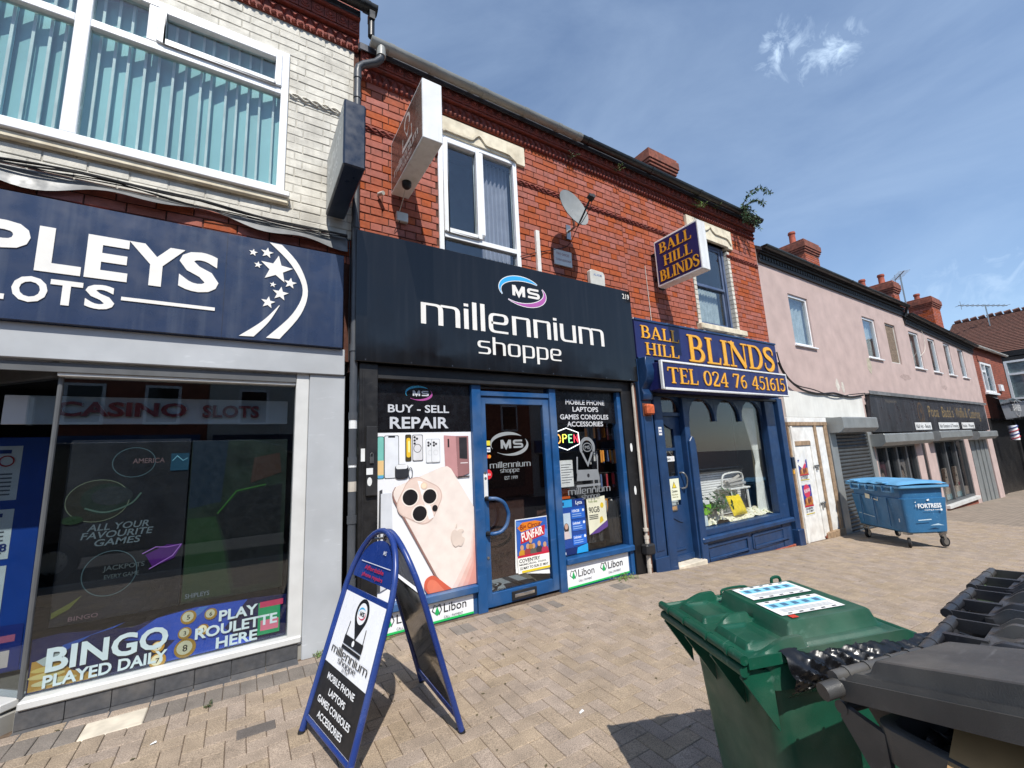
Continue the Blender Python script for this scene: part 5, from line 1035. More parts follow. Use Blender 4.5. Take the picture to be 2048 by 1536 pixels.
# shop front
bs = bh
cl = box('pilaster', 'navy_paint', bs, 4.885, 5.14, -.09, .1, -.2, 2.94, .008)
box('pilaster_panel', 'navy_paint', cl, 4.93, 5.09, -.10, -.09, .2, 2.1, .004); box('plinth_block', 'navy_paint', cl, 4.87, 5.15, -.115, -.09, -.2, .12, .006)
b = B(); b.prism([(0, 2.30), (-.05, 2.32), (-.07, 2.40), (-.04, 2.48), (-.09, 2.54), (-.15, 2.62), (-.17, 2.74), (-.15, 2.84), (-.16, 2.94), (0, 2.94)], (4.91, -.09, 0), (0, 1, 0), (0, 0, 1), (-1, 0, 0), .2); b.build('corbel', 'navy_paint', cl, bevel=.008, smooth=True)
b = B().box(5.165, 5.335, -.11, .1, -.2, 2.38).box(5.15, 5.165, -.05, .1, -.2, 2.38); b.build('door_post', 'navy_paint', bs, bevel=.008)
tube('conduit', 'navy_paint', bs, [(5.155, -.10, 2.4), (5.155, -.10, -.15)], .009, 6)
b = B().box(5.93, 6.055, -.035, .1, -.15, 2.4); b.prism([(5.955, -.15), (6.11, -.15), (6.11, 1.62), (6.08, 1.75), (6.03, 1.78), (5.955, 1.70)], (0, -.075, 0), (1, 0, 0), (0, 0, 1), (0, -1, 0), .04); b.build('window_post', 'navy_paint', bs, bevel=.008)
b = B().box(8.40, 8.70, -.035, .1, -.28, 2.4).box(8.70, 8.76, -.02, .12, -.28, 2.46); b.build('window_post', 'navy_paint', bs, bevel=.008)
b = B().box(8.80, 8.975, -.08, .1, -.32, 2.46).box(8.785, 8.99, -.12, .1, -.34, .0); b.build('end_pilaster', 'navy_paint', bs, bevel=.008)
box('soffit', 'navy_paint', bs, 5.15, 9.0, -.02, .12, 2.44, 2.96, .004); box('blind_track', 'black_plastic', bs, 5.16, 8.98, -.06, -.02, 2.40, 2.445, .004)
# arched heads: three over the window, one over the door
def arch_head(x0, x1, z0, z1, y, d):
    n = 14; b = B(); mx = (x0+x1)/2; P = [(mx-(x1-x0)/2*math.cos(PI*i/n), z0+(z1-.035-z0)*math.sin(PI*i/n)**.8) for i in range(n+1)]
    for i in range(n): b.prism([P[i], P[i+1], (P[i+1][0], z1), (P[i][0], z1)], (0, y, 0), (1, 0, 0), (0, 0, 1), (0, -1, 0), d)
    return b
for (a, c) in ((6.11, 6.86), (6.86, 7.63), (7.63, 8.40)): arch_head(a+.03, c-.03, 2.02, 2.44, .015, .05).build('arch_panel', 'navy_paint', bs, bevel=.0); box('arch_stile', 'navy_paint', bs, a-.03 if a > 6.2 else a, a+.03, .013, .065, 2.02, 2.44, .003)
arch_head(5.335, 5.93, 2.16, 2.44, .02, .05).build('arch_panel', 'navy_paint', bs); box('door_head', 'navy_paint', bs, 5.335, 5.93, .02, .1, 2.10, 2.16, .004)
pane(bs, 5.335, 5.93, 2.16, 2.44, .06, 'glass_dark'); pane(bs, 6.11, 8.40, .33, 2.42, .055, 'glass_clear')
B().box(6.06, 8.42, -.03, .12, .235, .33).build('window_bead', 'navy_paint', bs, bevel=.008); B().box(5.99, 8.76, -.10, .12, .15, .235).build('window_cill', 'navy_paint', bs, bevel=.02)
b = B().box(5.99, 8.74, -.02, .12, -.34, .15); b.build('stall_riser', 'navy_paint', bs, bevel=.004)
for (a, c) in ((6.12, 7.28), (7.40, 8.58)): frame_rect(B(), a, c, -.14, .095, .045, -.038, -.02).build('riser_moulding', 'navy_paint', bs, bevel=.012)
b = B()
for i in range(12): b.box(8.02+i*.062, 8.075+i*.062, -.05, -.02, -.34, -.25)
b.build('brick_footing', 'brick_red', bs, bevel=.004)
# door
bdn = part('shop_door', bh, 'dark blue panelled door with arched glass and curved handle')
def ogee(x0, x1, z, up_): return [(x0+(x1-x0)*i/10, z+up_*(.5+.5*math.sin(PI*(i/10-.5)))) for i in range(11)]
b = B().box(5.34, 5.43, .06, .11, -.05, 2.10).box(5.76, 5.925, .06, .11, -.05, 2.10).box(5.43, 5.76, .06, .11, -.05, .62).box(5.43, 5.76, .06, .11, .62, .74).box(5.43, 5.76, .065, .108, 1.115, 1.175).box(5.43, 5.76, .065, .108, 1.565, 1.61)
P = [(5.43, 2.0)]+ogee(5.43, 5.76, 2.0, -.12)+[(5.76, 2.10), (5.43, 2.10)]
for i in range(10): q = ogee(5.43, 5.76, 2.02, -.12); b.prism([q[i], q[i+1], (q[i+1][0], 2.10), (q[i][0], 2.10)], (0, .06, 0), (1, 0, 0), (0, 0, 1), (0, -1, 0), .05)
b.box(5.52, 5.545, .066, .105, .74, 1.115); b.build('door_leaf', 'navy_paint', bdn, bevel=.0)
pane(bdn, 5.43, 5.76, .74, 2.06, .085, 'glass_dark')
bb = B()
for q in stroke(ogee(5.44, 5.75, .60, -.10), .025): bb.prism(q, (0, .048, 0), (1, 0, 0), (0, 0, 1), (0, -1, 0), .012)
bb.box(5.45, 5.75, .045, .06, .10, .125).box(5.34, 5.92, .04, .06, -.05, .03); bb.build('moulding', 'navy_paint', bdn)
lb = box('letterbox', 'steel', bdn, 5.40, 5.65, .045, .06, .665, .755, .006); box('letter_flap', 'cardboard', bdn, 5.43, 5.62, .040, .0448, .685, .735, .002)
tube('pull_handle', 'steel', bdn, catmull([(5.80, .06, 1.22), (5.82, .01, 1.22), (5.85, -.02, 1.16), (5.855, -.02, 1.08), (5.84, .0, 1.0), (5.81, .06, .98)], 5), .012, 8)
bd = Board(bdn, (0, .06, 0)); bd.text('221', 5.44, 2.035, .05, (96, 112, 140), bold=.01); bd.done()
box('threshold', 'slab_pale', bs, 5.335, 5.99, -.12, .1, -.22, -.06, .008)
on2 = thing('open_card', 'small white Open card hanging in the blinds shop door', 'sign', (5.6, .07, 1.4)); box('card', 'sign_white', on2, 5.46, 5.73, .072, .078, 1.40, 1.48, .002); bd = Board(on2, (0, .072, 0)); bd.text('Open', 5.51, 1.425, .04, (24, 24, 26), bold=.01); bd.done(); B().tube([(5.50, .075, 1.48), (5.595, .075, 1.58), (5.69, .075, 1.48)], .002, 4).build('string', 'white_cable', on2)
ca = thing('caution_notice', 'yellow and white Caution notice on the dark blue door', 'sign', (5.62, .07, .82)); box('card', flat((226, 230, 206)), ca, 5.50, 5.745, .05, .056, .82, 1.14, .001); bd = Board(ca, (0, .05, 0)); bd.poly([(5.57, 1.0), (5.675, 1.0), (5.622, 1.10)], (40, 40, 30)).poly([(5.585, 1.008), (5.66, 1.008), (5.622, 1.085)], (232, 206, 50)).text('Caution', 5.56, .94, .035, (60, 60, 40), width=.125, bold=.02).text('Wet floor', 5.545, .895, .022, (120, 110, 40), width=.15).text('when wet', 5.56, .86, .022, (120, 110, 40), width=.13); bd.done()
ab = thing('alarm_sounder', 'rusty orange sounder box on the dark blue pilaster', 'alarm', (5.01, -.12, 2.09)); b = B().box(4.93, 5.09, -.185, -.1, 2.10, 2.25); b.build('case', mat('rust_orange', (196, 96, 56), .6, var=.25, scale=20, dirt=.3), ab, bevel=.02); box('back_plate', 'pipe_rust', ab, 4.92, 5.10, -.103, -.098, 2.08, 2.27, .003)
stk = thing('door_sticker', 'small white sticker on the door post of the blinds shop', 'sticker', (5.24, -.113, 1.8)); B().box(5.20, 5.27, -.1135, -.111, 1.80, 1.92).build('sheet', 'sign_white', stk); bd = Board(stk, (0, -.1135, 0)); bd.poly(rect(5.205, 1.83, 5.265, 1.845), (70, 80, 140)).poly(rect(5.205, 1.88, 5.265, 1.895), (90, 100, 150)); bd.done()
kb_ = thing('key_box', 'small navy key box on the pink strip beside the boarded door', 'box', (9.03, -.05, 1.0)); box('box', 'navy_box', kb_, 8.995, 9.09, -.10, .0, 1.10, 1.32, .008); box('padlock', 'gold', kb_, 9.02, 9.06, -.08, -.055, 1.0, 1.07, .005)
# soil pipe between the two shops
pp = thing('drain_pipe', 'thin dirty white pipe with rusty companion between the two shop fronts', 'pipe', (4.74, -.1, -.1))
tube('white_pipe', 'pipe_dirty', pp, [(4.755, -.09, 2.56), (4.75, -.09, .9), (4.745, -.09, -.1)], .02, 8); tube('rust_pipe', 'pipe_rust', pp, [(4.80, -.075, 2.57), (4.80, -.075, -.08)], .018, 8); tube('white_foot', 'pipe_dirty', pp, [(4.742, -.095, .42), (4.74, -.095, -.12)], .03, 8)
for z in (.52, .42, .30, .05): tube('pipe_collar', 'pipe_dirty', pp, [(4.744, -.093, z-.02), (4.744, -.093, z+.02)], .036, 8)
box('black_trap', 'black_plastic', pp, 4.66, 4.83, -.17, -.05, .20, .34, .02)
# window display
mat('display_floor', (150, 146, 132), .8); wd_ = thing('window_display', 'white slatted back panel and floor of the blinds shop display', 'display', (7.2, .8, .2))
box('floor', 'display_floor', wd_, 6.0, 8.86, .10, 1.6, .22, .30, 0); b = B()
for i in range(18):
    B().box(6.3, 8.55, .66, .685, .33+i*.044, .366+i*.044).build('blind_slat', 'upvc', wd_); box('shelf', 'upvc', wd_, 6.3, 8.5, .60, .70, 1.13, 1.19, .006); box('side_wall', 'wash_wall', wd_, 8.86, 8.9, .1, 2.6, .22, 2.5, 0)
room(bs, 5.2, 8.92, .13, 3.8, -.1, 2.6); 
mat('curtain_white', (226, 230, 226), .9, var=.06)
ct = thing('tied_curtain', 'white curtain tied back at the right of the blinds window', 'curtain', (8.1, .3, .3))
def cur(u, v):
    z = .34+1.95*v; k = abs(v-.46); wd = .12+.62*(v-.46)**1.3 if v > .46 else .12+.38*(.46-v)**.8; L = 8.40-wd if v > .46 else 8.32-wd*.55; return (L+wd*(1.3 if v < .46 else 1.25)*u*.92, .22+.03*math.sin(u*34)*(.4+k), z)
B().grid(cur, 60, 30).build('drape', 'curtain_white', ct, smooth=True)
mat('curtain_cream', (214, 204, 168), .9, var=.06); c2_ = thing('cream_curtain', 'narrow cream curtain behind the tied white one', 'curtain', (8.38, .4, .3)); B().grid(lambda u, v: (8.46+.26*u, .36+.025*math.sin(u*26), .32+2.0*v), 30, 1).build('drape', 'curtain_cream', c2_, smooth=True)
cu_ = thing('yellow_cushion', 'bright yellow square cushion among patterned fabric', 'cushion', (7.2, .3, .36))
def cush(sg):
    def f(u, v):
        a, b_ = 2*u-1, 2*v-1; t = .07*(1-a**4)*(1-b_**4); p = 1-.06*(1-a*a if abs(b_) > .8 else 0); x = a*.215*(1-.05*(1-b_*b_)); z = b_*.17*(1-.05*(1-a*a)); return (7.54+x+.05*b_*-.3, .26+sg*t+.05*b_, .55+z+.0*x)
    return f
B().grid(cush(-1), 14, 14).grid(cush(1), 14, 14).build('cushion', mat('yellow_cloth', (226, 200, 30), .85, var=.1, scale=20, bump=.3), cu_, smooth=True)
mat('floral', (216, 216, 190), .85, var=.05)
m = MAT['floral']; t_ = m.node_tree; bsd = t_.nodes['Principled BSDF']; src = bsd.inputs['Base Color'].links[0].from_socket; vo = t_.nodes.new('ShaderNodeTexVoronoi'); vo.inputs['Scale'].default_value = 22; rmp = t_.nodes.new('ShaderNodeValToRGB'); e = rmp.color_ramp.elements; e[0].color = (.12, .25, .08, 1); e[1].color = (.75, .74, .6, 1); e[0].position = .12; e[1].position = .42; e.new(.26).color = (.45, .55, .25, 1); e.new(.36).color = (.72, .5, .42, 1)
g_ = t_.nodes.new('ShaderNodeNewGeometry'); t_.links.new(g_.outputs['Position'], vo.inputs['Vector']); t_.links.new(vo.outputs['Distance'], rmp.inputs[0]); t_.links.new(rmp.outputs[0], bsd.inputs['Base Color'])
fbk = thing('floral_fabric', 'heaped floral patterned fabric along the window floor', 'fabric', (7.2, .3, .3))
def heap(u, v):
    x = 6.16+2.62*u; h = .05+.16*math.exp(-((x-6.8)/.3)**2)+.07*math.exp(-((x-8.1)/.3)**2); y = .11+.42*v; return (x, y+.02*math.sin(x*17), .302+h*math.sin(PI*(.12+.83*v))*(1+.3*math.sin(x*13+v*4)+.2*math.sin(x*29-v*9)))
B().grid(heap, 110, 16).build('cloth', 'floral', fbk, smooth=True)
chr_ = thing('white_chair', 'white painted chair carrying fabric rolls inside the blinds window', 'chair', (7.35, .6, .3))
mat('paint_white', (226, 228, 226), .5)
for x, y in ((7.58, .36), (8.11, .36), (7.58, .6), (8.11, .6)): tube('leg', 'paint_white', chr_, [(x+.03, y, .30), (x, y, .80)], .02, 6)
box('seat', 'paint_white', chr_, 7.53, 8.17, .32, .63, .80, .83, .006); tube('backrest', 'paint_white', chr_, catmull([(7.53, .48, .83), (7.55, .48, 1.0), (7.68, .48, 1.08), (8.18, .48, 1.07), (8.20, .48, .83)], 5), .016, 6)
fr = thing('fabric_roll', 'grey fabric rolls heaped on the white chair', 'fabric', (7.3, .55, .85))
for i in range(4): tube('roll', mat('roll_grey%d' % i, (150+12*i, 150+10*i, 148+8*i), .9, var=.1), fr, [(7.55+.05*i, .36+.06*i, .88+.045*(i % 2)), (8.09, .38+.05*i, .90+.06*(i % 3))], .03, 8)
pt_ = weed('house_plant', 'leafy green plant at the left of the blinds window', (6.72, .34, .55), 60, .6, 'leaf_dark', up=.9, seed=12, cat='plant', leaf=.10)
B().lathe([(.06, .30), (.075, .45), (.08, .5)], (6.72, .36, 0), n=12).build('pot', 'chimney_pot', pt_)
gbx = thing('green_carton', 'lime green carton with a white label at the window corner', 'box', (6.3, .2, .35)); box('carton', flat((120, 190, 40)), gbx, 6.34, 6.62, .14, .24, .50, .66, .003); box('label', 'sign_white', gbx, 6.37, 6.58, .135, .235, .665, .73, .002); box('card', flat((206, 222, 226)), gbx, 6.30, 6.45, .115, .12, .34, .50, 0)
# greenery in the gutter
def buddleia():
    t = thing('buddleia', 'arching leafy shrub growing out of the eaves gutter', 'plant', (8.32, -.15, 6.05)); rn = random.Random(17); L = B(); T = B()
    def branch(P, dens, ls):
        C = catmull(P, 7); T.tube(C, [max(.002, .008*(1-i/len(C))) for i in range(len(C))], 5)
        for i in range(3, len(C)):
            for k in range(dens):
                c = Vector(C[i])+Vector((rn.uniform(-.02, .02), rn.uniform(-.02, .02), rn.uniform(-.02, .02))); q = Vector((rn.uniform(-1, 1), rn.uniform(-1, 1), rn.uniform(-1.1, .5))).normalized()*ls*rn.uniform(.6, 1.2); s_ = q.cross(Vector((rn.uniform(-1, 1), rn.uniform(-1, 1), rn.uniform(-1, 1)))).normalized()*ls*.17
                L.face([c, c+q*.45+s_, c+q, c+q*.45-s_])
    o = (8.28, -.16, 6.2)
    branch([o, (8.30, -.3, 6.42), (8.42, -.4, 6.60), (8.66, -.48, 6.68), (8.88, -.52, 6.62)], 5, .085); branch([o, (8.36, -.36, 6.36), (8.52, -.42, 6.42), (8.66, -.46, 6.36)], 6, .08)
    for k in range(7): a = rn.uniform(-.4, .45); branch([o, (8.28+a*.4, -.26, 6.22+rn.uniform(-.05, .1)), (8.3+a*.8, -.32+rn.uniform(-.05, .05), 6.16+rn.uniform(-.1, .1)), (8.33+a*1.0, -.30, 5.98+rn.uniform(-.12, .1))], 4, .065)
    T.build('stem', 'twig', t); L.build('foliage', 'leaf_dark', t)
buddleia()
weed('gutter_weed', 'sprig of weed above the navy projecting sign', (6.98, -.13, 5.98), 12, .22, 'leaf', seed=22, leaf=.045)
weed('gutter_weed', 'two thin shoots in the gutter left of the arching shrub', (7.55, -.14, 6.12), 5, .18, 'leaf', seed=23, leaf=.04)
tube('wall_cable', 'white_cable', None, [(5.42, -.006, 4.55), (5.43, -.006, 4.1), (5.44, -.006, 3.58)], .005, 5, label='thin pale cable down the brick left of the navy projecting sign', cat='cable')
# chimneys with pots, set back at the ridge
def chimney(name, label, x0, x1, y0, y1, zt, pots, zb=7.0, limit=200):
    t = thing(name, label, 'chimney', ((x0+x1)/2, (y0+y1)/2, zb)); B().box(x0+.05, x1-.05, y0+.05, y1-.05, zb, zt-.5).build('stack_core', 'mortar', t); rn = random.Random(int(x0*10))
    for k, (e, za, zc) in enumerate(((.0, zt-.62, zt-.53), (.035, zt-.53, zt-.44), (.07, zt-.44, zt-.35), (.10, zt-.35, zt-.10), (.06, zt-.10, zt))): B().box(x0-e, x1+e, y0-e, y1+e, za, zc).build('oversail_course', 'brick_sooty', t, bevel=.012)
    pool = shape_pool('brick', 'brick_red', (.245, .06, .0805), 3, 5); n = 0; z = zt-.66; r = 0
    while z > zb and n < limit:
        for (a0, a1, fixed, rot) in ((x0, x1, y0+.03, 0), (y0, y1, x0+.03, 1)):
            p = a0-(.12 if r % 2 else 0)
            while p < a1:
                u, v = max(p, a0), min(p+.245, a1)
                if v-u > .04:
                    o = bpy.data.objects.new('brick', rn.choice(pool)[0]); link(o, t); n += 1
                    o.location = Vector(((u+v)/2, fixed, z) if not rot else (fixed, (u+v)/2, z))-ORG[t]; o.rotation_euler = (0, 0, -PI/2 if rot else 0); o.scale = ((v-u)/.245, 1, 1)
                p += .255
        z -= .0905; r += 1
    for (px, py, h) in pots: B().lathe([(.15, 0), (.15, .06), (.12, .10), (.115, h-.12), (.14, h-.10), (.145, h-.05), (.13, h-.03), (.13, h)], (px, py, zt), n=16).build('chimney_pot', 'chimney_pot', t, smooth=True)
chimney('chimney_stack', 'potless brick chimney rising behind the black gutter of the red terrace', 9.9, 11.1, 3.0, 4.6, 10.5, (), 8.6)

# ================================================================== PINK RENDERED TERRACE
pk_ = thing('pink_terrace', 'long pink rendered two-storey terrace with black eaves', 'building', (16, 0, -.6))
PW_ = [(10.12, 11.02, 3.70, 4.88), (14.10, 14.98, 3.74, 4.90), (15.72, 16.52, 3.72, 4.92), (17.64, 18.54, 3.70, 4.90), (19.42, 20.18, 3.69, 4.86), (21.10, 21.84, 3.69, 4.86), (22.76, 23.52, 3.69, 4.83)]
GF = [(9.14, 12.96, -2, 2.05), (13.2, 24.3, -2, 2.45)]
B().wall(9.02, 17.42, -1.2, 5.74, .0, .3, PW_[:3]+[(9.14, 12.96, -2, 2.05), (13.2, 17.42, -2, 2.45)]).build('wall', 'pink_render', pk_)
b = B().wall(17.42, 24.88, -1.4, 5.02, .0, .3, PW_[3:]+[(17.42, 24.3, -2, 2.45)]); b.prism([(17.42, 5.02), (24.88, 5.02), (24.88, 5.08), (17.42, 5.42)], (0, 0, 0), (1, 0, 0), (0, 0, 1), (0, -1, 0), .3); b.build('wall', 'pink_render', pk_)
B().box(9.03, 24.86, .9, 8, -1, 5.0).build('house_core', 'interior_dark', pk_)
for i, (a, c, z0, z1) in enumerate(PW_):
    if i == 2:
        w_ = frame_rect(B(), a, c, z0, z1, .04, .04, .09).build('boarded_window', 'upvc_old', pk_); box('chipboard', 'osb', w_, a+.04, c-.04, .05, .07, z0+.04, z1-.04, 0); continue
    w_ = frame_rect(B(), a, c, z0, z1, .06, .03, .1).build('window', 'upvc', pk_, bevel=.004); pane(w_, a+.06, c-.06, z0+.06, z1-.06, .06); box('window_sill', 'upvc', w_, a-.04, c+.06, -.05, .05, z0-.035, z0, .006)
    B().grid(lambda u, v: (a+.05+(c-a-.1)*u, .17+.02*math.sin(u*30+i), z0+.05+(z1-z0-.1)*v), 26, 1).build('net_curtain', 'net_curtain', w_, smooth=True)
for (x, z, rx, rz, c) in ((14.0, 3.52, .16, .26, (176, 168, 150)), (11.85, 2.86, .10, .16, (206, 200, 190)), (12.12, 2.84, .08, .14, (196, 190, 180)), (16.6, 3.35, .5, .10, (168, 148, 142)), (20.2, 3.2, .3, .08, (172, 152, 146))):
    rn = random.Random(int(x*9)); B().prism([(x+rx*math.cos(a)*rn.uniform(.7, 1.15), z+rz*math.sin(a)*rn.uniform(.7, 1.15)) for a in [k*2*PI/14 for k in range(14)]], (0, -.003, 0), (1, 0, 0), (0, 0, 1), (0, -1, 0), .003).build('filler_patch', mat('patch_%d' % int(x*9), c, .9, var=.15, scale=12), pk_)
def dark_eaves(x0, x1, za, zb, ya=-.18):
    b = B(); n = int((x1-x0)/.115)
    for i in range(n):
        x = x0+(i+.5)*(x1-x0)/n; z = za+(zb-za)*(x-x0)/(x1-x0); b.box(x-.035, x+.035, -.06, -.03, z-.20, z-.12)
    b.build('dentil_course', 'terracotta_black', pk_, kind='stuff')
    for dz0, dz1, y in ((-.27, -.20, -.045), (-.20, -.09, -.03), (-.09, .0, -.085)): B().prism([(x0, za+dz0), (x1, zb+dz0), (x1, zb+dz1), (x0, za+dz1)], (0, y, 0), (1, 0, 0), (0, 0, 1), (0, -1, 0), -y-.001).build('eaves_band', 'terracotta_black', pk_)
    gutter(pk_, x0, x1, ya, za+.03, .065, 'gutter_black', [x0+k*(x1-x0)/4 for k in (1, 2, 3)], zb+.03)
dark_eaves(9.03, 17.42, 5.66, 5.60); dark_eaves(17.43, 24.86, 5.36, 5.04)
pitched_roof(pk_, 9.02, 17.42, 5.68); pitched_roof(pk_, 17.42, 24.88, 5.40, z1=5.08)
tube('eaves_drip', 'gutter_black', pk_, [(17.36, -.18, 5.62), (17.44, -.1, 5.45), (17.40, -.05, 5.30)], .035, 8); tube('dangling_cable', 'white_cable', pk_, catmull([(18.75, -.02, 5.2), (18.9, -.04, 4.9), (18.8, -.04, 4.4), (18.2, -.03, 4.1)], 6), .008, 5)
# white signboard, boarded door, shutters
wb = thing('blank_signboard', 'blank weathered white signboard on the pink terrace above the boarded door', 'sign', (11, -.03, 2.1)); box('board', 'white_board', wb, 9.16, 12.98, -.045, .06, 2.10, 2.64, .006)
tube('sagging_cable', 'cable', None, catmull([(8.98, -.13, 3.18), (9.25, -.09, 2.95), (9.8, -.08, 2.70), (10.6, -.07, 2.62), (11.4, -.07, 2.66), (12.2, -.07, 2.60), (13.0, -.07, 2.67)], 6), .022, 6, label='thick black cable sagging across the top of the blank white signboard', cat='cable')
tube('thin_cable', 'cable', None, catmull([(8.99, -.12, 3.40), (9.12, -.12, 3.05), (9.6, -.09, 2.78), (10.4, -.08, 2.70), (11.4, -.08, 2.58), (12.3, -.08, 2.66), (13.1, -.08, 2.72)], 6), .012, 6, label='thinner black cable looping beside the thick one over the white signboard', cat='cable')
bdr = thing('boarded_door', 'boarded-up white door in a raw timber frame with torn posters', 'door', (9.9, -.02, -.4))
box('frame_head', 'white_flaky', bdr, 9.15, 10.83, -.045, .1, 2.0, 2.098, .006)
b = B().box(9.15, 10.83, -.05, .1, 1.93, 1.999).box(9.15, 9.20, -.03, .1, -.36, 1.93).box(10.22, 10.30, -.05, .1, -.28, 1.93).box(10.68, 10.80, -.05, .1, -.28, 1.93).box(10.0, 10.83, -.07, .1, -.36, -.22); b.build('timber_frame', 'raw_wood', bdr, bevel=.006)
box('door_board', 'white_flaky', bdr, 9.20, 10.215, -.02, .05, -.34, 1.93, .004); box('side_board', 'white_flaky', bdr, 10.305, 10.675, -.02, .05, -.22, 1.93, .004); box('edge_board', 'white_flaky', bdr, 9.225, 9.29, -.05, -.021, -.34, 1.92, .004); box('cover_strip', 'white_flaky', bdr, 9.96, 10.06, -.045, -.021, -.28, 1.62, .004)
box('rail', 'raw_wood', bdr, 9.31, 9.96, -.04, -.021, 1.53, 1.62, .003)
B().box(9.94, 10.14, -.065, -.045, 1.08, 1.12).box(10.0, 10.05, -.08, -.05, 1.02, 1.10).box(9.94, 10.16, -.065, -.045, .34, .38).box(10.0, 10.06, -.085, -.05, .27, .37).build('hasp', 'steel', bdr, bevel=.004)
b = B()
for i in range(7): b.box(10.03+i*.115, 10.135+i*.115, -.06, .0, zg(10.4)-.06, zg(10.4)+.015); b.box(9.98+i*.115, 10.085+i*.115, -.055, .0, zg(10.4)+.022, zg(10.4)+.085)
b.build('brick_step', 'brick_red', bdr, bevel=.004)
for k, (lab, x0, x1, z0, z1) in enumerate((('torn circus poster on the boarded door, the upper one', 9.33, 9.72, .82, 1.30), ('circus poster on the boarded door, the lower one', 9.34, 9.72, .17, .82))):
    t = thing('torn_poster', lab, 'poster', ((x0+x1)/2, -.023, z0)); box('sheet', 'sign_white', t, x0, x1, -.024, -.022, z0, z1-.01, 0); bd = Board(t, (0, -.024, 0)); h = z1-z0
    bd.poly(rect(x0+.01, z0+.3*h, x1-.01, z1-.1*h), (52, 70, 150)).poly(ell((x0+x1)/2, z0+.72*h, .13, .12*h/.6), (206, 60, 90)).poly([(x0+.02, z0+.3*h), (x1-.02, z0+.3*h), (x1-.03, z0+.56*h), (x0+.1, z0+.52*h)], (176, 110, 50))
    for i in range(5): bd.poly(ell(x0+.06+i*.07, z0+.42*h+.02*(i % 2), .03, .05), ((120, 60, 40), (200, 140, 90), (90, 50, 60))[i % 3])
    bd.poly(rect(x0+.01, z0+.26*h, x1-.01, z0+.30*h), (190, 30, 60)).text('FUNFAIR', x0+.07, z0+.66*h, .07, (244, 220, 226), width=.24, bold=.03, rot=.12).text('COVENTRY', x0+.03, z0+.18*h, .04, (40, 40, 60), width=.3, bold=.03).poly(rect(x0+.02, z0+.03, x1-.02, z0+.045), (214, 190, 50)); bd.text('22 - 31 MAY', x0+.03, z0+.11*h, .035, (60, 60, 80), width=.3, bold=.02)
    if k == 0: bd.poly([(x0-.03, z1-.13), (x1-.06, z1+.16), (x1-.05, z1-.04), (x0+.14, z1-.22)], 'sign_white', 'torn_flap')
    bd.done()
def shutter_box(label, x0, x1, z0, z1, y=-.35):
    t = thing('shutter_box', label, 'shutter box', ((x0+x1)/2, y/2, z0)); c = .09; b = B(); b.prism([(0, z1), (y+.02, z1), (y, z1-.02), (y, z0+c), (y+c, z0), (0, z0)], (x0, 0, 0), (0, 1, 0), (0, 0, 1), (-1, 0, 0), x1-x0); b.build('housing', 'shutter_grey', t, bevel=.004); return t
shutter_box('grey roller shutter box beside the boarded door', 10.84, 12.72, 1.76, 2.09); t = shutter_box('long grey shutter box above the middle shop window', 12.98, 16.55, 1.40, 1.70); shutter_box('grey shutter box above the beauty poster window', 17.2, 20.55, 1.43, 1.72); shutter_box('small grey shutter box at the far end of the pink terrace', 21.4, 23.9, 1.38, 1.66)
sr = thing('roller_shutter', 'closed dark roller shutter behind the blue wheeled container', 'shutter', (12.1, 0, -.4)); box('guide_rail', 'shutter_grey', sr, 10.84, 11.14, -.06, .06, -.45, 1.76, .006); box('guide_rail', 'shutter_grey', sr, 12.88, 13.12, -.06, .06, -.5, 1.76, .006)
me = B().grid(lambda u, v: (11.14+1.74*u, -.012-.026*math.sin(PI*v), .078*v), 1, 5).mesh('slat', smooth=True); me.materials.append(MAT['shutter_dark'])
for i in range(28): o = bpy.data.objects.new('slat', me); link(o, sr); o.location = Vector((0, 0, -.44+i*.08))-ORG[sr]
pf = thing('shop_fascia', 'faded black fascia with worn gold letters and three white strips', 'sign', (18.8, -.05, 1.72)); B().prism([(13.12, 1.75), (24.3, 1.70), (24.3, 2.66), (13.35, 2.70)], (0, -.09, 0), (1, 0, 0), (0, 0, 1), (0, -1, 0), .09).build('sign_panel', mat('worn_black', (40, 41, 46), .35, var=.2, scale=2, streak=.35, dcol=(.12, .12, .13)), pf)
B().box(13.3, 24.4, -.14, .0, 2.70, 2.73).build('lead_flashing', 'lead', pf); B().prism([(13.25, 2.70), (24.4, 2.655), (24.4, 2.735), (13.2, 2.79)], (0, -.142, 0), (1, 0, 0), (0, 0, 1), (0, -1, 0), .01).build('lead_flashing', 'lead', pf)
bd = Board(pf, (0, -.09, 0)); GD = (132, 112, 74); bd.text('Pooa', 17.6, 2.16, .36, GD, width=.95).text("Bada's", 18.9, 2.16, .36, GD, width=1.2).text('Waffle &', 20.35, 2.16, .36, GD, width=1.35).text('Catering', 21.9, 2.14, .36, GD, width=1.5)
bd.strokes(ell(16.9, 2.26, .22, .3, 0, 6.28, 30), .05, (92, 72, 50)); bd.poly(catmull([(16.85, 2.05), (16.98, 2.2), (16.86, 2.35), (16.95, 2.42), (17.0, 2.25), (16.95, 2.05)], 3, True), (92, 72, 50)).text('Mangwana Ho', 14.3, 2.52, .09, (110, 104, 96), width=.8).text('Tel', 13.6, 2.5, .1, (80, 82, 90), width=.3)
for x0, x1, t_ in ((16.2, 17.6, 'Nail Art - Beauty'), (18.3, 20.4, 'Hair Extensions & Threading'), (20.75, 22.3, 'Facials - Waxing')): bd.poly(rect(x0, 1.78, x1, 1.99), 'sign_white', 'white_strip').text(t_, x0+.08, 1.83, .11, (40, 42, 48), width=x1-x0-.16, bold=.02)
bd.done()
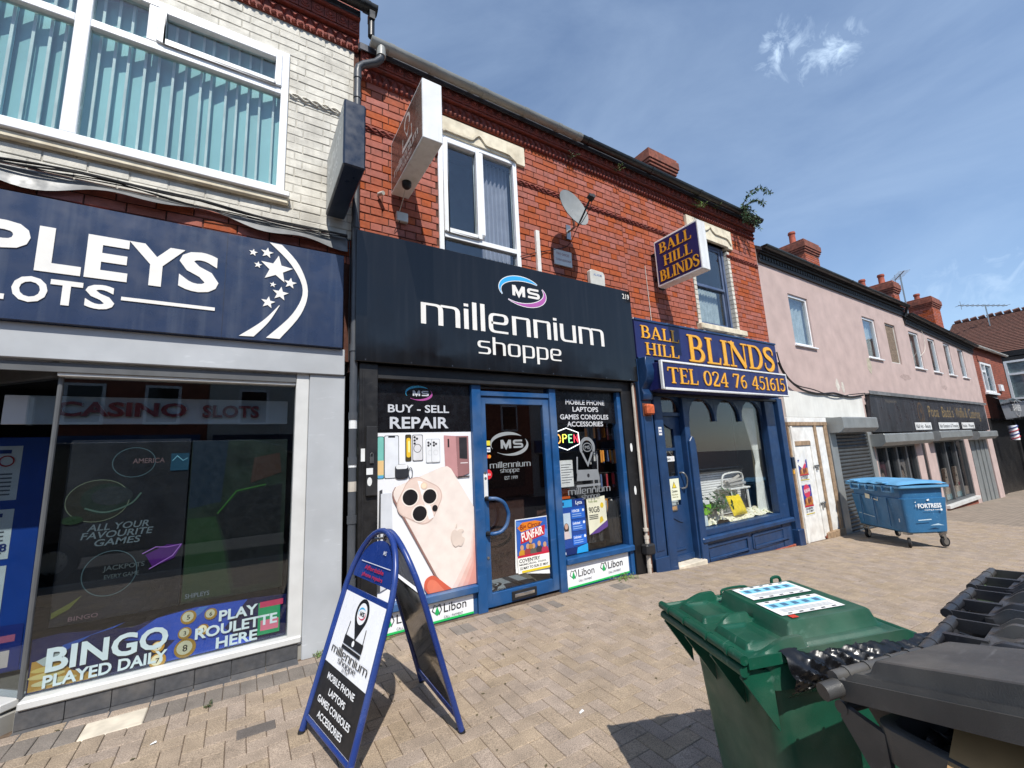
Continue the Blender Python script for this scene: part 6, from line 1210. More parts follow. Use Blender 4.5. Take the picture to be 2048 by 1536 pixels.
# ground-floor glazing of the pink terrace
gz = pk_
for k, (a, c, z0, z1, n) in enumerate(((13.3, 16.1, -.15, 1.42, 4), (17.75, 20.9, -.45, 1.45, 3))):
    f_ = frame_rect(B(), a, c, z0, z1, .07, -.02, .08); 
    for i in range(1, n): x = a+(c-a)*i/n; f_.box(x-.05, x+.05, -.015, .075, z0+.07, z1-.07)
    f_ = f_.build('shop_window', 'alu_dark', gz, bevel=.005); pane(f_, a+.07, c-.07, z0+.07, z1-.07, .04, 'glass_dark'); box('sill', 'alu_white', f_, a-.1, c+.1, -.12, .08, z0-.1, z0, .006); box('stall_riser', 'brick_far', gz, a-.1, c+.1, -.04, .08, z0-.6, z0-.1, 0)
for a, c, z in ((16.12, 16.62, -.9), (16.95, 17.7, -1.0), (13.12, 13.28, -.8), (20.95, 21.5, -1.2), (24.0, 24.3, -1.3)): box('pink_pier', 'pink_render', pk_, a, c, -.03, .2, z, 1.75, .006)
box('dark_reveal', 'black_paint', pk_, 16.63, 16.94, .0, .1, -1, 1.7, 0); box('steel_door', 'shutter_grey', pk_, 21.75, 23.95, .0, .08, -1.2, 1.7, .006)
for x in (22.3, 22.85, 23.4): box('door_rib', 'shutter_grey', pk_, x-.04, x+.04, -.03, -.001, -1.0, 1.4, .006)
bt = [('beauty_poster', 'pale poster of a face in the third shop window, left leaf', 18.25, 19.15), ('beauty_poster', 'pale poster of a face in the third shop window, right leaf', 19.3, 20.2)]
for nm, lab, a, c in bt:
    t = thing(nm, lab, 'poster', ((a+c)/2, .06, -.35)); box('sheet', flat((206, 178, 156)), t, a, c, .055, .06, -.36, .58, 0); bd = Board(t, (0, .055, 0)); mx = (a+c)/2
    bd.poly(ell(mx, .25, .3, .33), (226, 192, 168)).poly([(a, .58), (mx-.1, .55), (mx-.25, .2), (a+.05, -.1), (a, -.1)], (120, 84, 60)).poly(ell(mx, .04, .09, .055), (186, 50, 60)).poly(ell(mx-.12, .3, .07, .03), (60, 44, 40)).poly(ell(mx+.13, .32, .07, .03), (60, 44, 40)).poly(rect(a, -.36, c, -.2), (176, 206, 206)); bd.done()
for k, (lab, a, c, col) in enumerate((('dark red flyer in the middle shop window', 13.45, 13.95, (120, 70, 76)), ('pale portrait flyer in the middle shop window', 14.75, 15.35, (180, 160, 150)))):
    t = thing('window_flyer', lab, 'poster', ((a+c)/2, .06, .2)); box('sheet', flat(col), t, a, c, .055, .06, .1, 1.0, 0); bd = Board(t, (0, .055, 0)); bd.poly(ell((a+c)/2, .65, .15, .2), (70, 56, 50)).poly(ell((a+c)/2, .6, .1, .13), (200, 166, 146)); bd.done()
chimney('chimney_stack', 'single-pot brick chimney above the left end of the pink terrace', 19.2, 20.45, 3.0, 4.4, 9.85, ((19.55, 3.5, .62),), 7.8)
chimney('chimney_stack', 'brick chimney with two pots beside the tall aerial', 24.9, 25.65, 2.0, 3.6, 8.70, ((25.1, 3.1, .5), (25.2, 2.4, .5)), 6.6)
chimney('chimney_stack', 'broad brick chimney farthest right with one short pot', 30.4, 31.8, 2.0, 3.4, 8.86, ((30.9, 2.6, .4),), 6.2)
def aerial(label, x, y, z0, z1, ang, n, L):
    t = thing('tv_aerial', label, 'aerial', (x, y, z0)); tube('mast', 'steel', t, [(x, y, z0), (x, y, z1)], .03, 6); d = Vector((math.cos(ang), math.sin(ang), .04)); c = d.cross(Vector((0, 0, 1))).normalized(); b = B(); O = Vector((x, y, z1-.05)); b.tube([O-d*L*.45, O+d*L*.55], .026, 5)
    for i in range(n): p = O-d*L*.43+d*L*.95*i/(n-1); w_ = .22+.05*(i == n-1); b.tube([p-c*w_, p+c*w_], .012, 4); 
    b.tube([O+d*L*.5+Vector((0, 0, -.25)), O+d*L*.5+Vector((0, 0, .25))], .014, 4); b.build('boom', 'steel', t)
aerial('tv aerial on a tall mast beside the two-pot chimney', 26.35, 2.0, 6.4, 9.3, .5, 8, 1.5)
aerial('twin tv aerial over the far tiled roof', 37.5, 1.2, 7.6, 9.2, 2.6, 10, 3.0)
# ================================================================== far end of the street
fbk_ = thing('brick_house', 'small red brick shop beyond the pink terrace with a white window', 'building', (28, .2, -1))
FW = (26.8, 28.65, 3.32, 4.64); B().wall(24.92, 31.4, 2.2, 5.3, .2, .5, [FW]).build('wall', 'brick_far', fbk_); box('core', 'interior_dark', fbk_, 24.92, 31.4, .9, 7, -1.3, 5.2, 0)
w_ = frame_rect(B(), *FW, .09, .17, .27).box(27.5, 27.58, .18, .26, 3.41, 4.55).box(26.89, 27.5, .18, .26, 4.2, 4.28).build('window', 'upvc', fbk_); pane(w_, 26.89, 28.56, 3.41, 4.55, .22); box('lintel', 'brick_sooty', fbk_, 26.6, 28.85, .17, .2, 4.66, 4.9, .004); box('window_sill', 'upvc', w_, 26.7, 28.75, .1, .25, 3.22, 3.31, .006)
gutter(fbk_, 25.2, 31.4, .02, 5.25, .07, 'upvc_old', (27, 29)); pitched_roof(fbk_, 24.92, 31.4, 5.25, 'roof_tile', y0=.05); tube('downpipe', 'gutter_black', fbk_, [(24.98, .1, 5.1), (24.98, .1, -1.0)], .06, 8); box('alarm_box', 'upvc', fbk_, 29.3, 29.75, .1, .2, 3.45, 3.75, .01)
B().box(24.92, 26.6, .22, .5, -1.2, 2.2).box(31.0, 31.4, .22, .5, -1.2, 2.2).build('pier', 'black_paint', fbk_); w_ = box('shop_window', 'black_paint', fbk_, 26.6, 31.0, .3, .4, -1.2, 2.2, 0)
ff = thing('shop_fascia', 'black sloping fascia of the barber shop beyond the pink terrace', 'sign', (29, 0, 2)); B().prism([(.2, 3.2), (-.15, 2.95), (-.22, 2.1), (.2, 2.1)], (26.6, 0, 0), (0, 1, 0), (0, 0, 1), (-1, 0, 0), 5.2).build('sign_panel', 'black_gloss', ff); bd = Board(ff, (0, -.225, 0)); bd.text('BARBER', 28.4, 2.5, .3, (190, 190, 188), width=1.6, bold=.02).strokes(ell(29.2, 2.6, .5, .35, 0, 6.28), .04, (150, 150, 150)); bd.done()
br_ = thing('barber_pole', 'red, white and blue striped barber pole under the far fascia', 'barber pole', (27.2, -.2, 1.2)); tube('case', 'upvc', br_, [(27.2, -.25, 1.25), (27.2, -.25, 1.85)], .14, 12)
for i in range(4): B().tube([(27.2+.142*math.cos(a_), -.25+.142*math.sin(a_), 1.28+i*.14+.12*(a_-2.4)/2.5) for a_ in [2.4+k*.25 for k in range(14)]], .025, 5).build('stripe', flat((170, 40, 50)) if i % 2 == 0 else flat((50, 60, 120)), br_)
tl = thing('tiled_house', 'dark tiled house with white bay window closing the far end of the street', 'building', (38, -2, -1.5))
B().box(34.0, 44, -9, 2.6, 2.4, 5.75).build('wall', 'brick_far', tl); box('ground_floor', 'black_paint', tl, 34.0, 44, -9, 2.6, -2.5, 2.4, 0); b = B(); b.v = [(33.5, -9.4, 5.7), (33.5, 3.0, 5.7), (39, 3.0, 8.7), (39, -9.4, 8.7), (44.5, 3.0, 5.7), (44.5, -9.4, 5.7)]; b.f = [(0, 1, 2, 3), (3, 2, 4, 5), (1, 4, 2), (0, 3, 5)]; b.build('roof', 'roof_tile', tl)
n = 26; b = B()
for i in range(n): k = i/n; b.box(33.5+5.5*k, 33.5+5.5*(k+1/n)+.03, -9.42, 3.02, 5.72+3.0*k, 5.75+3.0*k)
b.build('tile_course', 'roof_tile', tl, kind='stuff'); b = B()
for i in range(34): b.tube([(39, 2.9-i*.36, 8.74), (39, 2.62-i*.36, 8.80)], .11, 6)
b.build('ridge_tile', 'roof_tile', tl, kind='stuff'); box('eaves_board', 'black_paint', tl, 33.45, 34.1, -9.4, 3.0, 5.45, 5.72, 0)
b = B().box(33.4, 34.0, -3.4, .55, 2.4, 5.4); b.build('bay', 'black_paint', tl); bw_ = B()
for y0, y1 in ((-3.3, -2.1), (-2.05, -.85), (-.8, .45)):
    bw_.box(33.3, 33.4, y0, y0+.1, 3.2, 5.2).box(33.3, 33.4, y1-.1, y1, 3.2, 5.2).box(33.3, 33.4, y0+.1, y1-.1, 5.1, 5.2).box(33.3, 33.4, y0+.1, y1-.1, 3.2, 3.3).box(33.3, 33.4, y0+.1, y1-.1, 4.45, 4.55)
w_ = bw_.build('bay_window', 'upvc', tl); B().box(33.35, 33.36, -3.2, .4, 3.3, 5.1).build('pane', 'glass_upper', w_); B().box(33.38, 33.39, -3.2, .4, 3.3, 5.1).build('net_curtain', 'net_curtain', w_); box('apron', 'upvc', tl, 33.35, 33.4, -3.3, .45, 2.4, 3.1, 0)
for y in (-6, -3.5, -1, .8): box('shop_pane', 'glass_dark', tl, 33.9, 33.95, y, y+1.2, -.5, 2.0, 0)
# the other side of the street, seen in the glass and in the gloss of the black fascia
for i in range(9):
    x = -22+i*5.2; z = zg(x+2.6)-.2; c = ('opp_brick', 'wash_wall', 'opp_brick')[i % 3]
    t = thing('opposite_house', 'terraced house across the street, seen only as a reflection in the shop glass', 'building', (x+2.6, -17, z), group='houses across the street')
    B().box(x, x+5.18, -24, -16.5, z, z+6.0).build('wall', c, t); b = B(); b.v = [(x, -16.2, z+5.95), (x+5.18, -16.2, z+5.95), (x+5.18, -20.2, z+8.6), (x, -20.2, z+8.6), (x, -24.2, z+5.95), (x+5.18, -24.2, z+5.95)]; b.f = [(0, 1, 2, 3), (3, 2, 5, 4)]; b.build('roof', 'slate', t); B().box(x-.3, x+.5, -20.8, -19.6, z+7.8, z+9.8).build('chimney', 'opp_brick', t)
    for k in (1.0, 3.2): wn = box('window', 'upvc', t, x+k, x+k+1.1, -16.5, -16.44, z+3.6, z+5.1, 0); box('pane', 'black_gloss', wn, x+k+.1, x+k+1.0, -16.44, -16.43, z+3.7, z+5.0, 0)
    box('shop_fascia', ('navy_panel', 'sign_white', 'black_paint', 'blue_paint')[i % 4], t, x+.2, x+5.0, -16.5, -16.3, z+2.5, z+3.2, 0); box('shop_glass', 'black_gloss', t, x+.5, x+4.6, -16.5, -16.42, z+.5, z+2.4, 0)
van = thing('parked_van', 'dark van parked across the pavement, seen only as a reflection in the casino window', 'van', (-1, -7.5, -.1)); mat('van_white', (52, 54, 60), .25, var=.03, coat=.4); zz = zg(-1, -7.5)-.1
prof = [(-3.6, .35), (-3.65, 1.2), (-3.6, 2.3), (-3.4, 2.42), (.2, 2.42), (.75, 2.28), (1.35, 1.45), (2.0, 1.25), (2.15, 1.0), (2.15, .4)]
B().prism(prof, (0, -6.55, zz), (1, 0, 0), (0, 0, 1), (0, 1, 0), 1.95).build('body', 'van_white', van, bevel=.05, seg=2); B().prism([(.25, 1.45), (.3, 2.1), (.72, 2.12), (1.15, 1.48)], (0, -6.545, zz), (1, 0, 0), (0, 0, 1), (0, 1, 0), .01).build('side_window', 'black_gloss', van)
for x in (-2.7, 1.2): wl = B().lathe([(.33, -.1), (.34, -.02), (.33, .1)], (x, -6.62, zz+.34), (0, 1, 0), 20).build('wheel', 'rubber', van, smooth=True); B().lathe([(.2, 0), (.19, .012)], (x, -6.52, zz+.34), (0, 1, 0), 16).build('rim', 'steel', wl)

# ================================================================== A-BOARD
L0, R0 = Vector((.39, -1.12, zg(.39, -1.12))), Vector((.52, -1.76, zg(.5, -1.7))); L1, R1 = Vector((1.21, -.98, zg(1.2, -1))), Vector((1.205, -1.68, zg(1.2, -1.68))); TP = Vector((.845, -1.365, 1.155))
ad = thing('a_board', 'blue tubular A-board with white and black phone shop panel standing on the paving', 'sign', ((L0+R1)/2).xy.to_3d())
def arch_frame(L, R, off, T=TP):
    mid = (L+R)/2; Uv = T+off-mid; Wv = R-L; return lambda a, b_: mid+Wv*a*(1-.06*b_)+Uv*b_
def frame_path(P):
    return [P(-.5, 0), P(-.5, .3), P(-.5, .66)]+[P(-.5*math.cos(PI*i/16), .66+.34*math.sin(PI*i/16)) for i in range(1, 16)]+[P(.5, .66), P(.5, .3), P(.5, 0)]
PF = arch_frame(L0, R0, Vector((-.02, 0, 0))); PR = arch_frame(L1, R1, Vector((.02, .0, -.01)))
tube('front_frame', 'frame_blue', ad, frame_path(PF), .019, 10); tube('rear_frame', 'frame_blue', ad, frame_path(PR), .019, 10)
for P in (PF, PR):
    tube('cross_rail', 'frame_blue', ad, [P(-.47, .07), P(.47, .07)], .012, 8)
    for s_ in (-.5, .5): tube('foot_cap', 'rubber', ad, [P(s_, -.004), P(s_, .012)], .021, 10)
for a in (-.25, .25): tube('hinge', 'steel', ad, [PF(a*.9, .945), PR(a*.9, .945)], .009, 6)
Uf = (R0-L0).normalized(); Vf = (TP-(L0+R0)/2).normalized(); Nf = Uf.cross(Vf).normalized(); Of = (L0+R0)/2; Wd = (R0-L0).length; Ht = (TP-Of).length
def slab(nm, m, x0, x1, z0, z1, O, U, V, N, d=.008): return B().prism(rect(x0, z0, x1, z1), O+N*.004, U, V, N, d).build(nm, m, ad)
hw = Wd*.455
slab('front_panel', 'poster_white', -hw, hw, .085*Ht, .66*Ht, Of, Uf, Vf, Nf); slab('panel_edge', 'frame_blue', -hw, hw, .66*Ht, .685*Ht, Of, Uf, Vf, Nf, .012); slab('panel_edge', 'frame_blue', -hw, hw, .065*Ht, .085*Ht, Of, Uf, Vf, Nf, .012)
hp = [(-hw*.93, .74*Ht), (hw*.93, .74*Ht)]+[(hw*.93*math.cos(PI*i/14), (.76+.185*math.sin(PI*i/14))*Ht) for i in range(15)]
B().prism(hp, Of+Nf*.004, Uf, Vf, Nf, .008).build('header_panel', 'frame_blue', ad)
bd = Board(ad, Of+Nf*.004, Uf, Vf, Nf, step=.0005); BK = (24, 24, 27)
z_ = lambda f: f*Ht
bd.poly(rect(-hw, z_(.087), hw, z_(.325)), BK, 'black_panel')
pin = [(.085*math.cos(a), z_(.590)+.085*math.sin(a)) for a in [math.radians(-28+k*(236/22)) for k in range(23)]]+[(0, z_(.470))]
bd.poly(pin, BK, 'pin').poly(ell(0, z_(.592), .060, .060), (236, 238, 240)); oval_logo(bd, 0, z_(.592), .048, .030, (60, 170, 220), (200, 60, 90), BK)
bd.strokes([(-.112, z_(.54)), (-.122, z_(.475))], .007, BK).strokes([(.108, z_(.54)), (.114, z_(.475))], .007, BK).poly(rect(-.13, z_(.440), .125, z_(.478)), BK).poly(ell(0, z_(.459), .016, .016), (236, 238, 240)).poly(rect(-.13, z_(.418), .125, z_(.434)), BK)
square_text(bd, 'millennium', -.25, .25, z_(.378), .034, BK); square_text(bd, 'shoppe', -.125, .125, z_(.352), .023, BK); bd.text('EST 1999', 0, z_(.333), .016, BK, width=.08, align='c')
for i, t in enumerate(('MOBILE PHONE', 'LAPTOPS', 'GAMES CONSOLES', 'ACCESSORIES')): bd.text(t, 0, z_(.270-i*.052), .034, (232, 234, 236), width=(.38, .23, .46, .35)[i], bold=.03, align='c')
bd.poly(rect(-.2, z_(.822), .2, z_(.826)), (206, 210, 220)).text('Affordable', 0, z_(.79), .026, (170, 40, 70), width=.26, bold=.03, align='c').text('phone repairs', 0, z_(.757), .024, (170, 40, 70), width=.28, bold=.03, align='c').text('MS', .06, z_(.88), .025, (200, 204, 214), bold=.02); bd.done()
Ub = (R1-L1).normalized(); Vb = (TP-(L1+R1)/2).normalized(); Nb = Ub.cross(Vb).normalized(); Ob = (L1+R1)/2; hb = (R1-L1).length*.455; Hb = (TP-Ob).length
B().prism(rect(-hb, .10*Hb, hb, .70*Hb), Ob, Ub, Vb, Nb, .008).build('rear_panel', 'black_gloss', ad); B().prism([(-hb*.9, .74*Hb), (hb*.9, .74*Hb)]+[(hb*.9*math.cos(PI*i/14), (.76+.185*math.sin(PI*i/14))*Hb) for i in range(15)], Ob, Ub, Vb, Nb, .008).build('rear_header', 'frame_blue', ad)
tube('tie_strap', 'black_plastic', ad, catmull([tuple(PF(.3, .9)), tuple(PF(.1, .93)+Vector((.06, 0, .03))), tuple(PR(.0, .9)), tuple(PR(.3, .8))], 6), .008, 6)

# ================================================================== BINS
def ss(a, b_, x): t = max(0., min(1., (x-a)/(b_-a))); return t*t*(3-2*t)
def loft(b, rings):
    n = len(rings[0]); k = len(b.v)
    for r in rings: b.v += r
    for i in range(len(rings)-1):
        for j in range(n): b.f.append((k+i*n+j, k+i*n+(j+1) % n, k+(i+1)*n+(j+1) % n, k+(i+1)*n+j))
    return k
def wheelie(label, loc, ang, m, W, D, H, tilt, style, lidm=None, gap=.03, name='wheelie_bin'):
    """two-wheeled bin: local +x runs from the hinge handle to the front lip"""
    t = thing(name, label, 'bin', loc, ang, local=True, group='wheelie bins standing together'); lidm = lidm or m
    def ring(z, x0, x1, w, r): return [(x, y, z) for x, y in rrect((x0+x1)/2, 0, x1-x0, w, r, n=4)]
    b = B(); k = loft(b, [ring(.04, .17, D-.10, W-.14, .05), ring(.10, .16, D-.09, W-.12, .06), ring(H*.55, .125, D-.05, W-.075, .06), ring(H-.09, .10, D-.03, W-.05, .055), ring(H-.085, .075, D-.005, W-.005, .05), ring(H, .07, D, W, .05), ring(H+.004, .075, D-.005, W-.01, .05), ring(H+.004, .10, D-.03, W-.055, .04), ring(H-.10, .115, D-.045, W-.09, .05), ring(.2, .18, D-.11, W-.15, .05)])
    b.f.append(tuple(range(k+19, k-1, -1))); n9 = k+9*20; b.f.append(tuple(range(n9, n9+20))); b.build('body', m, t, smooth=True)
    for y in (-W*.47, -W*.16, W*.16, W*.47): B().prism([(.10, H-.02), (.0, H+.0), (-.02, H-.035), (.105, H-.22)], (0, y+.008, 0), (1, 0, 0), (0, 0, 1), (0, 1, 0), .016).build('handle_bracket', m, t)
    b = B().tube([(-.012, -W*.5, H-.008), (-.012, W*.5, H-.008)], .019, 10); b.build('handle_bar', m, t, smooth=True)
    for y in (-W*.33, W*.33): b = B().lathe([(.10, -.025), (.105, -.01), (.105, .01), (.10, .025)], (.14, y, .10), (0, 1, 0), 18); b.build('wheel', 'rubber', t, smooth=True)
    ct_, st = math.cos(tilt), math.sin(tilt); LD = D+.035; LW = W+.02; zb = H+gap
    def LT(u, v, h): x = u*LD; return (x*ct_-h*st, v*LW/2, zb+x*st+h*ct_)
    U0 = 0.
    if style == 'green':
        def hf(u, v):
            a = abs(v); p = .060*ss(.325, .355, u)*(1-ss(.85, .90, u))*(1-ss(.66, .74, a)); pad = .026*ss(.06, .075, u)*(1-ss(.255, .275, u))*ss(.12, .15, a)*(1-ss(.76, .80, a))*(1-.3*u/.28); web = .036*ss(.10, .20, u)*(1-ss(.31, .33, u))*(1-ss(.035, .06, a)); gus = .040*ss(.05, .27, u)*(1-ss(.33, .36, u))*ss(.83, .86, a)*(1-ss(.93, .96, a))
            rec = -.010*ss(.085, .10, u)*(1-ss(.22, .24, u))*ss(.2, .23, a)*(1-ss(.68, .71, a)); rim = .008*ss(.955, .97, max(a, 2*u-1)); flare = -.028*ss(.90, .985, u); return p+pad+rec+web+gus+rim+flare+.014*ss(.80, .84, a)*ss(.34, .37, u)*(1-ss(.80, .84, u))*(1-ss(.90, .94, a))
    elif style == 'ridge':
        U0 = .17
        def hf(u, v):
            a = abs(v); g = ss(.17, .30, u)*(1-.30*u); r = .052*g*ss(.40, .45, a)*(1-ss(.58, .63, a)); e = .050*g*ss(.86, .90, a)*(1-ss(.965, .985, a)); c = .030*ss(.22, .34, u)*(1-ss(.10, .14, a))*(1-ss(.80, .9, u)); return .012+r+e+c-.02*ss(.95, 1., u)
    else:
        def hf(u, v):
            a = abs(v); return .040*ss(.10, .16, u)*(1-ss(.88, .95, u))*(1-ss(.80, .86, a))+.016*ss(.03, .05, u)*(1-ss(.95, .975, a))-.014*ss(.87, .885, a)*(1-ss(.93, .945, a))
    b = B(); nu, nv = 72, 84; k = len(b.v)
    for j in range(nv+1):
        for i in range(nu+1): u, v = U0+(1-U0)*i/nu, -1+2*j/nv; rr = 1-.06*max(0, (u-.9)/.1)**2; b.v.append(LT(u, v*rr, hf(u, v)))
    for j in range(nv):
        for i in range(nu): a = k+j*(nu+1)+i; b.f.append((a, a+1, a+nu+2, a+nu+1))
    edge_i = [k+i for i in range(nu+1)]+[k+j*(nu+1)+nu for j in range(1, nv+1)]+[k+nv*(nu+1)+i for i in range(nu-1, -1, -1)]+[k+j*(nu+1) for j in range(nv-1, 0, -1)]
    s0 = len(b.v); b.v += [(b.v[i][0]*1.004, b.v[i][1]*1.006, b.v[i][2]-(.055 if style == 'plain' else .036)) for i in edge_i]; m_ = len(edge_i)
    for q in range(m_): b.f.append((edge_i[q], edge_i[(q+1) % m_], s0+(q+1) % m_, s0+q))
    b.f.append(tuple(range(s0+m_-1, s0-1, -1)))
    b.build('lid', lidm, t, smooth=True)
    b = B().tube([LT(-.02, -1.0, .004), LT(-.02, 1.0, .004)], 0.020 if style == 'ridge' else .017, 10)
    b.build('lid_hinge_bar', lidm, t, smooth=True)
    if style == 'ridge':
        for v in (-.93, -.03, .03, .93): B().prism([LT(-.02, v, .018)[::2], LT(-.02, v, -.022)[::2], LT(.20, v, -.030)[::2], LT(.20, v, .020)[::2]], (0, LT(0, v, 0)[1]+.006, 0), (1, 0, 0), (0, 0, 1), (0, 1, 0), .012).build('hinge_web', lidm, t)
        for v0, v1 in ((-.93, -.03), (.03, .93)): B().face([LT(.0, v0, -.055), LT(.0, v1, -.055), LT(.19, v1, -.035), LT(.19, v0, -.035)]).build('grip_floor', lidm, t); B().prism([LT(.03, (v0+v1)/2, -.05)[::2], LT(.185, (v0+v1)/2, -.035)[::2], LT(.185, (v0+v1)/2, .005)[::2]], (0, LT(0, (v0+v1)/2, 0)[1]+.002, 0), (1, 0, 0), (0, 0, 1), (0, 1, 0), .004).build('grip_rib', lidm, t)
    for v in ((-.5, .5) if style == 'ridge' else (-.72, -.28, .28, .72)): tube('hinge_collar', lidm, t, [LT(-.02, v-.03, .004), LT(-.02, v+.03, .004)], 0.0225 if style == 'ridge' else .0205, 10)
    if style == 'green':
        b = B()
        for v in (.93,): b.tube(catmull([LT(.80, v, .0), LT(.80, v, .05), LT(.86, v, .05), LT(.86, v, .0)], 4), .008, 6); b.tube(catmull([LT(.42, v+.02, .0), LT(.43, v+.04, .03), LT(.60, v+.04, .03), LT(.61, v+.02, .0)], 4), .006, 6)
        b.build('lid_clip', lidm, t, smooth=True)
    return t, LT, (W, D, H)
AX_ = math.atan2(-.40, .916); rn = random.Random(14)
gbin, LT, dm = wheelie('green wheelie bin with paper notices on its lid and a trapped black bag', (1.685, -3.065, zg(1.9, -3.2)), AX_, 'bin_green', .585, .70, .87, math.radians(2.6), 'green')
nt_ = thing('lid_notice', 'white and blue printed notice stuck on the green lid, nearer the shops', 'notice', (1.685, -3.065, zg(1.9, -3.2)), AX_, local=True); nt2 = thing('lid_notice', 'white and blue printed notice with torn end on the green lid, nearer the camera', 'notice', (1.685, -3.065, zg(1.9, -3.2)), AX_, local=True)
def on_lid(t, u0, u1, v0, v1, m, h, nm): B().face([LT(u0, v0, h), LT(u1, v0, h), LT(u1, v1, h), LT(u0, v1, h)]).build(nm, m if isinstance(m, str) else flat(m), t)
for t, v0, v1, u0 in ((nt_, .10, .60, .40), (nt2, -.52, -.02, .375)):
    on_lid(t, u0, u0+.40, v0, v1, 'sign_white', .0640, 'sheet'); on_lid(t, u0+.02, u0+.38, v0+.24, v0+.40, (130, 200, 226), .0645, 'blue_band')
    for i in range(5): on_lid(t, u0+.04+i*.07, u0+.075+i*.07, v0+.27, v0+.37, (70, 110, 140), .065, 'print_mark'); on_lid(t, u0+.05+i*.07, u0+.075+i*.07, v1-.05, v1-.02, (60, 62, 66), .065, 'print_mark'); on_lid(t, u0+.05+i*.07, u0+.075+i*.07, v0+.02, v0+.05, (60, 62, 66), .065, 'print_mark')
    for i in range(3): on_lid(t, u0+.04, u0+.36, v0+.09+i*.035, v0+.10+i*.035, (150, 156, 160), .065, 'print_line')
on_lid(nt2, .40, .44, -.63, -.54, (196, 60, 44), .0646, 'red_tab')
bag = thing('bin_bag', 'crumpled shiny black bin bag squeezed out under the green lid', 'bag', (1.685, -3.065, zg(1.9, -3.2)), AX_, local=True)
import mathutils
def crump(u, v):
    x = .13+.68*u; nz = mathutils.noise.noise; n = nz((x*7, v*2, 1.3)); f1 = 1-2*abs(nz((x*16+v*5, v*2.2, 5.1))); f2 = 1-2*abs(nz((x*34-v*9, v*4, 2.2))); bul = math.sin(PI*(.10+.82*v)); dr = .5+.5*nz((x*4, 3.3, 9.))
    return (x+.006*f1, -.272-.080*bul*(.8+.3*n)-.018*f1*bul-.006*f2*bul, .775-.03*dr*(1-v)+.135*v+.012*n+.010*f1+.003*f2)
B().grid(crump, 90, 26).build('bag', 'bag_black', bag, smooth=True)
# the grey bin nearest the camera, lid propped open on its rubbish
A1 = math.radians(-105); hx = Vector((math.cos(A1), math.sin(A1), 0)); hy = Vector((-hx.y, hx.x, 0)); c0 = Vector((1.54, -3.64, 0))+hy*.185
g1, LT1, _ = wheelie('weathered grey wheelie bin nearest the camera with its lid propped open', (c0.x, c0.y, zg(1.7, -4)), A1, 'bin_grey', .37, .66, .90, math.radians(14), 'plain', gap=.075)
B().tube([(.0, -.17, .955), (-.012, -.245, .945)], .024, 10).build('handle_lug', 'bin_grey', g1, smooth=True)
rub = thing('rubbish', 'black bag and scrap cardboard filling the open grey bin', 'rubbish', (c0.x, c0.y, zg(1.7, -4)), A1, local=True)
B().grid(lambda u, v: (.14+.44*u, -.13+.26*v, .87+.05*mathutils.noise.noise((u*6, v*6, 2))+.03*u), 30, 24).build('bag', 'bag_black', rub, smooth=True); B().box(-.09, .09, -.12, .02, -.002, .002, Matrix.Translation((.30, -.07, .94)) @ Matrix.Rotation(.35, 4, 'X') @ Matrix.Rotation(.3, 4, 'Z')).build('cardboard', 'cardboard', rub)
for lab, x, y, a, m, lm in (('dark grey wheelie bin with ridged lid, middle of the row', 2.305, -3.68, -1.53, 'bin_dark', 'bin_dark'), ('dark grey wheelie bin with ridged lid, next to the olive one', 2.84, -3.625, -1.55, 'bin_dark', 'bin_dark'), ('olive green wheelie bin at the far end of the row', 3.37, -3.60, -1.56, 'bin_olive', 'bin_dark')):
    wheelie(lab, (x, y, zg(x, y-.3)), a, m, .425, .58, .89 if 'middle' in lab else .89, math.radians(2), 'ridge', lm)
# litter caught between the bins
b = B().face([(1.36, -3.52, .80), (1.40, -3.55, .80), (1.395, -3.57, .806), (1.365, -3.545, .807)])
# ---- blue four-wheeled container
yaw = -.6147; bx = thing('wheeled_container', 'large scuffed blue four-wheeled waste container on the pavement', 'bin', (10.037, -1.318, zg(10.4, -1)), yaw, local=True)
W, Ln, H, hb_ = .78, 1.275, 1.10, .25
def br(z, e, r=.06): return [(x, y, z) for x, y in rrect(W/2, Ln/2, W+2*e, Ln+2*e, r, n=4)]
b = B(); k = loft(b, [br(hb_, -.09), br(hb_+.03, -.045), br(.62, -.02), br(H-.24, .0), br(H-.235, -.03), br(H-.05, -.02), br(H-.045, .03)]); b.f.append(tuple(range(k+19, k-1, -1))); b.f.append(tuple(range(k+6*20, k+7*20))); b.build('body', 'bin_blue', bx, smooth=True)
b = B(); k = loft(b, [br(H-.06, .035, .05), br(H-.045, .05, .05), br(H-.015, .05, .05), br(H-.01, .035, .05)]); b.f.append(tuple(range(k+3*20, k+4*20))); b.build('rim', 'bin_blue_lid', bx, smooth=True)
def lidp(u, v):
    x = -.05+(W+.10)*u; y = -.05+(Ln+.10)*v; e = min(u, 1-u, v, 1-v); return (x, y, H+.005+.045*ss(0, .10, e)+.02*math.sin(PI*u)+.012*ss(.0, .03, .06-abs(v-.5)))
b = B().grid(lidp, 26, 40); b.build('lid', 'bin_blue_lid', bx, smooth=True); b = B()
for y in (.10, .50, .90): b.box(-.075, -.02, y, y+.02, H-.13, H-.03).box(-.075, -.02, y+.22, y+.24, H-.13, H-.03).box(-.075, -.06, y+.02, y+.22, H-.13, H-.11)
b.build('lift_socket', 'bin_blue_lid', bx, bevel=.004); b = B()
for y in (.25, .95): b.box(-.10, .06, y, y+.16, H+.02, H+.05)
b.build('hinge_block', 'bin_blue_lid', bx, bevel=.006); b = B()
for y in (.33, .66, .99): b.box(-.022, -.004, y, y+.02, hb_+.1, H-.25)
b.build('side_rib', 'bin_blue', bx, bevel=.004)
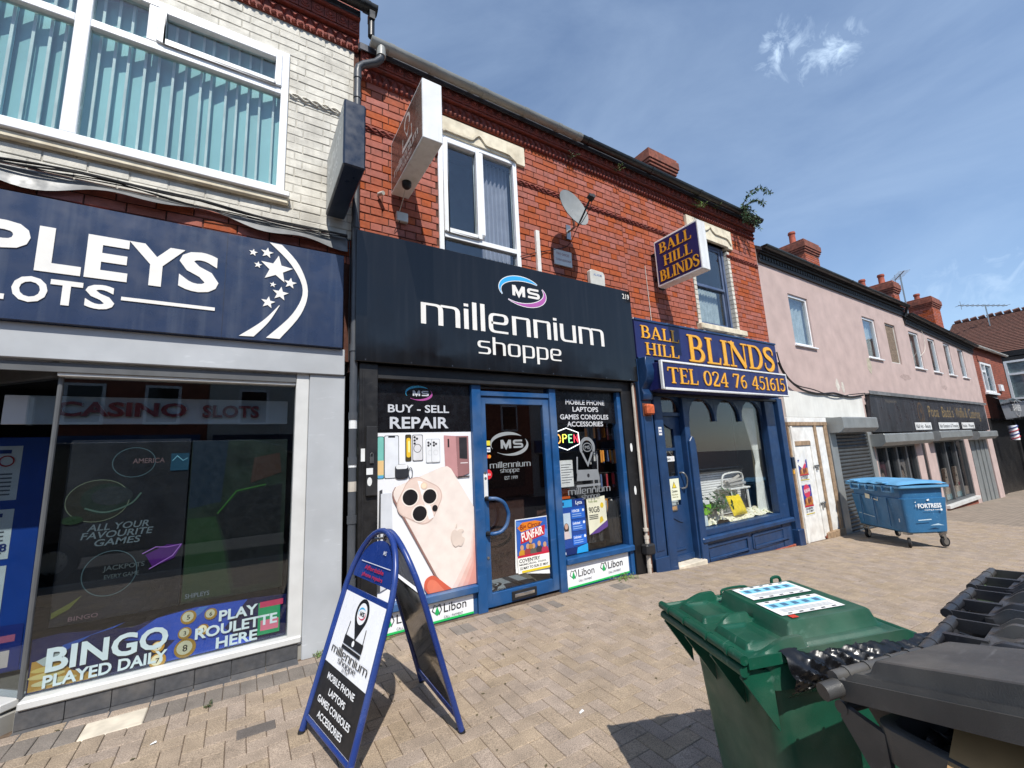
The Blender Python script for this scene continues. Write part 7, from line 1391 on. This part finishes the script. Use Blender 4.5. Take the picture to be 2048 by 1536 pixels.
for (x, y, a) in ((.10, .14, .9), (W-.10, .14, .2), (.10, Ln-.14, .5), (W-.10, Ln-.14, .5)):
    b = B().box(x-.05, x+.05, y-.05, y+.05, hb_-.02, hb_+.02); d = Vector((math.cos(a), math.sin(a), 0)); n_ = Vector((-d.y, d.x, 0)); c = Vector((x, y, .085))+d*.03
    for s_ in (-.03, .03): p = [Vector((x, y, hb_-.02))+n_*s_-d*.03, Vector((x, y, hb_-.02))+n_*s_+d*.05, c+n_*s_+d*.015, c+n_*s_-d*.02]; b.face(p); b.face([q+n_*.004 for q in reversed(p)])
    cs_ = b.build('castor', 'steel', bx); B().lathe([(.06, -.025), (.085, -.018), (.09, 0), (.085, .018), (.06, .025)], c, n_, 18).build('tyre', 'rubber', cs_, smooth=True); B().lathe([(.05, -.027), (.05, .027)], c, n_, 12).build('hub', 'steel', cs_)
bd = Board(bx, (0, -.009, 0), (1, 0, 0), (0, 0, 1), (0, -1, 0), base=.004); WS = (226, 232, 236)
bd.text('FORTRESS', .24, .70, .075, WS, width=.40, bold=.05).text('recycling & waste', .34, .655, .024, WS, width=.26, bold=.02).poly(ell(.625, .662, .02, .02), WS).poly([(.40, .835), (.44, .855), (.455, .83), (.42, .815)], WS).poly([(.20, .50), (.42, .51), (.43, .495), (.2, .485)], (190, 210, 222)).poly([(.38, .40), (.52, .43), (.62, .395), (.54, .40)], (170, 196, 212)).poly([(.19, .80), (.215, .815), (.215, .795)], WS).poly(rect(.2, .72, .21, .76), WS); bd.done()
bd = Board(bx, (-.002, 0, 0), (0, -1, 0), (0, 0, 1), (-1, 0, 0), base=.006); bd.poly([(-.86, .90), (-.74, .88), (-.75, .80), (-.86, .81)], (206, 200, 176)).poly([(-.70, .80), (-.55, .78), (-.55, .86), (-.57, .80), (-.70, .83)], (200, 196, 176)).poly([(-1.1, .50), (-.70, .46), (-.70, .47), (-1.1, .51)], (176, 196, 206)).poly(rect(-.14, .45, -.12, .51), (206, 214, 220)); bd.done()
# ---- litter
for i, (lab, x, y, s_) in enumerate((('pale scrap of paper on the paving left of the bins', 4.55, -1.75, .05), ('small white scrap on the paving near the green bin', 1.9, -1.95, .025), ('torn white scrap lying by the casino corner', -.38, -.72, .02))):
    B().face([(x, y, zg(x, y)+.004), (x+s_*1.6, y+s_*.2, zg(x, y)+.007), (x+s_*1.4, y+s_*.8, zg(x, y)+.012), (x+s_*.2, y+s_*.6, zg(x, y)+.005)]).build('litter', 'sign_white', None, label=lab, cat='litter')
lf = B(); rn = random.Random(44)
for i in range(170):
    x = rn.choice((rn.uniform(.9, 5), rn.uniform(-1, 9))); y = -abs(rn.gauss(0, 1.0))-.06
    if y < -3.2: continue
    z = zg(x, y)+.002; s_ = rn.uniform(.006, .018); a = rn.uniform(0, 6.3); c, s2 = math.cos(a)*s_, math.sin(a)*s_
    lf.face([(x-c, y-s2, z), (x+s2*.5, y-c*.5, z+.003), (x+c, y+s2, z+.001), (x-s2*.5, y+c*.5, z+.004)])
lf.build('leaf_litter', 'twig', None, kind='stuff', label='scattered dry leaf scraps on the paving')
